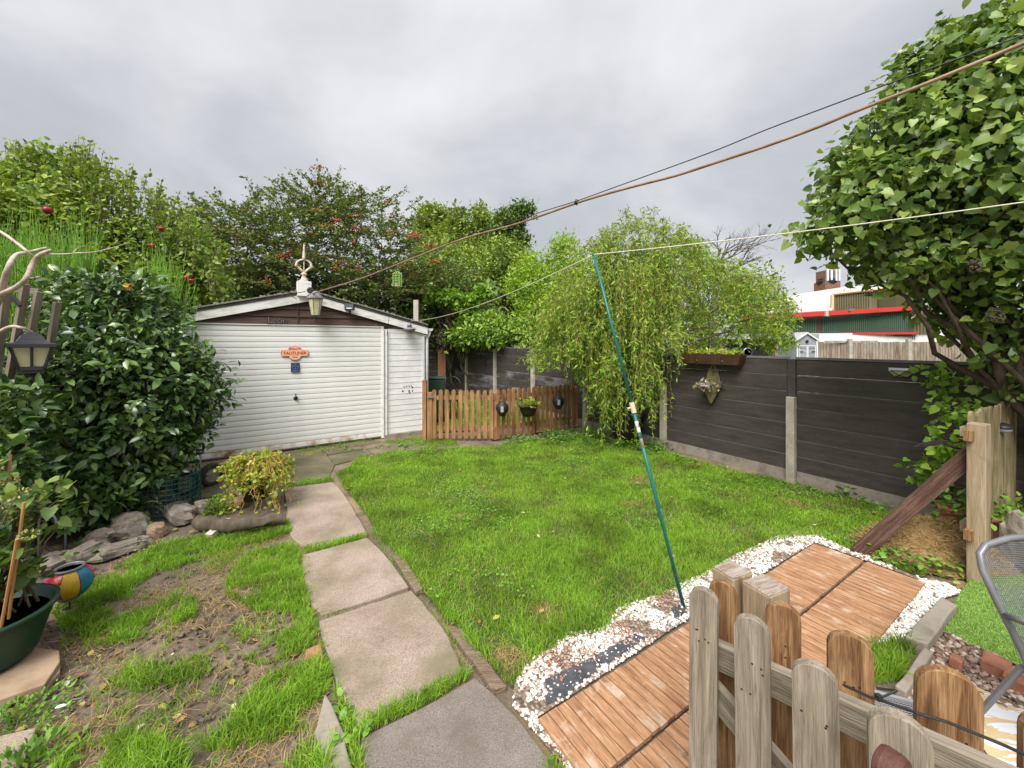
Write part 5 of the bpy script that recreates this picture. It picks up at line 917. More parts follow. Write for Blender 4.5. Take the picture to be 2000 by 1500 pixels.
# slabs and big pot at the left
s1 = slab(None, 'stone_slab', [(117, 1269), (116, 1292), (88, 1336), (0, 1366), (-80, 1372), (-90, 1290), (40, 1262)], .055, .05, M['sandstone'], .006); tag(s1, 'flat brown sandstone slab under the green pot', 'slab')
s1 = slab(None, 'stone_slab', [(70, 1420), (52, 1478), (12, 1540), (-80, 1600), (-90, 1440), (0, 1436)], .04, .05, M['concrete'], .008); tag(s1, 'pale concrete slab in the bottom left corner', 'slab')
s1 = slab(None, 'slate_chip', [(118, 1296), (116, 1312), (88, 1345), (82, 1342)], .03, .03, M['sandstone'], .004); tag(s1, 'thin stone sliver beside the sandstone slab', 'stone')
pp = Vector((-2.86, 2.16, .055)); o = empty('potted_hydrangea', pp, 0, 'green plastic pot of climbing hydrangea with orange canes at the left edge', 'potted plant')
MB().lathe([(0, 0), (.17, 0), (.20, .03), (.235, .15), (.265, .25), (.28, .255), (.28, .275), (.26, .275), (.24, .22), (0, .21)], 36).build('pot', M['green_pot'], o, smooth=True)
MB().lathe([(0, .222), (.245, .222)], 20).build('soil', M['black_soil'], o)
for (x0_, y0_, x1_, y1_, h_) in ((.05, -.1, .10, -.12, .75), (.14, .0, .20, .02, .62), (-.02, .08, -.0, .12, .85), (.2, -.08, .36, -.14, .5)): MB().tube([(x0_, y0_, .25), (x1_, y1_, .25 + h_)], .007, 8).build('cane', M['cane'], o)
n = 300; st = MB(); Pc = []
for i in range(46):
    a_ = rnd.uniform(0, 6.28); r_ = rnd.uniform(.05, .34); h_ = rnd.uniform(.10, .85) * (1.15 - r_ * 1.4); b_ = Vector((rnd.uniform(-.15, .15), rnd.uniform(-.15, .15), .25)); e_ = Vector((r_ * math.cos(a_), r_ * math.sin(a_), .30 + h_)); m_ = (b_ + e_) / 2 + Vector((0, 0, .1)); st.tube([b_, m_, e_], [.006, .004, .003], 5); Pc += [np.array(e_.lerp(m_, rnd.random() * .9)) for _ in range(9)] + [np.array(e_)] * 3
st.build('stems', M['twig'], o); Pc = np.array(Pc) + rng.normal(size=(len(Pc), 3)) * .035 + np.array(pp)
foliage('foliage', Pc, unit(len(Pc)) * .8 + [0, 0, -.1], unit(len(Pc)) * .45 + [0, -.2, 1], .07 * (.55 + .7 * rng.random(len(Pc))), T_heart, M['leaf_hydrangea'], o, 160)
for i in range(26):
    c = Pc[rnd.randrange(len(Pc))] + [0, -.03, .03]; nf = 70; d = unit(nf); me = leaf_mesh('flower_head', d * .028 * [1, 1, .5], d, unit(nf), [.018] * nf, T_small, M['flower_head']); ob = bpy.data.objects.new('flower_head', me); link(ob, o); ob.matrix_basis = o.matrix_basis.inverted() @ Matrix.Translation(tuple(c))

# ---------------------------------------------------------------- right border
mb = MB(); c = G(1830, 1040); NR = 12
vs, fs = [(0, 0, .27)], []
for i in range(1, 7):
    for j in range(28): a_ = 2 * math.pi * j / 28; r_ = i / 6; vs.append((.62 * r_ * math.cos(a_), .40 * r_ * math.sin(a_), max(-.03, .27 * (1 - r_ ** 1.6) + .05 * mnoise.noise((math.cos(a_) * r_ * 3, math.sin(a_) * r_ * 3, 1)))))
for j in range(28): fs.append((0, 1 + j, 1 + (j + 1) % 28))
for i in range(5):
    for j in range(28): fs.append((1 + i*28 + j, 1 + (i+1)*28 + j, 1 + (i+1)*28 + (j+1) % 28, 1 + i*28 + (j+1) % 28))
mc = Vector((3.62, 3.42, 0)); mb.add(vs, fs); o = mb.build('straw_heap', M['straw'], None, loc=mc, smooth=True); tag(o, 'heap of dry golden grass clippings between the leaning plank and the fence post', 'straw heap')
nq = 9000; a_ = rng.random(nq) * 6.283; r_ = rng.random(nq) ** .5; q = np.stack([.62 * r_ * np.cos(a_), .40 * r_ * np.sin(a_)], 1); zq = np.maximum(.27 * (1 - r_ ** 1.6), 0)
Pq = np.stack([q[:, 0] + mc.x, q[:, 1] + mc.y, zq + .005], 1); dq = unit(nq) * [1, 1, .55]; xx, yy, z_ = frames(dq, unit(nq)); ln = (.03 + .05 * rng.random(nq))[:, None]
vq = np.stack([Pq - xx * .0017, Pq + xx * .0017, Pq + yy * ln + xx * .0017, Pq + yy * ln - xx * .0017], 1); ob = bpy.data.objects.new('straw', npmesh('straw', vq, (np.arange(nq) * 4)[:, None] + np.arange(4)[None], [4] * nq, M['straw'])); link(ob, o); ob.matrix_basis = Matrix.Translation(-mc); ob['kind'] = 'stuff'
o = rock(1846, 1068, .17, .10, .05, 'patch of dark damp compost in front of the straw heap', 'black_soil', 15, 'compost_clod', -.015); del o['group']
tag(MB().box((0, 0, .055), (.5, .24, .12)).build('concrete_block', M['kerb'], None, loc=(4.02, 3.42, 0), rot=(0, 0, R(-38)), bevel=.005), 'grey concrete block carrying the terracotta trough behind the fence post', 'block')
tp = Vector((4.02, 3.42, .117)); o = empty('terracotta_trough', tp, R(-38), 'terracotta trough with trailing plant half hidden behind the fence post', 'planter')
MB().box((0, 0, .10), (.44, .17, .19), taper=1.12).build('trough', M['terracotta'], o, bevel=.006); MB().box((0, 0, .205), (.53, .22, .03)).build('rim', M['terracotta'], o, bevel=.004)
n = 350; P = np.array(tp) + [0, 0, .25] + rng.normal(size=(n, 3)) * [.16, .10, .08]; foliage('foliage', P, unit(n), unit(n) * .6 + [0, 0, 1], .06 * (.6 + .6 * rng.random(n)), T_oval(.35), M['leaf_weed'], o)
# weeds
def weeds(name, poly, dens, size, m, h_=.06, T=T_oval(.36)):
    q = scatter(wp(poly), dens); q = q[vnoise(q, 3.0, 5.0) > -.15]; n = len(q) * 4; P = np.concatenate([np.repeat(q, 4, 0) + rng.normal(size=(n, 2)) * .025, (rng.random((n, 1)) ** 1.3) * h_ + .012], 1)
    o = foliage(name, P, unit(n) * [1, 1, .3], unit(n) * .4 + [0, 0, 1], size * (.5 + .8 * rng.random(n)), T, M[m], None); return o
weeds('border_weeds', [(1660, 1075), (1700, 1062), (1790, 1065), (1880, 1085), (1892, 1130), (1840, 1135), (1780, 1118), (1700, 1098)], 420, .048, 'leaf_weed', .12)
weeds('border_weeds', [(1310, 885), (1420, 915), (1540, 948), (1640, 970), (1760, 985), (1740, 1010), (1600, 965), (1480, 940), (1330, 905)], 170, .05, 'leaf_weed', .07)
weeds('border_weeds', [(1560, 905), (1700, 955), (1790, 970), (1790, 990), (1650, 975)], 220, .07, 'leaf_weed', .12)
weeds('border_weeds', [(980, 868), (1120, 838), (1200, 845), (1310, 872), (1290, 895), (1150, 862), (1000, 880)], 260, .05, 'leaf_weed', .12)
weeds('path_weeds', [(655, 1340), (700, 1425), (710, 1500), (690, 1500), (665, 1420), (640, 1345)], 300, .045, 'leaf_weed', .03)
weeds('path_weeds', [(590, 880), (700, 865), (860, 866), (840, 872), (640, 884)], 90, .04, 'leaf_weed', .04)
weeds('ivy_litter', [(130, 1050), (230, 1010), (320, 1020), (330, 1060), (230, 1090), (100, 1130)], 60, .05, 'leaf_camellia', .10)
herb(1150, 870, .2, .10, 160, .05, 'leaf_weed', 'small leafy weed under the hanging willow curtain', name='weed')
# ---------------------------------------------------------------- grass
def tuft(px, dens, hmin, hmax, edge=1.0, lean=.5, name='grass', wd=.0024, thr=-.25, m='grass', fs=5.0):
    q = scatter(wp(px), dens); nv = vnoise(q, fs, 2.0) + .5 * vnoise(q, fs * 2.6, 8.0)
    keep = nv > thr * 1.3; q = q[keep]; blades(name, q, hmin, hmax, wd, M[m], lean, 0.0, hn=.6 + .8 * np.clip(nv[keep] - thr * 1.3, 0, .8))
def near_w(q):                                    # thinner sampling far away, wider blades there
    return q
near = scatter(lawn_w, 14000); dist = np.hypot(near[:, 0], near[:, 1]); nv = vnoise(near, 1.6, 4.0) + .45 * vnoise(near, 5.0, 6.0)
bald = np.array([G(1065, 1195)[:2], G(1250, 940)[:2], G(990, 1290)[:2], G(1230, 985)[:2], G(1550, 985)[:2], G(900, 1010)[:2]]); rb = np.array([.10, .13, .10, .10, .12, .08])
fade = np.ones(len(near))
for b_, r_ in zip(bald, rb): fade *= 1 - .93 * np.exp(-(((near - b_) ** 2).sum(1)) / r_ ** 2)
prob = np.clip(1.0 - .10 * (dist - 3), .36, 1) * np.clip(.86 + .6 * nv, .35, 1) * fade
k_ = rng.random(len(near)) < prob; near, nv, dist = near[k_], nv[k_], dist[k_]
print('lawn blades', len(near))
fa = dist > 4.6
blades('lawn_grass', near[~fa], .035, .085, .0023, M['grass'], .55, 0.0, hn=.8 + .45 * np.clip(nv[~fa], -.6, .9))
blades('lawn_grass', near[fa], .035, .075, .0036, M['grass'], .55, 0.0, hn=.8 + .45 * np.clip(nv[fa], -.6, .9))
q = scatter(lawn_w, 1100); blades('lawn_straw', q, .02, .055, .0016, M['straw'], 1.3)
q = scatter(lawn_w, 260); q = q[vnoise(q, 1.1, 21.0) + .5 * vnoise(q, 4, 3.0) > .3]; n = len(q) * 4; P = np.concatenate([np.repeat(q, 4, 0) + rng.normal(size=(n, 2)) * .03, .03 + .03 * rng.random((n, 1))], 1); foliage('lawn_clover', P, unit(n) * [1, 1, .3], unit(n) * .3 + [0, 0, 1], .018 * (.6 + rng.random(n)), T_oval(.42), M['leaf_weed'], None)
for b_, r_ in zip(bald, rb):
    q = b_ + rng.normal(size=(420, 2)) * r_ * .6; blades('dry_grass', q, .015, .04, .0016, M['straw'], 1.8)
bw = scatter(back_w, 1500); blades('back_lawn_grass', bw, .05, .11, .006, M['grass'], .5)
PT = [([(165, 1150), (250, 1095), (330, 1062), (440, 1035), (560, 1015), (572, 1040), (520, 1060), (440, 1078), (370, 1100), (300, 1130), (210, 1168)], 16000, .04, .085),
      ([(105, 1200), (150, 1160), (230, 1140), (262, 1155), (250, 1185), (180, 1225), (120, 1232)], 15000, .05, .10),
      ([(150, 1240), (240, 1208), (330, 1172), (384, 1168), (386, 1205), (330, 1230), (250, 1255), (165, 1268)], 16000, .05, .09),
      ([(445, 1130), (475, 1088), (560, 1065), (586, 1080), (592, 1130), (606, 1190), (618, 1240), (600, 1230), (560, 1195), (500, 1200), (470, 1180), (440, 1165)], 16000, .045, .09),
      ([(428, 1262), (470, 1225), (512, 1200), (514, 1225), (470, 1262), (436, 1275)], 12000, .04, .08), ([(480, 1292), (520, 1255), (590, 1225), (626, 1245), (622, 1262), (560, 1290), (500, 1302)], 15000, .045, .09),
      ([(200, 1335), (280, 1303), (350, 1285), (405, 1284), (412, 1318), (340, 1345), (250, 1352)], 13000, .04, .07), ([(330, 1080), (390, 1060), (395, 1075), (345, 1100)], 9000, .04, .07),
      ([(376, 1452), (440, 1430), (500, 1350), (560, 1310), (630, 1292), (645, 1340), (620, 1390), (560, 1440), (470, 1470), (400, 1470)], 17000, .06, .11),
      ([(90, 1520), (150, 1458), (250, 1438), (350, 1462), (370, 1530), (200, 1580)], 14000, .06, .11), ([(535, 1520), (590, 1470), (640, 1480), (655, 1560), (560, 1570)], 15000, .06, .11),
      ([(230, 1395), (270, 1368), (262, 1390), (238, 1405)], 9000, .03, .05), ([(400, 1370), (430, 1340), (440, 1355), (420, 1380)], 7000, .03, .05), ([(600, 1195), (612, 1190), (640, 1260), (650, 1330), (640, 1340), (620, 1260)], 14000, .03, .07),
      ([(700, 1420), (800, 1374), (905, 1320), (912, 1326), (820, 1382), (706, 1436)], 26000, .025, .06), ([(592, 1071), (660, 1058), (712, 1045), (712, 1050), (640, 1071), (600, 1083)], 15000, .02, .05), ([(627, 1202), (722, 1174), (722, 1178), (630, 1212)], 5000, .02, .03),
      ([(630, 1330), (650, 1370), (700, 1440), (715, 1520), (690, 1520), (664, 1410)], 11000, .03, .07), ([(540, 945), (560, 945), (640, 930), (655, 940), (560, 952)], 9000, .02, .06), ([(655, 925), (700, 905), (730, 905), (700, 965), (668, 945)], 9000, .03, .06),
      ([(560, 885), (640, 862), (700, 850), (760, 850), (700, 866), (600, 892)], 2500, .02, .05), ([(750, 862), (840, 850), (900, 868), (840, 880)], 7000, .03, .07), ([(1060, 1490), (1100, 1500), (1130, 1570), (1090, 1560)], 14000, .04, .08),
      ([(1700, 1262), (1760, 1255), (1790, 1275), (1760, 1330), (1700, 1340)], 15000, .07, .14), ([(1690, 1075), (1800, 1080), (1890, 1120), (1800, 1118)], 9000, .04, .09), ([(725, 1040), (760, 1035), (800, 1095), (840, 1150), (815, 1152), (770, 1080)], 9000, .03, .08),
      ([(855, 1195), (880, 1195), (960, 1290), (1000, 1345), (960, 1310), (880, 1235)], 12000, .05, .10)]
for px, de, a_, b_ in PT: tuft(px, de, a_, b_, thr=-.22)
JT = [([(700, 1416), (800, 1368), (905, 1316), (926, 1320), (820, 1386), (706, 1438)], 24000, .025, .065), ([(592, 1070), (660, 1056), (716, 1043), (716, 1050), (640, 1072), (592, 1084)], 12000, .02, .045), ([(650, 1345), (662, 1345), (700, 1424), (708, 1440), (716, 1560), (696, 1560), (690, 1500)], 12000, .03, .06), ([(716, 1036), (728, 1040), (770, 1096), (806, 1150), (880, 1232), (912, 1318), (900, 1318), (874, 1245), (820, 1170), (799, 1145), (760, 1097)], 3500, .02, .06), ([(560, 948), (648, 936), (650, 941), (560, 953)], 9000, .02, .05)]
for px, de, a_, b_ in JT: tuft(px, de, a_, b_, thr=-9)
BED = [(120, 1190), (200, 1110), (440, 1035), (560, 1030), (600, 1090), (620, 1210), (645, 1330), (690, 1450), (640, 1560), (60, 1560), (60, 1420), (190, 1400), (120, 1290)]
q = scatter(wp(BED), 9000); nv_ = vnoise(q, 2.3, 14.0) + .6 * vnoise(q, 6.5, 4.0) + .3 * vnoise(q, 18, 7.0); pr_ = np.clip((nv_ + .06) * 1.9, .02, .75); kk = rng.random(len(q)) < pr_; blades('thin_grass', q[kk], .02, .07, .0021, M['grass'], .8, 0.0, hn=.5 + 1.1 * np.clip(nv_[kk], 0, .7))
q = scatter(wp(BED), 3200); nv_ = vnoise(q, 2.0, 33.0) + .5 * vnoise(q, 7, 1.0); q = q[(nv_ > .02) & (rng.random(len(q)) < .8)]; blades('dry_grass', q, .012, .04, .0016, M['straw'], 2.4)
for px, de in (([(385, 1092), (440, 1072), (520, 1062), (500, 1090), (430, 1120), (395, 1122)], 5000), ([(240, 1170), (330, 1140), (380, 1140), (330, 1180), (250, 1200)], 4500), ([(80, 1420), (200, 1400), (230, 1430), (120, 1470)], 3000), ([(420, 1470), (540, 1460), (540, 1500), (400, 1510)], 3000), ([(680, 905), (740, 880), (740, 905), (690, 925)], 3000)):
    q = scatter(wp(px), de); q = q[vnoise(q, 5, 3) > -.3]; blades('dry_grass', q, .012, .035, .0016, M['straw'], 2.2)
q = scatter(wp([(90, 1250), (600, 1050), (640, 1300), (650, 1500), (700, 1700), (-100, 1600), (0, 1400)]), 260); blades('scattered_straw', q, .02, .06, .0013, M['straw'], 3.0)
blades('sprouts', scatter(wp([(120, 1250), (600, 1090), (640, 1300), (650, 1500), (0, 1500)]), 120), .02, .05, .0022, M['grass'], .6)
# fallen leaves and crumbs
def litter(poly, n, size, m='dead_leaf', name='fallen_leaves'):
    q = scatter(wp(poly), 60); q = q[rng.permutation(len(q))[:n]]; n = len(q); P = np.concatenate([q, np.full((n, 1), .045)], 1) if name == 'fallen_leaves_on_lawn' else np.concatenate([q, np.full((n, 1), .012)], 1)
    return foliage(name, P, unit(n) * [1, 1, .15], unit(n) * .25 + [0, 0, 1], size * (.5 + rng.random(n)), T_oval(.3, .05, .05), M[m], None)
litter([(150, 1030), (420, 1040), (400, 1090), (200, 1130), (60, 1200)], 120, .05); litter([(1780, 1110), (1900, 1120), (1880, 1170), (1800, 1150)], 40, .06); litter([(100, 1300), (600, 1100), (650, 1480), (0, 1500)], 50, .035); litter(LAWN, 60, .04, name='fallen_leaves_on_lawn')
litter([(1300, 895), (1540, 950), (1640, 985), (1500, 960)], 50, .05)
cl_ = MB()
for i in range(1500):
    p = G(rnd.uniform(-60, 640), rnd.triangular(1040, 1600, 1100)); s_ = rnd.uniform(.003, .012) * (1 if rnd.random() < .9 else 1.8); cl_.box((p.x, p.y, s_ * .2), (s_ * 2, s_ * 1.6, s_), rot=(rnd.random(), rnd.random(), rnd.random() * 3))
tag(cl_.build('soil_crumbs', M['soil']), kind='stuff')
for (u, v, s_, rz, lab) in ((119, 1380, .045, .4, 'white shell fragment lying on the bare soil at the left'), (268, 1473, .055, .7, 'thin pale feather on the soil near the bottom'), (1035, 1368, .03, .2, 'white pebble lying on the deck tiles')):
    p = G(u, v, .03 if u > 1000 else .01); o = tag(MB().lathe([(0, 0), (s_ * .5, .002), (s_ * .3, .008), (0, .01)], 10, ey=.4).build('shell', M['white_wall'], None, loc=p, rot=(0, 0, rz)), lab, 'pebble' if u > 1000 else 'fragment')
for (u, v, u2, v2, lab) in ((105, 1373, 165, 1362, 'thin dry stick on the soil just above the white shell fragment'), (180, 1330, 195, 1312, 'short dry stick on bare soil right of the sandstone slab'), (230, 1060, 262, 1066, 'thin dry twig beside the flat pale rock'), (320, 1062, 360, 1050, 'thin pale stick in front of the small tan rock')):
    tag(MB().tube([G(u, v, .012), G((u + u2) / 2, (v + v2) / 2, .02), G(u2, v2, .012)], .004, 5).build('stick', M['old_stake']), lab, 'stick', 'dry sticks on the bare soil')

# ---------------------------------------------------------------- big shrubs
def pl(u, v, d, ru, rv=None, rd=None): r_ = ru * d / F; rv_ = (rv or ru) * d / F; return (A(u, v, d), (r_, rd or r_, rv_))
def plant(name, lab, cat, lobes, n_cl, per, spread, size, T, m, base, r0, singles=0, up=.6, droop=0., out_w=.6, shell=.45, bark='bark', ntar=10, group=None, flat=1.0, top=None, nout=.35):
    base = Vector(base); o = empty(name, base, 0, lab, cat, group); P, D, N, S, cc = crown(lobes, n_cl, per, spread, size, up, shell, droop, flat, out_w, .3, nout); ok = P[:, 2] > .02; P, D, N, S = P[ok], D[ok], N[ok], S[ok]
    foliage('crown', P, D, N, S, T, M[m], o, singles); mb = MB(); c0 = sum((l[0] for l in lobes), Vector()) / len(lobes)
    tg = [Vector(l[0]) for l in lobes] + [Vector(cc[i]) for i in rng.choice(len(cc), ntar)]; limbs(mb, base, r0, top or base.lerp(c0, .55), tg, r0 * .12, seed=len(lab)); t = mb.build('trunk', M[bark], o, smooth=True); t.matrix_basis = o.matrix_basis.inverted()
    tw = MB(); idx = rng.choice(len(cc), min(len(cc), 260), replace=False)
    for i in idx:
        c = Vector(cc[i]); near_l = min(lobes, key=lambda l: (Vector(l[0]) - c).length); s_ = c.lerp(near_l[0], .55); tw.tube([s_, (s_ + c) / 2 + Vector((0, 0, .02)), c], [r0 * .10, r0 * .07, r0 * .04], 4, False)
    t = tag(tw.build('twigs', M[bark], o), kind='stuff'); t.matrix_basis = o.matrix_basis.inverted(); return o, cc
plant('camellia_bush', 'big glossy dark green camellia bush in front of the left end of the garage', 'bush',
      [pl(205, 770, 4.2, 150, 120), pl(110, 870, 3.9, 110, 90), pl(235, 870, 4.15, 105, 90), pl(235, 670, 4.4, 92, 90), pl(340, 760, 4.5, 75, 95), pl(130, 730, 4.1, 90, 90), pl(310, 850, 4.5, 70, 55), pl(170, 960, 3.9, 100, 48), pl(80, 960, 3.6, 80, 55), pl(20, 860, 3.15, 46, 90), pl(50, 790, 3.15, 34, 36), pl(0, 950, 3.1, 60, 50), pl(215, 590, 4.6, 95, 50), pl(60, 800, 3.8, 60, 70)],
      2500, 11, .07, .090, T_oval(.215, .07, .2), 'leaf_camellia', (-4.05, 4.25, 0), .05, 300, up=.7, out_w=.7, shell=.5)
tp_ = empty('camellia_sprays', (0, 0, 0)); bpy.data.objects.remove(tp_)
o, cc_l = plant('lilac_tree', 'large lilac with heart-shaped leaves overhanging the fence from the right edge', 'tree',
      [pl(1870, 320, 3.3, 150, 140), pl(1715, 395, 3.4, 92, 80), pl(1960, 180, 3.1, 140, 110), pl(1915, 500, 3.3, 110, 75), pl(1940, 630, 3.4, 62, 44), pl(1630, 460, 3.5, 42, 26), pl(2120, 380, 3.0, 210, 240), pl(1770, 500, 3.5, 90, 52), pl(1690, 310, 3.6, 52, 44), pl(1900, 90, 3.2, 60, 60), pl(1850, 590, 3.6, 45, 34), pl(1965, 735, 3.5, 38, 36), pl(1790, 225, 3.4, 75, 70), pl(1850, 120, 3.3, 60, 60), pl(1590, 462, 3.55, 34, 18), pl(1660, 350, 3.5, 50, 40)],
      2100, 9, .07, .066, T_heart, 'leaf_lilac', (4.9, 3.5, 0), .06, 300, up=.25, droop=.55, out_w=.35, shell=.4, nout=1.0)
def sprays(parent, lobes, n, ln, leaf, T, m, nl, bark='twig', droop=.3, upw=.3):
    st, Pq, Dq = MB(), [], []
    for i in range(n):
        c, r = rnd.choice(lobes); d = unit(1)[0]; d[2] = abs(d[2]) * .9 - .15; s_ = Vector(c) + Vector((d[0] * r[0], d[1] * r[1], d[2] * r[2])) * .82; out = Vector((d[0] + rnd.gauss(0, .3), d[1] + rnd.gauss(0, .3), d[2] + upw)).normalized(); L_ = ln * rnd.uniform(.5, 1.3); pts = [s_ + out * L_ * t + Vector((0, 0, -droop * L_ * t * t)) for t in (0, .33, .66, 1)]
        st.tube(pts, [.004, .003, .0025, .0015], 3, False)
        for j in range(nl): t = (j + rnd.random()) / nl; k = min(int(t * 3), 2); q_ = pts[k].lerp(pts[k + 1], t * 3 - k); Pq.append(tuple(q_)); a_ = rnd.uniform(0, 6.28); Dq.append((out.x * .5 + math.cos(a_) * .8, out.y * .5 + math.sin(a_) * .8, out.z * .4 + rnd.gauss(-.1, .4)))
    t = tag(st.build('shoots', M[bark], parent), kind='stuff'); t.matrix_basis = parent.matrix_basis.inverted(); n = len(Pq); foliage('shoot_leaves', np.array(Pq), np.array(Dq), unit(n) * .5 + [0, -.3, .7], leaf * (.5 + .7 * rng.random(n)), T, M[m], parent)
LL = [pl(1870, 320, 3.3, 150, 140), pl(1715, 395, 3.4, 92, 80), pl(1960, 180, 3.1, 140, 110), pl(1790, 225, 3.4, 75, 70), pl(1850, 120, 3.3, 60, 60), pl(1900, 90, 3.2, 60, 60), pl(1630, 460, 3.5, 42, 26), pl(1770, 500, 3.5, 90, 52), pl(1690, 310, 3.6, 52, 44), pl(1900, 560, 3.5, 80, 60)]
sprays(o, LL, 190, .26, .062, T_heart, 'leaf_lilac', 9, droop=.5, upw=.35)
cb_ = [x for x in col.objects if x.name.startswith('camellia_bush')][0]
sprays(cb_, [pl(205, 770, 4.2, 150, 120), pl(260, 670, 4.4, 110, 90), pl(340, 760, 4.5, 75, 95), pl(130, 730, 4.1, 90, 90), pl(310, 850, 4.5, 70, 55), pl(215, 590, 4.6, 95, 50)], 170, .24, .08, T_oval(.2, .07, .2), 'leaf_camellia', 9, droop=.1, upw=.5)
# seed heads of the lilac
mb = MB()
for (u, v) in ((1830, 320), (1890, 215), (1905, 520), (1945, 615)):
    c = A(u, v, 3.0)
    for i in range(60): d = Vector(unit(1)[0]); mb.box(c + Vector((d.x * .05, d.y * .03, d.z * .05)), (.012, .012, .012), rot=tuple(d))
s_ = tag(mb.build('seed_heads', M['bark'], o), kind='stuff'); s_.matrix_basis = o.matrix_basis.inverted()
plant('climber', 'light green climber scrambling up the dark fence behind the leaning plank', 'climber', [pl(1845, 745, 3.9, 24, 24), pl(1870, 800, 3.7, 30, 18), pl(1850, 865, 3.6, 34, 16), pl(1825, 925, 3.7, 26, 24), pl(1870, 900, 3.6, 22, 22)], 62, 9, .05, .055, T_heart, 'leaf_lime', (4.0, 3.6, 0), .012, 60, up=.5, ntar=4)
# potted twisted willow
wb = Vector(G(1225, 862)); o = empty('twisted_willow', wb, 0, 'twisted weeping willow growing in a black tub, curtain of curly stems hanging to the lawn', 'tree')
MB().lathe([(0, 0.03), (.22, .03), (.27, .25), (.29, .46), (.31, .47), (.31, .51), (.28, .51), (.27, .45), (0, .44)], 26).build('tub', M['dark_pot'], o, smooth=True)
MB().box((0, 0, .012), (.7, .5, .03)).build('plinth_slab', M['sandstone'], o)
def bottom(u):
    return float(np.interp(u, [1030, 1060, 1140, 1160, 1185, 1215, 1250, 1268, 1310, 1345, 1370, 1540], [760, 745, 742, 800, 862, 880, 862, 785, 748, 728, 700, 690]))
def topv(u): return float(np.interp(u, [1040, 1080, 1150, 1200, 1250, 1300, 1345, 1400, 1450, 1500, 1535], [680, 600, 500, 462, 440, 455, 478, 520, 545, 575, 620]))
st, Pl, Dl = MB(), [], []
def string(pts, dens=.020, sc=1.0):
    st.tube(pts, [.0032 * sc] * len(pts), 3, False)
    for a_, b_ in zip(pts[:-1], pts[1:]):
        L_ = (b_ - a_).length; k = max(1, int(L_ / dens))
        for j in range(k): Pl.append(tuple(a_.lerp(b_, rnd.random()))); d = (b_ - a_).normalized(); Dl.append((d.x * .5 + rnd.gauss(0, .7), d.y * .5 + rnd.gauss(0, .7), d.z * .6 + rnd.gauss(0, .5) - .25))
for i in range(235):                              # bunches of stems falling from one arching limb end
    right = rnd.random() < .33; u0 = rnd.uniform(1330, 1530) if right else (rnd.triangular(1040, 1370, 1215) if rnd.random() < .7 else rnd.uniform(1050, 1200))
    tv = topv(u0); bv = bottom(u0); d0 = rnd.gauss(7.15, .5) if u0 < 1330 else rnd.gauss(7.6, .4); v0 = tv + (bv - tv) * rnd.random() ** 1.2 * (.72 if not right else .85) - 4; full = 1150 < u0 < 1262 and rnd.random() < .45; bl = (bv - v0) * rnd.uniform(.35, 1.02) if not right else rnd.uniform(30, 95)
    if full: d0 = rnd.uniform(6.5, 7.1); bl = (bv - v0) * rnd.uniform(.8, 1.0)
    sgn = Vector(((u0 - 1235) / 130 + rnd.gauss(0, .3), (d0 - 7.2) + rnd.gauss(0, .3), 0)).normalized()
    for k in range(rnd.randint(5, 11)):
        p = A(u0 + rnd.gauss(0, 13), v0 + rnd.gauss(0, 10), d0 + rnd.gauss(0, .10)); ln = min(bl * rnd.uniform(.35, 1.1), bv + 12 - v0); tot = max(.15, ln * d0 / F); n_ = max(3, int(tot / .05)); pts = [p]; cur = p.copy(); vel = Vector((sgn.x * .8, sgn.y * .8, rnd.uniform(.1, .6))); cx, cy = rnd.gauss(0, .3), rnd.gauss(0, .3); w1, w2, ph = rnd.uniform(.5, 1.3), rnd.uniform(.5, 1.3), rnd.uniform(0, 6); am = rnd.uniform(.15, .65)
        for j in range(n_): vel = vel * .82 + Vector((0, 0, -.24 if not right else -.13)); v2 = vel + Vector((am * math.sin(w1 * j + ph), am * math.cos(w2 * j + ph * 2), .25 * am * math.sin(j * .9 + ph))); cur = cur + v2.normalized() * .05; pts.append(cur.copy())
        pts = [q for q in pts if q.z > .03]
        if len(pts) > 2: string(pts, .019)
for i in range(150):                               # curly shoots against the sky
    u = rnd.choice([rnd.uniform(1160, 1340), rnd.uniform(1080, 1520)]); d = rnd.uniform(7.0, 7.8); p = A(u, topv(u) + 8, d); ph = rnd.uniform(0, 6); hgt = rnd.uniform(.06, .36) * (1.5 if 1215 < u < 1280 else 1)
    string([p + Vector((math.sin(ph + j * 1.1) * .05 + (u - 1250) / 250 * .05 * j, 0, hgt * math.sin(j / 6 * 2.0))) for j in range(7)], .022)
s_ = tag(st.build('hanging_stems', M['willow_stem'], o), kind='stuff'); s_.matrix_basis = o.matrix_basis.inverted()
Pl = np.array(Pl); nL = len(Pl); print('willow leaves', nL); Pl += rng.normal(size=Pl.shape) * .012
foliage('crown', Pl, np.array(Dl), unit(nL), .088 * (.5 + .75 * rng.random(nL)), (np.array([(0, 0, 0), (-.13, .4, .04), (.1, 1, -.08), (.13, .45, .04)]), [(0, 3, 2, 1)]), M['leaf_willow'], o)
mb = MB(); limbs(mb, wb + Vector((0, 0, .45)), .055, wb + Vector((.15, .05, 1.75)), [A(1150, 560, 7.2), A(1250, 480, 7.2), A(1330, 560, 7.4), A(1420, 590, 7.6), A(1480, 620, 7.6), A(1110, 640, 7.1), A(1200, 640, 6.9), A(1290, 640, 7.0), A(1380, 640, 7.4), A(1180, 520, 7.3)], .012, wob=.12, seed=5); t = mb.build('trunk', M['bark'], o, smooth=True); t.matrix_basis = o.matrix_basis.inverted()

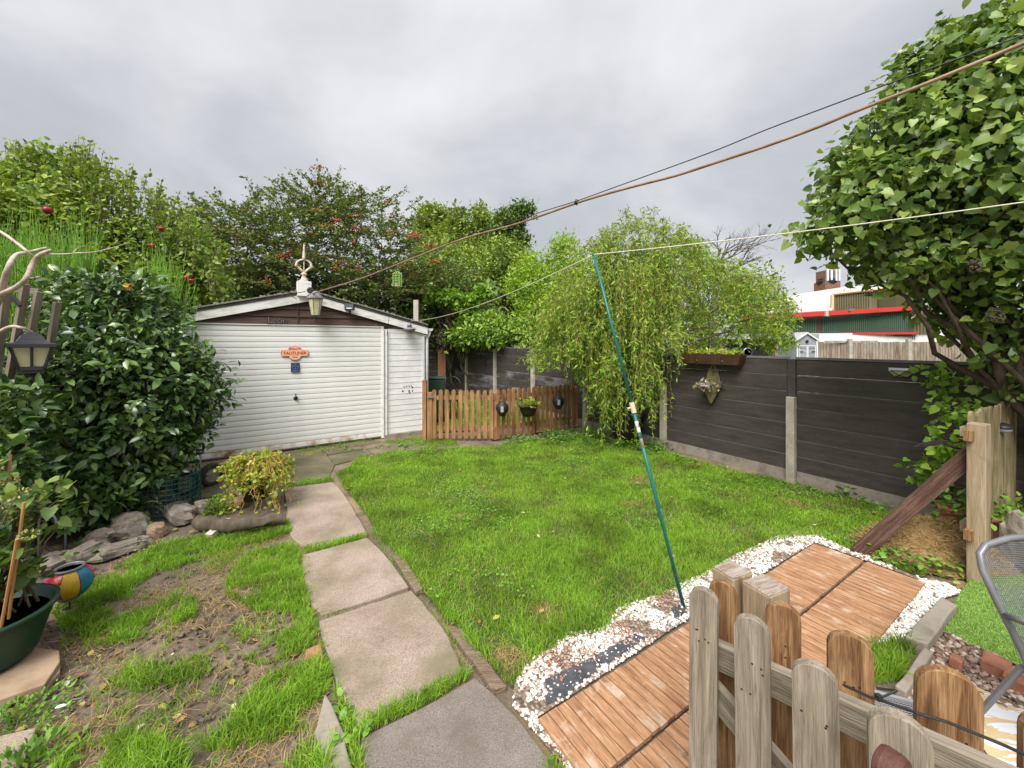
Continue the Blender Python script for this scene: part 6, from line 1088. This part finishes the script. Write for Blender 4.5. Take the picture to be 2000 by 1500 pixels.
# ---------------------------------------------------------------- trees behind
plant('apple_tree', 'apple tree with upright leafy shoots and a few dark red apples behind the camellia', 'tree',
      [pl(60, 420, 6.2, 90, 75), pl(170, 445, 6.4, 88, 80), pl(280, 480, 6.6, 80, 65), pl(380, 530, 6.8, 52, 62), pl(230, 560, 6.2, 120, 60), pl(330, 580, 6.6, 80, 45), pl(-40, 440, 6, 90, 110), pl(110, 330, 6.6, 60, 30)], 1500, 16, .10, .075, T_oval(.3), 'leaf_apple', (-6.6, 6.6, 0), .09, 0, up=.6, out_w=.5, shell=.3)
ap = [x for x in col.objects if x.name.startswith('apple_tree')][0]; sh = MB(); Pl = []
for i in range(260):
    u = rnd.uniform(-20, 430); tv = float(np.interp(u, [-20, 30, 90, 160, 190, 260, 330, 400, 440], [300, 280, 310, 270, 300, 330, 380, 440, 500])); d = rnd.uniform(6, 7); a_ = A(u, tv + rnd.uniform(40, 130), d); b_ = A(u + rnd.uniform(-22, 22), tv + rnd.uniform(-12, 50), d); m_ = (a_ + b_) / 2 + Vector((rnd.uniform(-.06, .06), 0, 0)); sh.tube([a_, m_, b_], [.007, .005, .003], 4, False)
    for j in range(26): t = rnd.random(); Pl.append(tuple(a_.lerp(m_, t * 2) if t < .5 else m_.lerp(b_, t * 2 - 1)))
s_ = tag(sh.build('upright_shoots', M['twig'], ap), kind='stuff'); s_.matrix_basis = ap.matrix_basis.inverted(); Pl = np.array(Pl) + rng.normal(size=(len(Pl), 3)) * .02
foliage('shoot_leaves', Pl, unit(len(Pl)) + [0, 0, .35], unit(len(Pl)) + [0, 0, .4], .075 * (.5 + .7 * rng.random(len(Pl))), T_oval(.28), M['leaf_apple'], ap)
for (u, v, d) in ((93, 411, 5.55), (298, 480, 5.9), (364, 543, 5.9), (374, 549, 6.0), (315, 447, 6.0), (160, 520, 5.6)):
    a_ = MB().lathe([(0, -.03), (.02, -.034), (.042, -.01), (.045, .012), (.03, .034), (.008, .03), (0, .026)], 14).build('apple', M['apple_red'], ap, smooth=True); a_.matrix_basis = ap.matrix_basis.inverted() @ Matrix.Translation(A(u, v, d)) @ Matrix.Scale(1.3 if u == 93 else .9, 4)
o = empty('broom_shrub', (-5.9, 5.2, 0), 0, 'bright green broom with upright rush-like stems behind the dead branch', 'shrub')
n = 3400; u = np.where(rng.random(n) < .82, -60 + 235 * rng.random(n) ** 1.25, rng.normal(312, 22, n)); d = rng.uniform(4.9, 5.7, n); x = (u - 1000) * d / F; zt_ = EYE - (512 + 42 * rng.normal(size=n) + 14 * np.sin(u / 13) + np.where(u > 200, 70, 0) - HZ) * d / F; ln = rng.uniform(.5, 1.5, n); lx = rng.normal(size=n) * .09; ly = rng.normal(size=n) * .05
B = np.stack([x, d, zt_ - ln], 1); Tp = np.stack([x + lx, d + ly, zt_], 1); W_ = np.array([.0042, 0, 0]); v_ = np.stack([B - W_, B + W_, Tp + W_ * .5, Tp - W_ * .5], 1)
s_ = bpy.data.objects.new('stems', npmesh('stems', v_, (np.arange(n) * 4)[:, None] + np.arange(4)[None], [4] * n, M['leaf_broom'])); link(s_, o); s_.matrix_basis = o.matrix_basis.inverted(); s_['kind'] = 'stuff'
Pq = np.repeat(B, 4, 0) + np.repeat(Tp - B, 4, 0) * rng.random((n * 4, 1)); foliage('foliage', Pq, unit(n * 4) * .5 + [0, 0, 1], unit(n * 4), .03 * (.6 + rng.random(n * 4)), T_small, M['leaf_broom'], o)
mb = MB(); limbs(mb, (-5.9, 5.2, 0), .03, (-5.9, 5.2, .9), [A(20, 560, 5.2), A(90, 560, 5.2), A(150, 560, 5.3)], .01); t = mb.build('trunk', M['twig'], o); t.matrix_basis = o.matrix_basis.inverted()
rb = empty('rose', (-4.6, 4.9, 0), 0, 'yellow and faded peach rose blooms poking out on top of the camellia', 'rose')
mb = MB(); mb.tube([(-4.6, 4.9, 0), A(230, 640, 4.55), A(251, 564, 4.4)], .006, 5).tube([A(230, 640, 4.55), A(160, 562, 4.5)], .005, 5).tube([A(230, 640, 4.55), A(136, 556, 4.5)], .005, 5); t = mb.build('stem', M['twig'], rb); t.matrix_basis = rb.matrix_basis.inverted()
for (u, v, d, r_, m_) in ((251, 560, 4.35, .055, 'yellow_petal'), (162, 559, 4.4, .035, 'rope_cream'), (137, 553, 4.4, .035, 'rope_cream')): blossoms(rb, [np.array(A(u, v, d))], r_, M[m_], 'bloom', 9)
# red-berried tree behind the garage: long feathery sprays
o = empty('berry_tree', (-5.5, 13.0, 0), 0, 'wide dark spreading tree with clusters of orange-red berries behind the garage', 'tree'); Pl, Dl, tw, Pr = [], [], MB(), []
lob = [pl(500, 500, 12.5, 120, 90), pl(620, 520, 12.5, 130, 120), pl(700, 450, 12.8, 110, 70), pl(760, 540, 12.5, 100, 90), pl(460, 450, 13, 70, 50), pl(640, 410, 13, 80, 30), pl(560, 470, 12.8, 110, 80), pl(820, 560, 13, 70, 60), pl(420, 540, 12, 80, 60)]
berries = []
for i in range(1250):
    l_ = rnd.choice(lob); d = unit(1)[0]; d[2] = d[2] * .9 + .08; c = np.array(l_[0]) + d * np.array(l_[1]) * (rnd.random() ** .5) * 1.0; out = np.array([d[0] + rnd.gauss(0, .3), d[1] * .6, .28 + .35 * d[2] + rnd.gauss(0, .12)]); out /= np.linalg.norm(out); Ln = rnd.uniform(.5, 1.1); pts = []
    if (np.array(A(600, 560, 13))[2] - c[2]) > .6: continue
    for j in range(6): t = j / 5; pts.append(Vector(c + out * Ln * t + np.array([0, 0, -.22 * Ln * t * t])))
    tw.tube(pts, [.012, .010, .008, .006, .005, .003], 3, False)
    red = rnd.random() < .12
    for a_, b_ in zip(pts[:-1], pts[1:]):
        for j in range(9 if not red else 7): q_ = a_.lerp(b_, rnd.random()); (Pr if red and rnd.random() < .6 else Pl).append((q_.x, q_.y, q_.z) + tuple(out * .5 + np.array([rnd.gauss(0, .7), rnd.gauss(0, .7), rnd.gauss(0, .25)])))
    if rnd.random() < .05 and d[1] < .3: a_ = rnd.randint(2, 4); berries += [np.array(pts[a_]) + np.random.normal(size=3) * [.12, .06, .035] for _ in range(26)]
for arr, m_, nm in ((Pl, 'leaf_berrytree', 'crown'), (Pr, 'leaf_russet', 'russet_leaves')):
    arr = np.array(arr); n = len(arr); P = arr[:, :3] + rng.normal(size=(n, 3)) * [.045, .045, .03]; foliage(nm, P, arr[:, 3:], unit(n) * .6 + [0, 0, .8], .105 * (.55 + .7 * rng.random(n)), T_small, M[m_], o)
for (u, v, wd, ht) in ((440, 445, 34, 8), (700, 445, 18, 10), (520, 548, 10, 10), (618, 410, 12, 4), (660, 430, 14, 5), (668, 515, 12, 9), (560, 497, 16, 4), (760, 455, 12, 6), (806, 460, 14, 6), (700, 525, 6, 10), (545, 500, 20, 5), (470, 460, 16, 4), (635, 440, 20, 4), (690, 470, 8, 8)):
    for _ in range(int(22 + wd)): berries.append(np.array(A(u + rnd.gauss(0, wd * .6), v + rnd.gauss(0, ht * .5), 11.5 + rnd.random() * .4)))
B = np.array(berries); n = len(B); foliage('berries', B, unit(n), unit(n), np.full(n, .05), (np.array([(0, -.5, 0), (.5, 0, 0), (0, .5, 0), (-.5, 0, 0), (0, 0, .5), (0, 0, -.5)]), [(0, 1, 4), (1, 2, 4), (2, 3, 4), (3, 0, 4), (1, 0, 5), (2, 1, 5), (3, 2, 5), (0, 3, 5)]), M['berry_orange'], o)
s_ = tag(tw.build('twigs', M['bark'], o), kind='stuff'); s_.matrix_basis = o.matrix_basis.inverted(); mb = MB(); limbs(mb, (-5.5, 13, 0), .17, (-5.4, 13, 2.6), [l_[0] for l_ in lob], .03, seed=3); t = mb.build('trunk', M['bark'], o, smooth=True); t.matrix_basis = o.matrix_basis.inverted()
# dark understorey behind the garage
plant('privet_hedge', 'overgrown green hedge of the neighbouring plot beyond the black left fence', 'hedge', [(Vector((-8.5 - .3 * k, 0.5 + 1.9 * k, 1.0)), (1.2, 1.4, 1.3)) for k in range(4)], 420, 14, .15, .16, T_small, 'leaf_far', (-8.6, 3.0, 0), .06, shell=.3)
plant('garden_shrub', 'mixed green shrubs of the neighbouring plot behind the right fence and lilac', 'shrub', [(Vector((8.6 + .7 * k, 5.4 - 1.9 * k, .9)), (1.2, 1.3, 1.0)) for k in range(3)], 260, 14, .15, .15, T_small, 'leaf_far', (9.2, 3.4, 0), .06, shell=.3)
plant('evergreen_hedge', 'dark evergreen thicket filling the gap between the garage roof and the berry tree', 'hedge', [pl(u, 600, 14.5, 90, 80) for u in (300, 400, 500, 600, 700, 800, 880)], 1500, 18, .16, .17, T_small, 'leaf_dark', (-6, 14.5, 0), .08, shell=.2)
plant('oak_tree', 'far oak with a rounded crown right of the berry tree', 'tree', [pl(848, 430, 30, 34, 28), pl(835, 470, 30, 38, 34), pl(862, 500, 29, 40, 40)], 420, 20, .22, .26, T_small, 'leaf_far', A(850, 668, 30).xy.to_3d(), .25)
plant('maple_tree', 'far yellowing tree with a smooth domed crown left of the slender pine', 'tree', [pl(920, 435, 27, 44, 22), pl(900, 470, 27, 50, 34), pl(950, 470, 27, 46, 34), pl(930, 510, 26, 60, 40), pl(890, 520, 26, 44, 40)], 620, 22, .24, .25, T_small, 'leaf_far', A(920, 668, 27).xy.to_3d(), .25, shell=.6)
plant('pine_tree', 'far dark tree with a leaning cloud-shaped top beside the overhead cable', 'tree', [pl(1018, 412, 25, 22, 11), pl(998, 428, 25, 26, 16), pl(985, 450, 25, 30, 18), pl(1012, 470, 25, 20, 14), pl(1010, 505, 25, 24, 20), pl(975, 500, 25, 36, 34), pl(1025, 540, 25, 18, 26)], 520, 22, .17, .19, T_small, 'leaf_dark', A(990, 668, 25).xy.to_3d(), .22, shell=.6)
plant('hawthorn_tree', 'olive-green hawthorn with reddish tips in the middle distance behind the back fence', 'tree', [pl(860, 520, 17, 62, 50), pl(930, 540, 17, 66, 52), pl(990, 510, 17, 50, 44), pl(1010, 560, 17, 40, 40), pl(900, 590, 16, 70, 40)], 900, 16, .15, .13, T_small, 'leaf_apple', A(930, 668, 17).xy.to_3d(), .12, shell=.35)
plant('yew_tree', 'dark shaded yew under the hawthorn behind the garage corner', 'tree', [pl(850, 600, 18.5, 90, 70), pl(940, 610, 18.5, 80, 60), pl(1020, 600, 18.5, 70, 60)], 800, 16, .18, .18, T_small, 'leaf_dark', A(900, 668, 18.5).xy.to_3d(), .15, shell=.2)
plant('bamboo', 'yellow-green bamboo clump behind the back fence left of the willow', 'bamboo', [pl(1050, 560, 12.3, 55, 60), pl(1100, 530, 12.3, 42, 60), pl(1020, 545, 12.6, 32, 40), pl(1080, 610, 12, 62, 50), pl(1130, 560, 12, 44, 60), pl(1100, 480, 12.5, 20, 22)], 1100, 15, .11, .105, T_thin if False else (T_thin[0] * [2, 1, 1], T_thin[1]), 'leaf_bamboo', A(1080, 668, 12.5).xy.to_3d(), .04, up=.4, out_w=.4, shell=.35, ntar=14)
plant('laurel_hedge', 'bright laurel hedge spilling over the back fence', 'hedge', [pl(930, 655, 12.2, 40, 16), pl(985, 650, 11.7, 44, 20), pl(1040, 648, 11.2, 44, 22), pl(960, 635, 12.4, 40, 20), pl(1080, 650, 11, 34, 24), pl(900, 658, 13, 30, 14)], 620, 10, .11, .14, T_oval(.22), 'leaf_laurel', (-.9, 12.9, 0), .05, up=.8, shell=.35)
plant('vine_arch', 'pale green vine arching over behind the garage corner', 'climber', [pl(850, 580, 12.6, 16, 8), pl(880, 582, 12.6, 22, 9), pl(905, 600, 12.6, 14, 12), pl(925, 590, 12.6, 12, 12), pl(945, 572, 12.6, 14, 9), pl(915, 630, 12.6, 15, 22)], 230, 12, .08, .10, T_heart, 'leaf_lime', A(910, 668, 12.7).xy.to_3d(), .03, up=.6, shell=.4)
plant('smoke_bush', 'grey-purple shrub at the corner of the back fence beside the brick pier', 'shrub', [pl(882, 640, 13.4, 24, 28), pl(898, 620, 13.4, 26, 16), pl(868, 665, 13.2, 12, 14)], 260, 12, .09, .10, T_small, 'leaf_grey', A(885, 668, 13.5).xy.to_3d(), .03)
plant('sycamore_tree', 'green tree rising just behind the right side of the willow', 'tree', [pl(1315, 480, 13, 24, 16), pl(1340, 500, 13, 26, 24), pl(1300, 540, 12.5, 70, 60), pl(1400, 570, 12, 70, 50), pl(1470, 560, 12, 42, 40), pl(1500, 600, 11.5, 34, 40), pl(1380, 640, 11.5, 90, 40), pl(1220, 600, 12, 80, 60)], 900, 14, .13, .10, T_small, 'leaf_apple', A(1380, 668, 12.2).xy.to_3d(), .09, shell=.4, up=.5)
# bare tree
o = tag(MB(), ) if False else None
mb = MB(); q_ = random.Random(4)
def fork(p, d, L_, r_, k):
    e = p + d * L_; mid = (p + e) / 2 + Vector((q_.gauss(0, .04), q_.gauss(0, .04), q_.gauss(0, .03))) * L_; mb.tube([p, mid, e], [r_, r_ * .8, r_ * .6], 5, False)
    if k == 0: return
    for _ in range(3 if k > 2 else 2): fork(p.lerp(e, q_.uniform(.55, 1)), (d + Vector((q_.gauss(.10, .42), q_.gauss(0, .3), q_.gauss(0, .26)))).normalized(), L_ * q_.uniform(.6, .85), r_ * .6, k - 1)
bb = A(1395, 668, 10.6).xy.to_3d(); mb.tube([bb, bb + Vector((-.02, 0, 1.6)), A(1398, 545, 10.6)], [.07, .06, .04], 8); fork(A(1398, 545, 10.6), Vector((.1, 0, .9)).normalized(), .55, .03, 4); fork(A(1398, 550, 10.6), Vector((.8, 0, .6)).normalized(), .7, .028, 5); fork(A(1398, 530, 10.6), Vector((.45, .1, .8)).normalized(), .6, .025, 4); fork(A(1400, 520, 10.6), Vector((.75, 0, .5)).normalized(), .6, .022, 4)
tag(mb.build('bare_tree', M['bark'], smooth=True), 'dead tree with fine bare twigs rising behind the right side of the willow', 'tree')
plant('distant_trees_left', 'tall trees closing the view beyond the apple tree at the far left', 'trees', [pl(u, 560, 22, 90, 80) for u in (-60, 60, 180, 300)], 700, 16, .25, .25, T_small, 'leaf_far', A(60, 668, 22).xy.to_3d(), .2) if False else None

# ---------------------------------------------------------------- far buildings and neighbours
wh = empty('warehouse', (0, 0, 0), 0, 'green corrugated warehouse with red trims, white base and pale roof beyond the gardens', 'warehouse')
D0, D1 = 44.0, 37.0                               # the long wall comes nearer towards the right
def wpt(u, v): t = (u - 1500) / 290; d = D0 + (D1 - D0) * t; return A(u, v, d)
def quad(vs, name, m, parent, back=.25):
    nrm = (vs[1] - vs[0]).cross(vs[2] - vs[0]).normalized(); nrm = nrm if nrm.y > 0 else -nrm; b = [v + nrm * back for v in vs]; return MB().add(vs + b, [(0, 1, 2, 3), (7, 6, 5, 4), (0, 4, 5, 1), (1, 5, 6, 2), (2, 6, 7, 3), (3, 7, 4, 0)]).build(name, m, parent)
def corr(u0, u1, vt0, vt1, vb, m, n, dz=.0, dd_=0.0):
    mb = MB(); vs, fs = [], []
    for i in range(n * 4 + 1):
        t = i / (n * 4); u = u0 + (u1 - u0) * t; off = (0, 0, .22, .22)[i % 4]; a_ = wpt(u, vt0 + (vt1 - vt0) * t); b_ = wpt(u, vb); a_ = a_ + Vector((0, -off + dd_, 0)); b_ = Vector((a_.x, a_.y, b_.z)); vs += [a_, b_]
    for i in range(n * 4): fs.append((2*i, 2*i+1, 2*i+3, 2*i+2))
    mb.add(vs, fs); return mb.build('cladding_panel', m, wh)
W = lambda u, v, b_=0.0: wpt(u, v) + Vector((0, b_, 0))
corr(1440, 1592, 626, 612, 657, M['warehouse_green'], 34); corr(1603, 1778, 611, 600, 657, M['warehouse_green'], 44); corr(1779, 1830, 600, 596, 652, M['warehouse_olive'], 8)
quad([W(1440, 618, -.5), W(1784, 598, -.5), W(1784, 606, -.5), W(1440, 627, -.5)], 'red_fascia', M['warehouse_red'], wh, .4)
quad([W(1500, 655, -.4), W(1637, 655, -.4), W(1637, 659, -.4), W(1500, 659, -.4)], 'red_trim', M['warehouse_red'], wh, .2); quad([W(1637, 650, -.4), W(1784, 649, -.4), W(1784, 653, -.4), W(1637, 654, -.4)], 'red_trim', M['warehouse_red'], wh, .2)
quad([W(1440, 652, .1), W(1777, 650, .1), W(1777, 705, .1), W(1440, 705, .1)], 'white_wall', M['white_wall'], wh, .3); quad([W(1777, 650, .1), W(1850, 650, .1), W(1850, 705, .1), W(1777, 705, .1)], 'white_wall', M['white_wall'], wh, .3)
quad([W(1592, 612, -.15), W(1603, 611, -.15), W(1603, 663, -.15), W(1592, 663, -.15)], 'dark_pier', M['box_brown'], wh, .3)
for (u0, u1, v0, v1) in ((1721, 1733, 654, 664), (1737, 1757, 653, 665), (1779, 1787, 655, 662)):
    w_ = quad([W(u0, v0, .02), W(u1, v0, .02), W(u1, v1, .02), W(u0, v1, .02)], 'window', M['window_glass'], wh, .05)
    for t in (0, .5, 1): quad([W(u0 + (u1 - u0) * t - .5, v0, -.05), W(u0 + (u1 - u0) * t + .5, v0, -.05), W(u0 + (u1 - u0) * t + .5, v1, -.05), W(u0 + (u1 - u0) * t - .5, v1, -.05)], 'frame', M['white_wall'], w_, .05)
quad([W(1440, 617, -.2), W(1622, 606, -.2), A(1652, 560, 56), A(1440, 592, 60)], 'roof', M['pale_roof'], wh, .3)
quad([A(1622, 600, 52), A(1760, 596, 52), A(1740, 561, 56), A(1652, 558, 56)], 'roof', M['pale_roof'], wh, .3)
def corr2(p, q, zt0, zt1, zb, m, n):
    vs, fs = [], []
    for i in range(n * 4 + 1):
        t = i / (n * 4); c = p.lerp(q, t); off = (0, 0, .22, .22)[i % 4]; vs += [(c.x, c.y - off, zt0 + (zt1 - zt0) * t), (c.x, c.y - off, zb)]
    for i in range(n * 4): fs.append((2*i, 2*i+1, 2*i+3, 2*i+2))
    return MB().add(vs, fs).build('cladding_panel', m, wh)
a_, b_, c_, e_ = A(1622, 576, 42.5), A(1697, 568, 41), A(1711, 567, 43), A(1800, 560, 39); zb = W(1650, 606).z - .2
corr2(a_, b_, a_.z, b_.z, zb, M['warehouse_olive'], 16); corr2(b_, c_, b_.z, c_.z, zb, M['warehouse_olive'], 3); corr2(c_, e_, c_.z, e_.z, zb, M['warehouse_olive'], 15)
for p_, q_2 in ((a_, b_), (b_, c_), (c_, e_)): MB().tube([p_ + Vector((0, -.3, .05)), q_2 + Vector((0, -.3, .05))], .16, 5).build('red_trim', M['sign_peach'], wh)
MB().tube([a_ + Vector((0, -.3, 0)), Vector((a_.x, a_.y - .3, zb))], .14, 5).build('red_trim', M['sign_peach'], wh)
MB().box(W(1601, 614, -.9), (.5, .5, .5)).build('vent_box', M['pale_roof'], wh); MB().box(W(1646, 607, -.9), (.5, .4, .25)).build('floodlight', M['grey_metal'], wh); MB().box(W(1772, 622, -.8), (.45, .6, .22)).build('camera', M['white_wall'], wh)
q_ = empty('chimney', A(1615, 668, 62).xy.to_3d(), 0, 'brick chimney stack with mobile antennas behind the warehouse roof', 'chimney'); zc = EYE + (668 - 570) * 62 / F
MB().box((0, 0, zc / 2 + 1), (2.3, 2.3, zc + 1)).build('lower_stack', M['chimney_brick'], q_); MB().lathe([(1.3, zc + 1.2), (1.35, zc + 1.6), (1.2, zc + 1.8), (1.2, zc + 2.0)], 12).build('collar', M['dark_metal'], q_)
MB().box((0, 0, zc + 2.2), (1.95, 1.95, 2.0)).build('upper_stack', M['chimney_brick'], q_)
for x in (-.8, -.2, .5, .95): MB().box((x, -1.15, zc + 2.4), (.25, .2, 1.7)).build('antenna', M['white_wall'], q_)
MB().tube([(.7, -1.2, zc + 2), (.7, -1.2, zc + 5)], .06, 5).tube([(.1, -1.2, zc + 2), (.1, -1.2, zc + 4.6)], .05, 5).build('mast', M['grey_metal'], q_)
# plank fence beyond
pf2 = empty('plank_fence', A(1597, 668, 15.0).xy.to_3d(), 0, 'tall weathered grey plank fence with white concrete posts beyond the dark fence', 'fence'); x0 = A(1597, 668, 15).x; x1 = A(1900, 668, 14.2).x; Lp = x1 - x0
npk = 52; pm = MB().box((0, 0, .9), (Lp / npk - .004, .025, 1.8)); me = bpy.data.meshes.new('plank'); me.from_pydata(pm.v, [], pm.f); me.materials.append(M['old_planks']); me.update()
for i in range(npk): s_ = bpy.data.objects.new('plank', me); link(s_, pf2); s_.location = (Lp * (i + .5) / npk, -.8 * (i / npk) + rnd.uniform(-.012, .012), rnd.uniform(-.01, .01)); s_.scale = (1, 1, 1.0 + .004 * i / npk)
for u in (1660, 1776): t = (u - 1597) / 303; MB().box((Lp * t, -.8 * t - .05, .95), (.12, .12, 1.92)).build('concrete_post', M['post_concrete'], pf2)
MB().box((Lp * .22, -.2, 1.83), (Lp * .40, .05, .03)).build('capping', M['fence_cap'], pf2)
ps = empty('garden_shed', A(1575, 668, 13.6).xy.to_3d(), R(8), 'small grey and white garden shed with gabled roof beyond the fence', 'shed')
wS = .78; zE = EYE + (668 - 665) * 13.6 / F; zG = EYE + (668 - 652) * 13.6 / F
MB().prism([(-wS/2, 0), (wS/2, 0), (wS/2, zE), (0, zG), (-wS/2, zE)], -.7, 0, FR).build('wall', M['shed_grey'], ps)
for s_ in (-1, 1):
    beam((0, -.03, zG + .03), (s_ * (wS/2 + .09), -.03, zE - .02), .05, .05, M['white_wall'], 'bargeboard', None).parent = ps
    MB().add([(0, -.05, zG + .04), (s_ * (wS/2 + .1), -.05, zE - .01), (s_ * (wS/2 + .1), .75, zE - .01), (0, .75, zG + .04), (0, -.05, zG + .06), (s_ * (wS/2 + .1), -.05, zE + .01), (s_ * (wS/2 + .1), .75, zE + .01), (0, .75, zG + .06)], [(0, 1, 2, 3), (4, 5, 6, 7), (0, 1, 5, 4), (1, 2, 6, 5), (2, 3, 7, 6), (3, 0, 4, 7)]).build('roof', M['grey_roof'], ps)
    dr = MB().box((s_ * .155, -.02, .86), (.28, .03, 1.55)).build('door', M['shed_grey'], ps)
    for x in (s_ * .02, s_ * .30): MB().box((x, -.04, .86), (.025, .02, 1.6)).build('door_trim', M['white_wall'], dr)
    for k in range(10): MB().box((s_ * .16, -.038, .15 + k * .16), (.26, .006, .008)).build('board_joint', M['dark_metal'], dr)
    MB().box((s_ * .23, -.05, 1.48), (.12, .01, .018)).build('hinge', M['black_plastic'], dr)
    MB().box((s_ * (wS/2 - .015), -.03, .9), (.05, .03, 1.75)).build('corner_trim', M['white_wall'], ps)
MB().box((0, -.04, 1.67), (.62, .02, .03)).build('door_trim', M['white_wall'], ps); MB().lathe([(0, 0), (.05, 0), (.05, .02), (0, .02)], 12, Matrix.Translation((0, -.02, 1.82)) @ Matrix.Rotation(R(90), 4, 'X')).build('ornament', M['dark_metal'], ps)
oh = empty('outbuilding', A(1500, 668, 15.0).xy.to_3d(), 0, 'low brick outbuilding with flat grey roof left of the small shed', 'outbuilding')
def orel(u0, u1, v0, v1, d, nm, m, th=.2): a_, b_ = A(u0, v0, d), A(u1, v1, d); return MB().box(((a_.x + b_.x) / 2 - oh.location.x, d - 15.0 + th / 2, (a_.z + b_.z) / 2), (b_.x - a_.x, th, a_.z - b_.z)).build(nm, m, oh)
orel(1330, 1600, 652, 662, 15.0, 'roof', M['grey_roof'], 2.0); orel(1420, 1514, 662, 760, 15.3, 'wall', M['dark_pot']); orel(1514, 1536, 662, 760, 15.1, 'brick_pier', M['rubble_wall'], .4); orel(1330, 1420, 662, 760, 15.2, 'wall', M['rubble_wall']); orel(1542, 1552, 655, 760, 14.9, 'downpipe', M['box_brown'], .1); orel(1541, 1546, 643, 655, 14.9, 'vent_pipe', M['terracotta'], .1); orel(1545, 1560, 662, 760, 15.2, 'wall', M['shed_blue'])
# clock or round ornament on the outbuilding wall, seen over the fence
MB().lathe([(.15, 0), (.18, .01), (.15, .03), (.15, 0)], 20, Matrix.Translation((A(1460, 688, 15).x - oh.location.x, -.0, A(1460, 688, 15).z)) @ Matrix.Rotation(R(90), 4, 'X')).build('round_ornament', M['grey_metal'], oh)
print('tris', sum(len(o.data.loop_triangles) if o.type == 'MESH' and (o.data.calc_loop_triangles() or True) else 0 for o in col.objects), 'objects', len(col.objects))
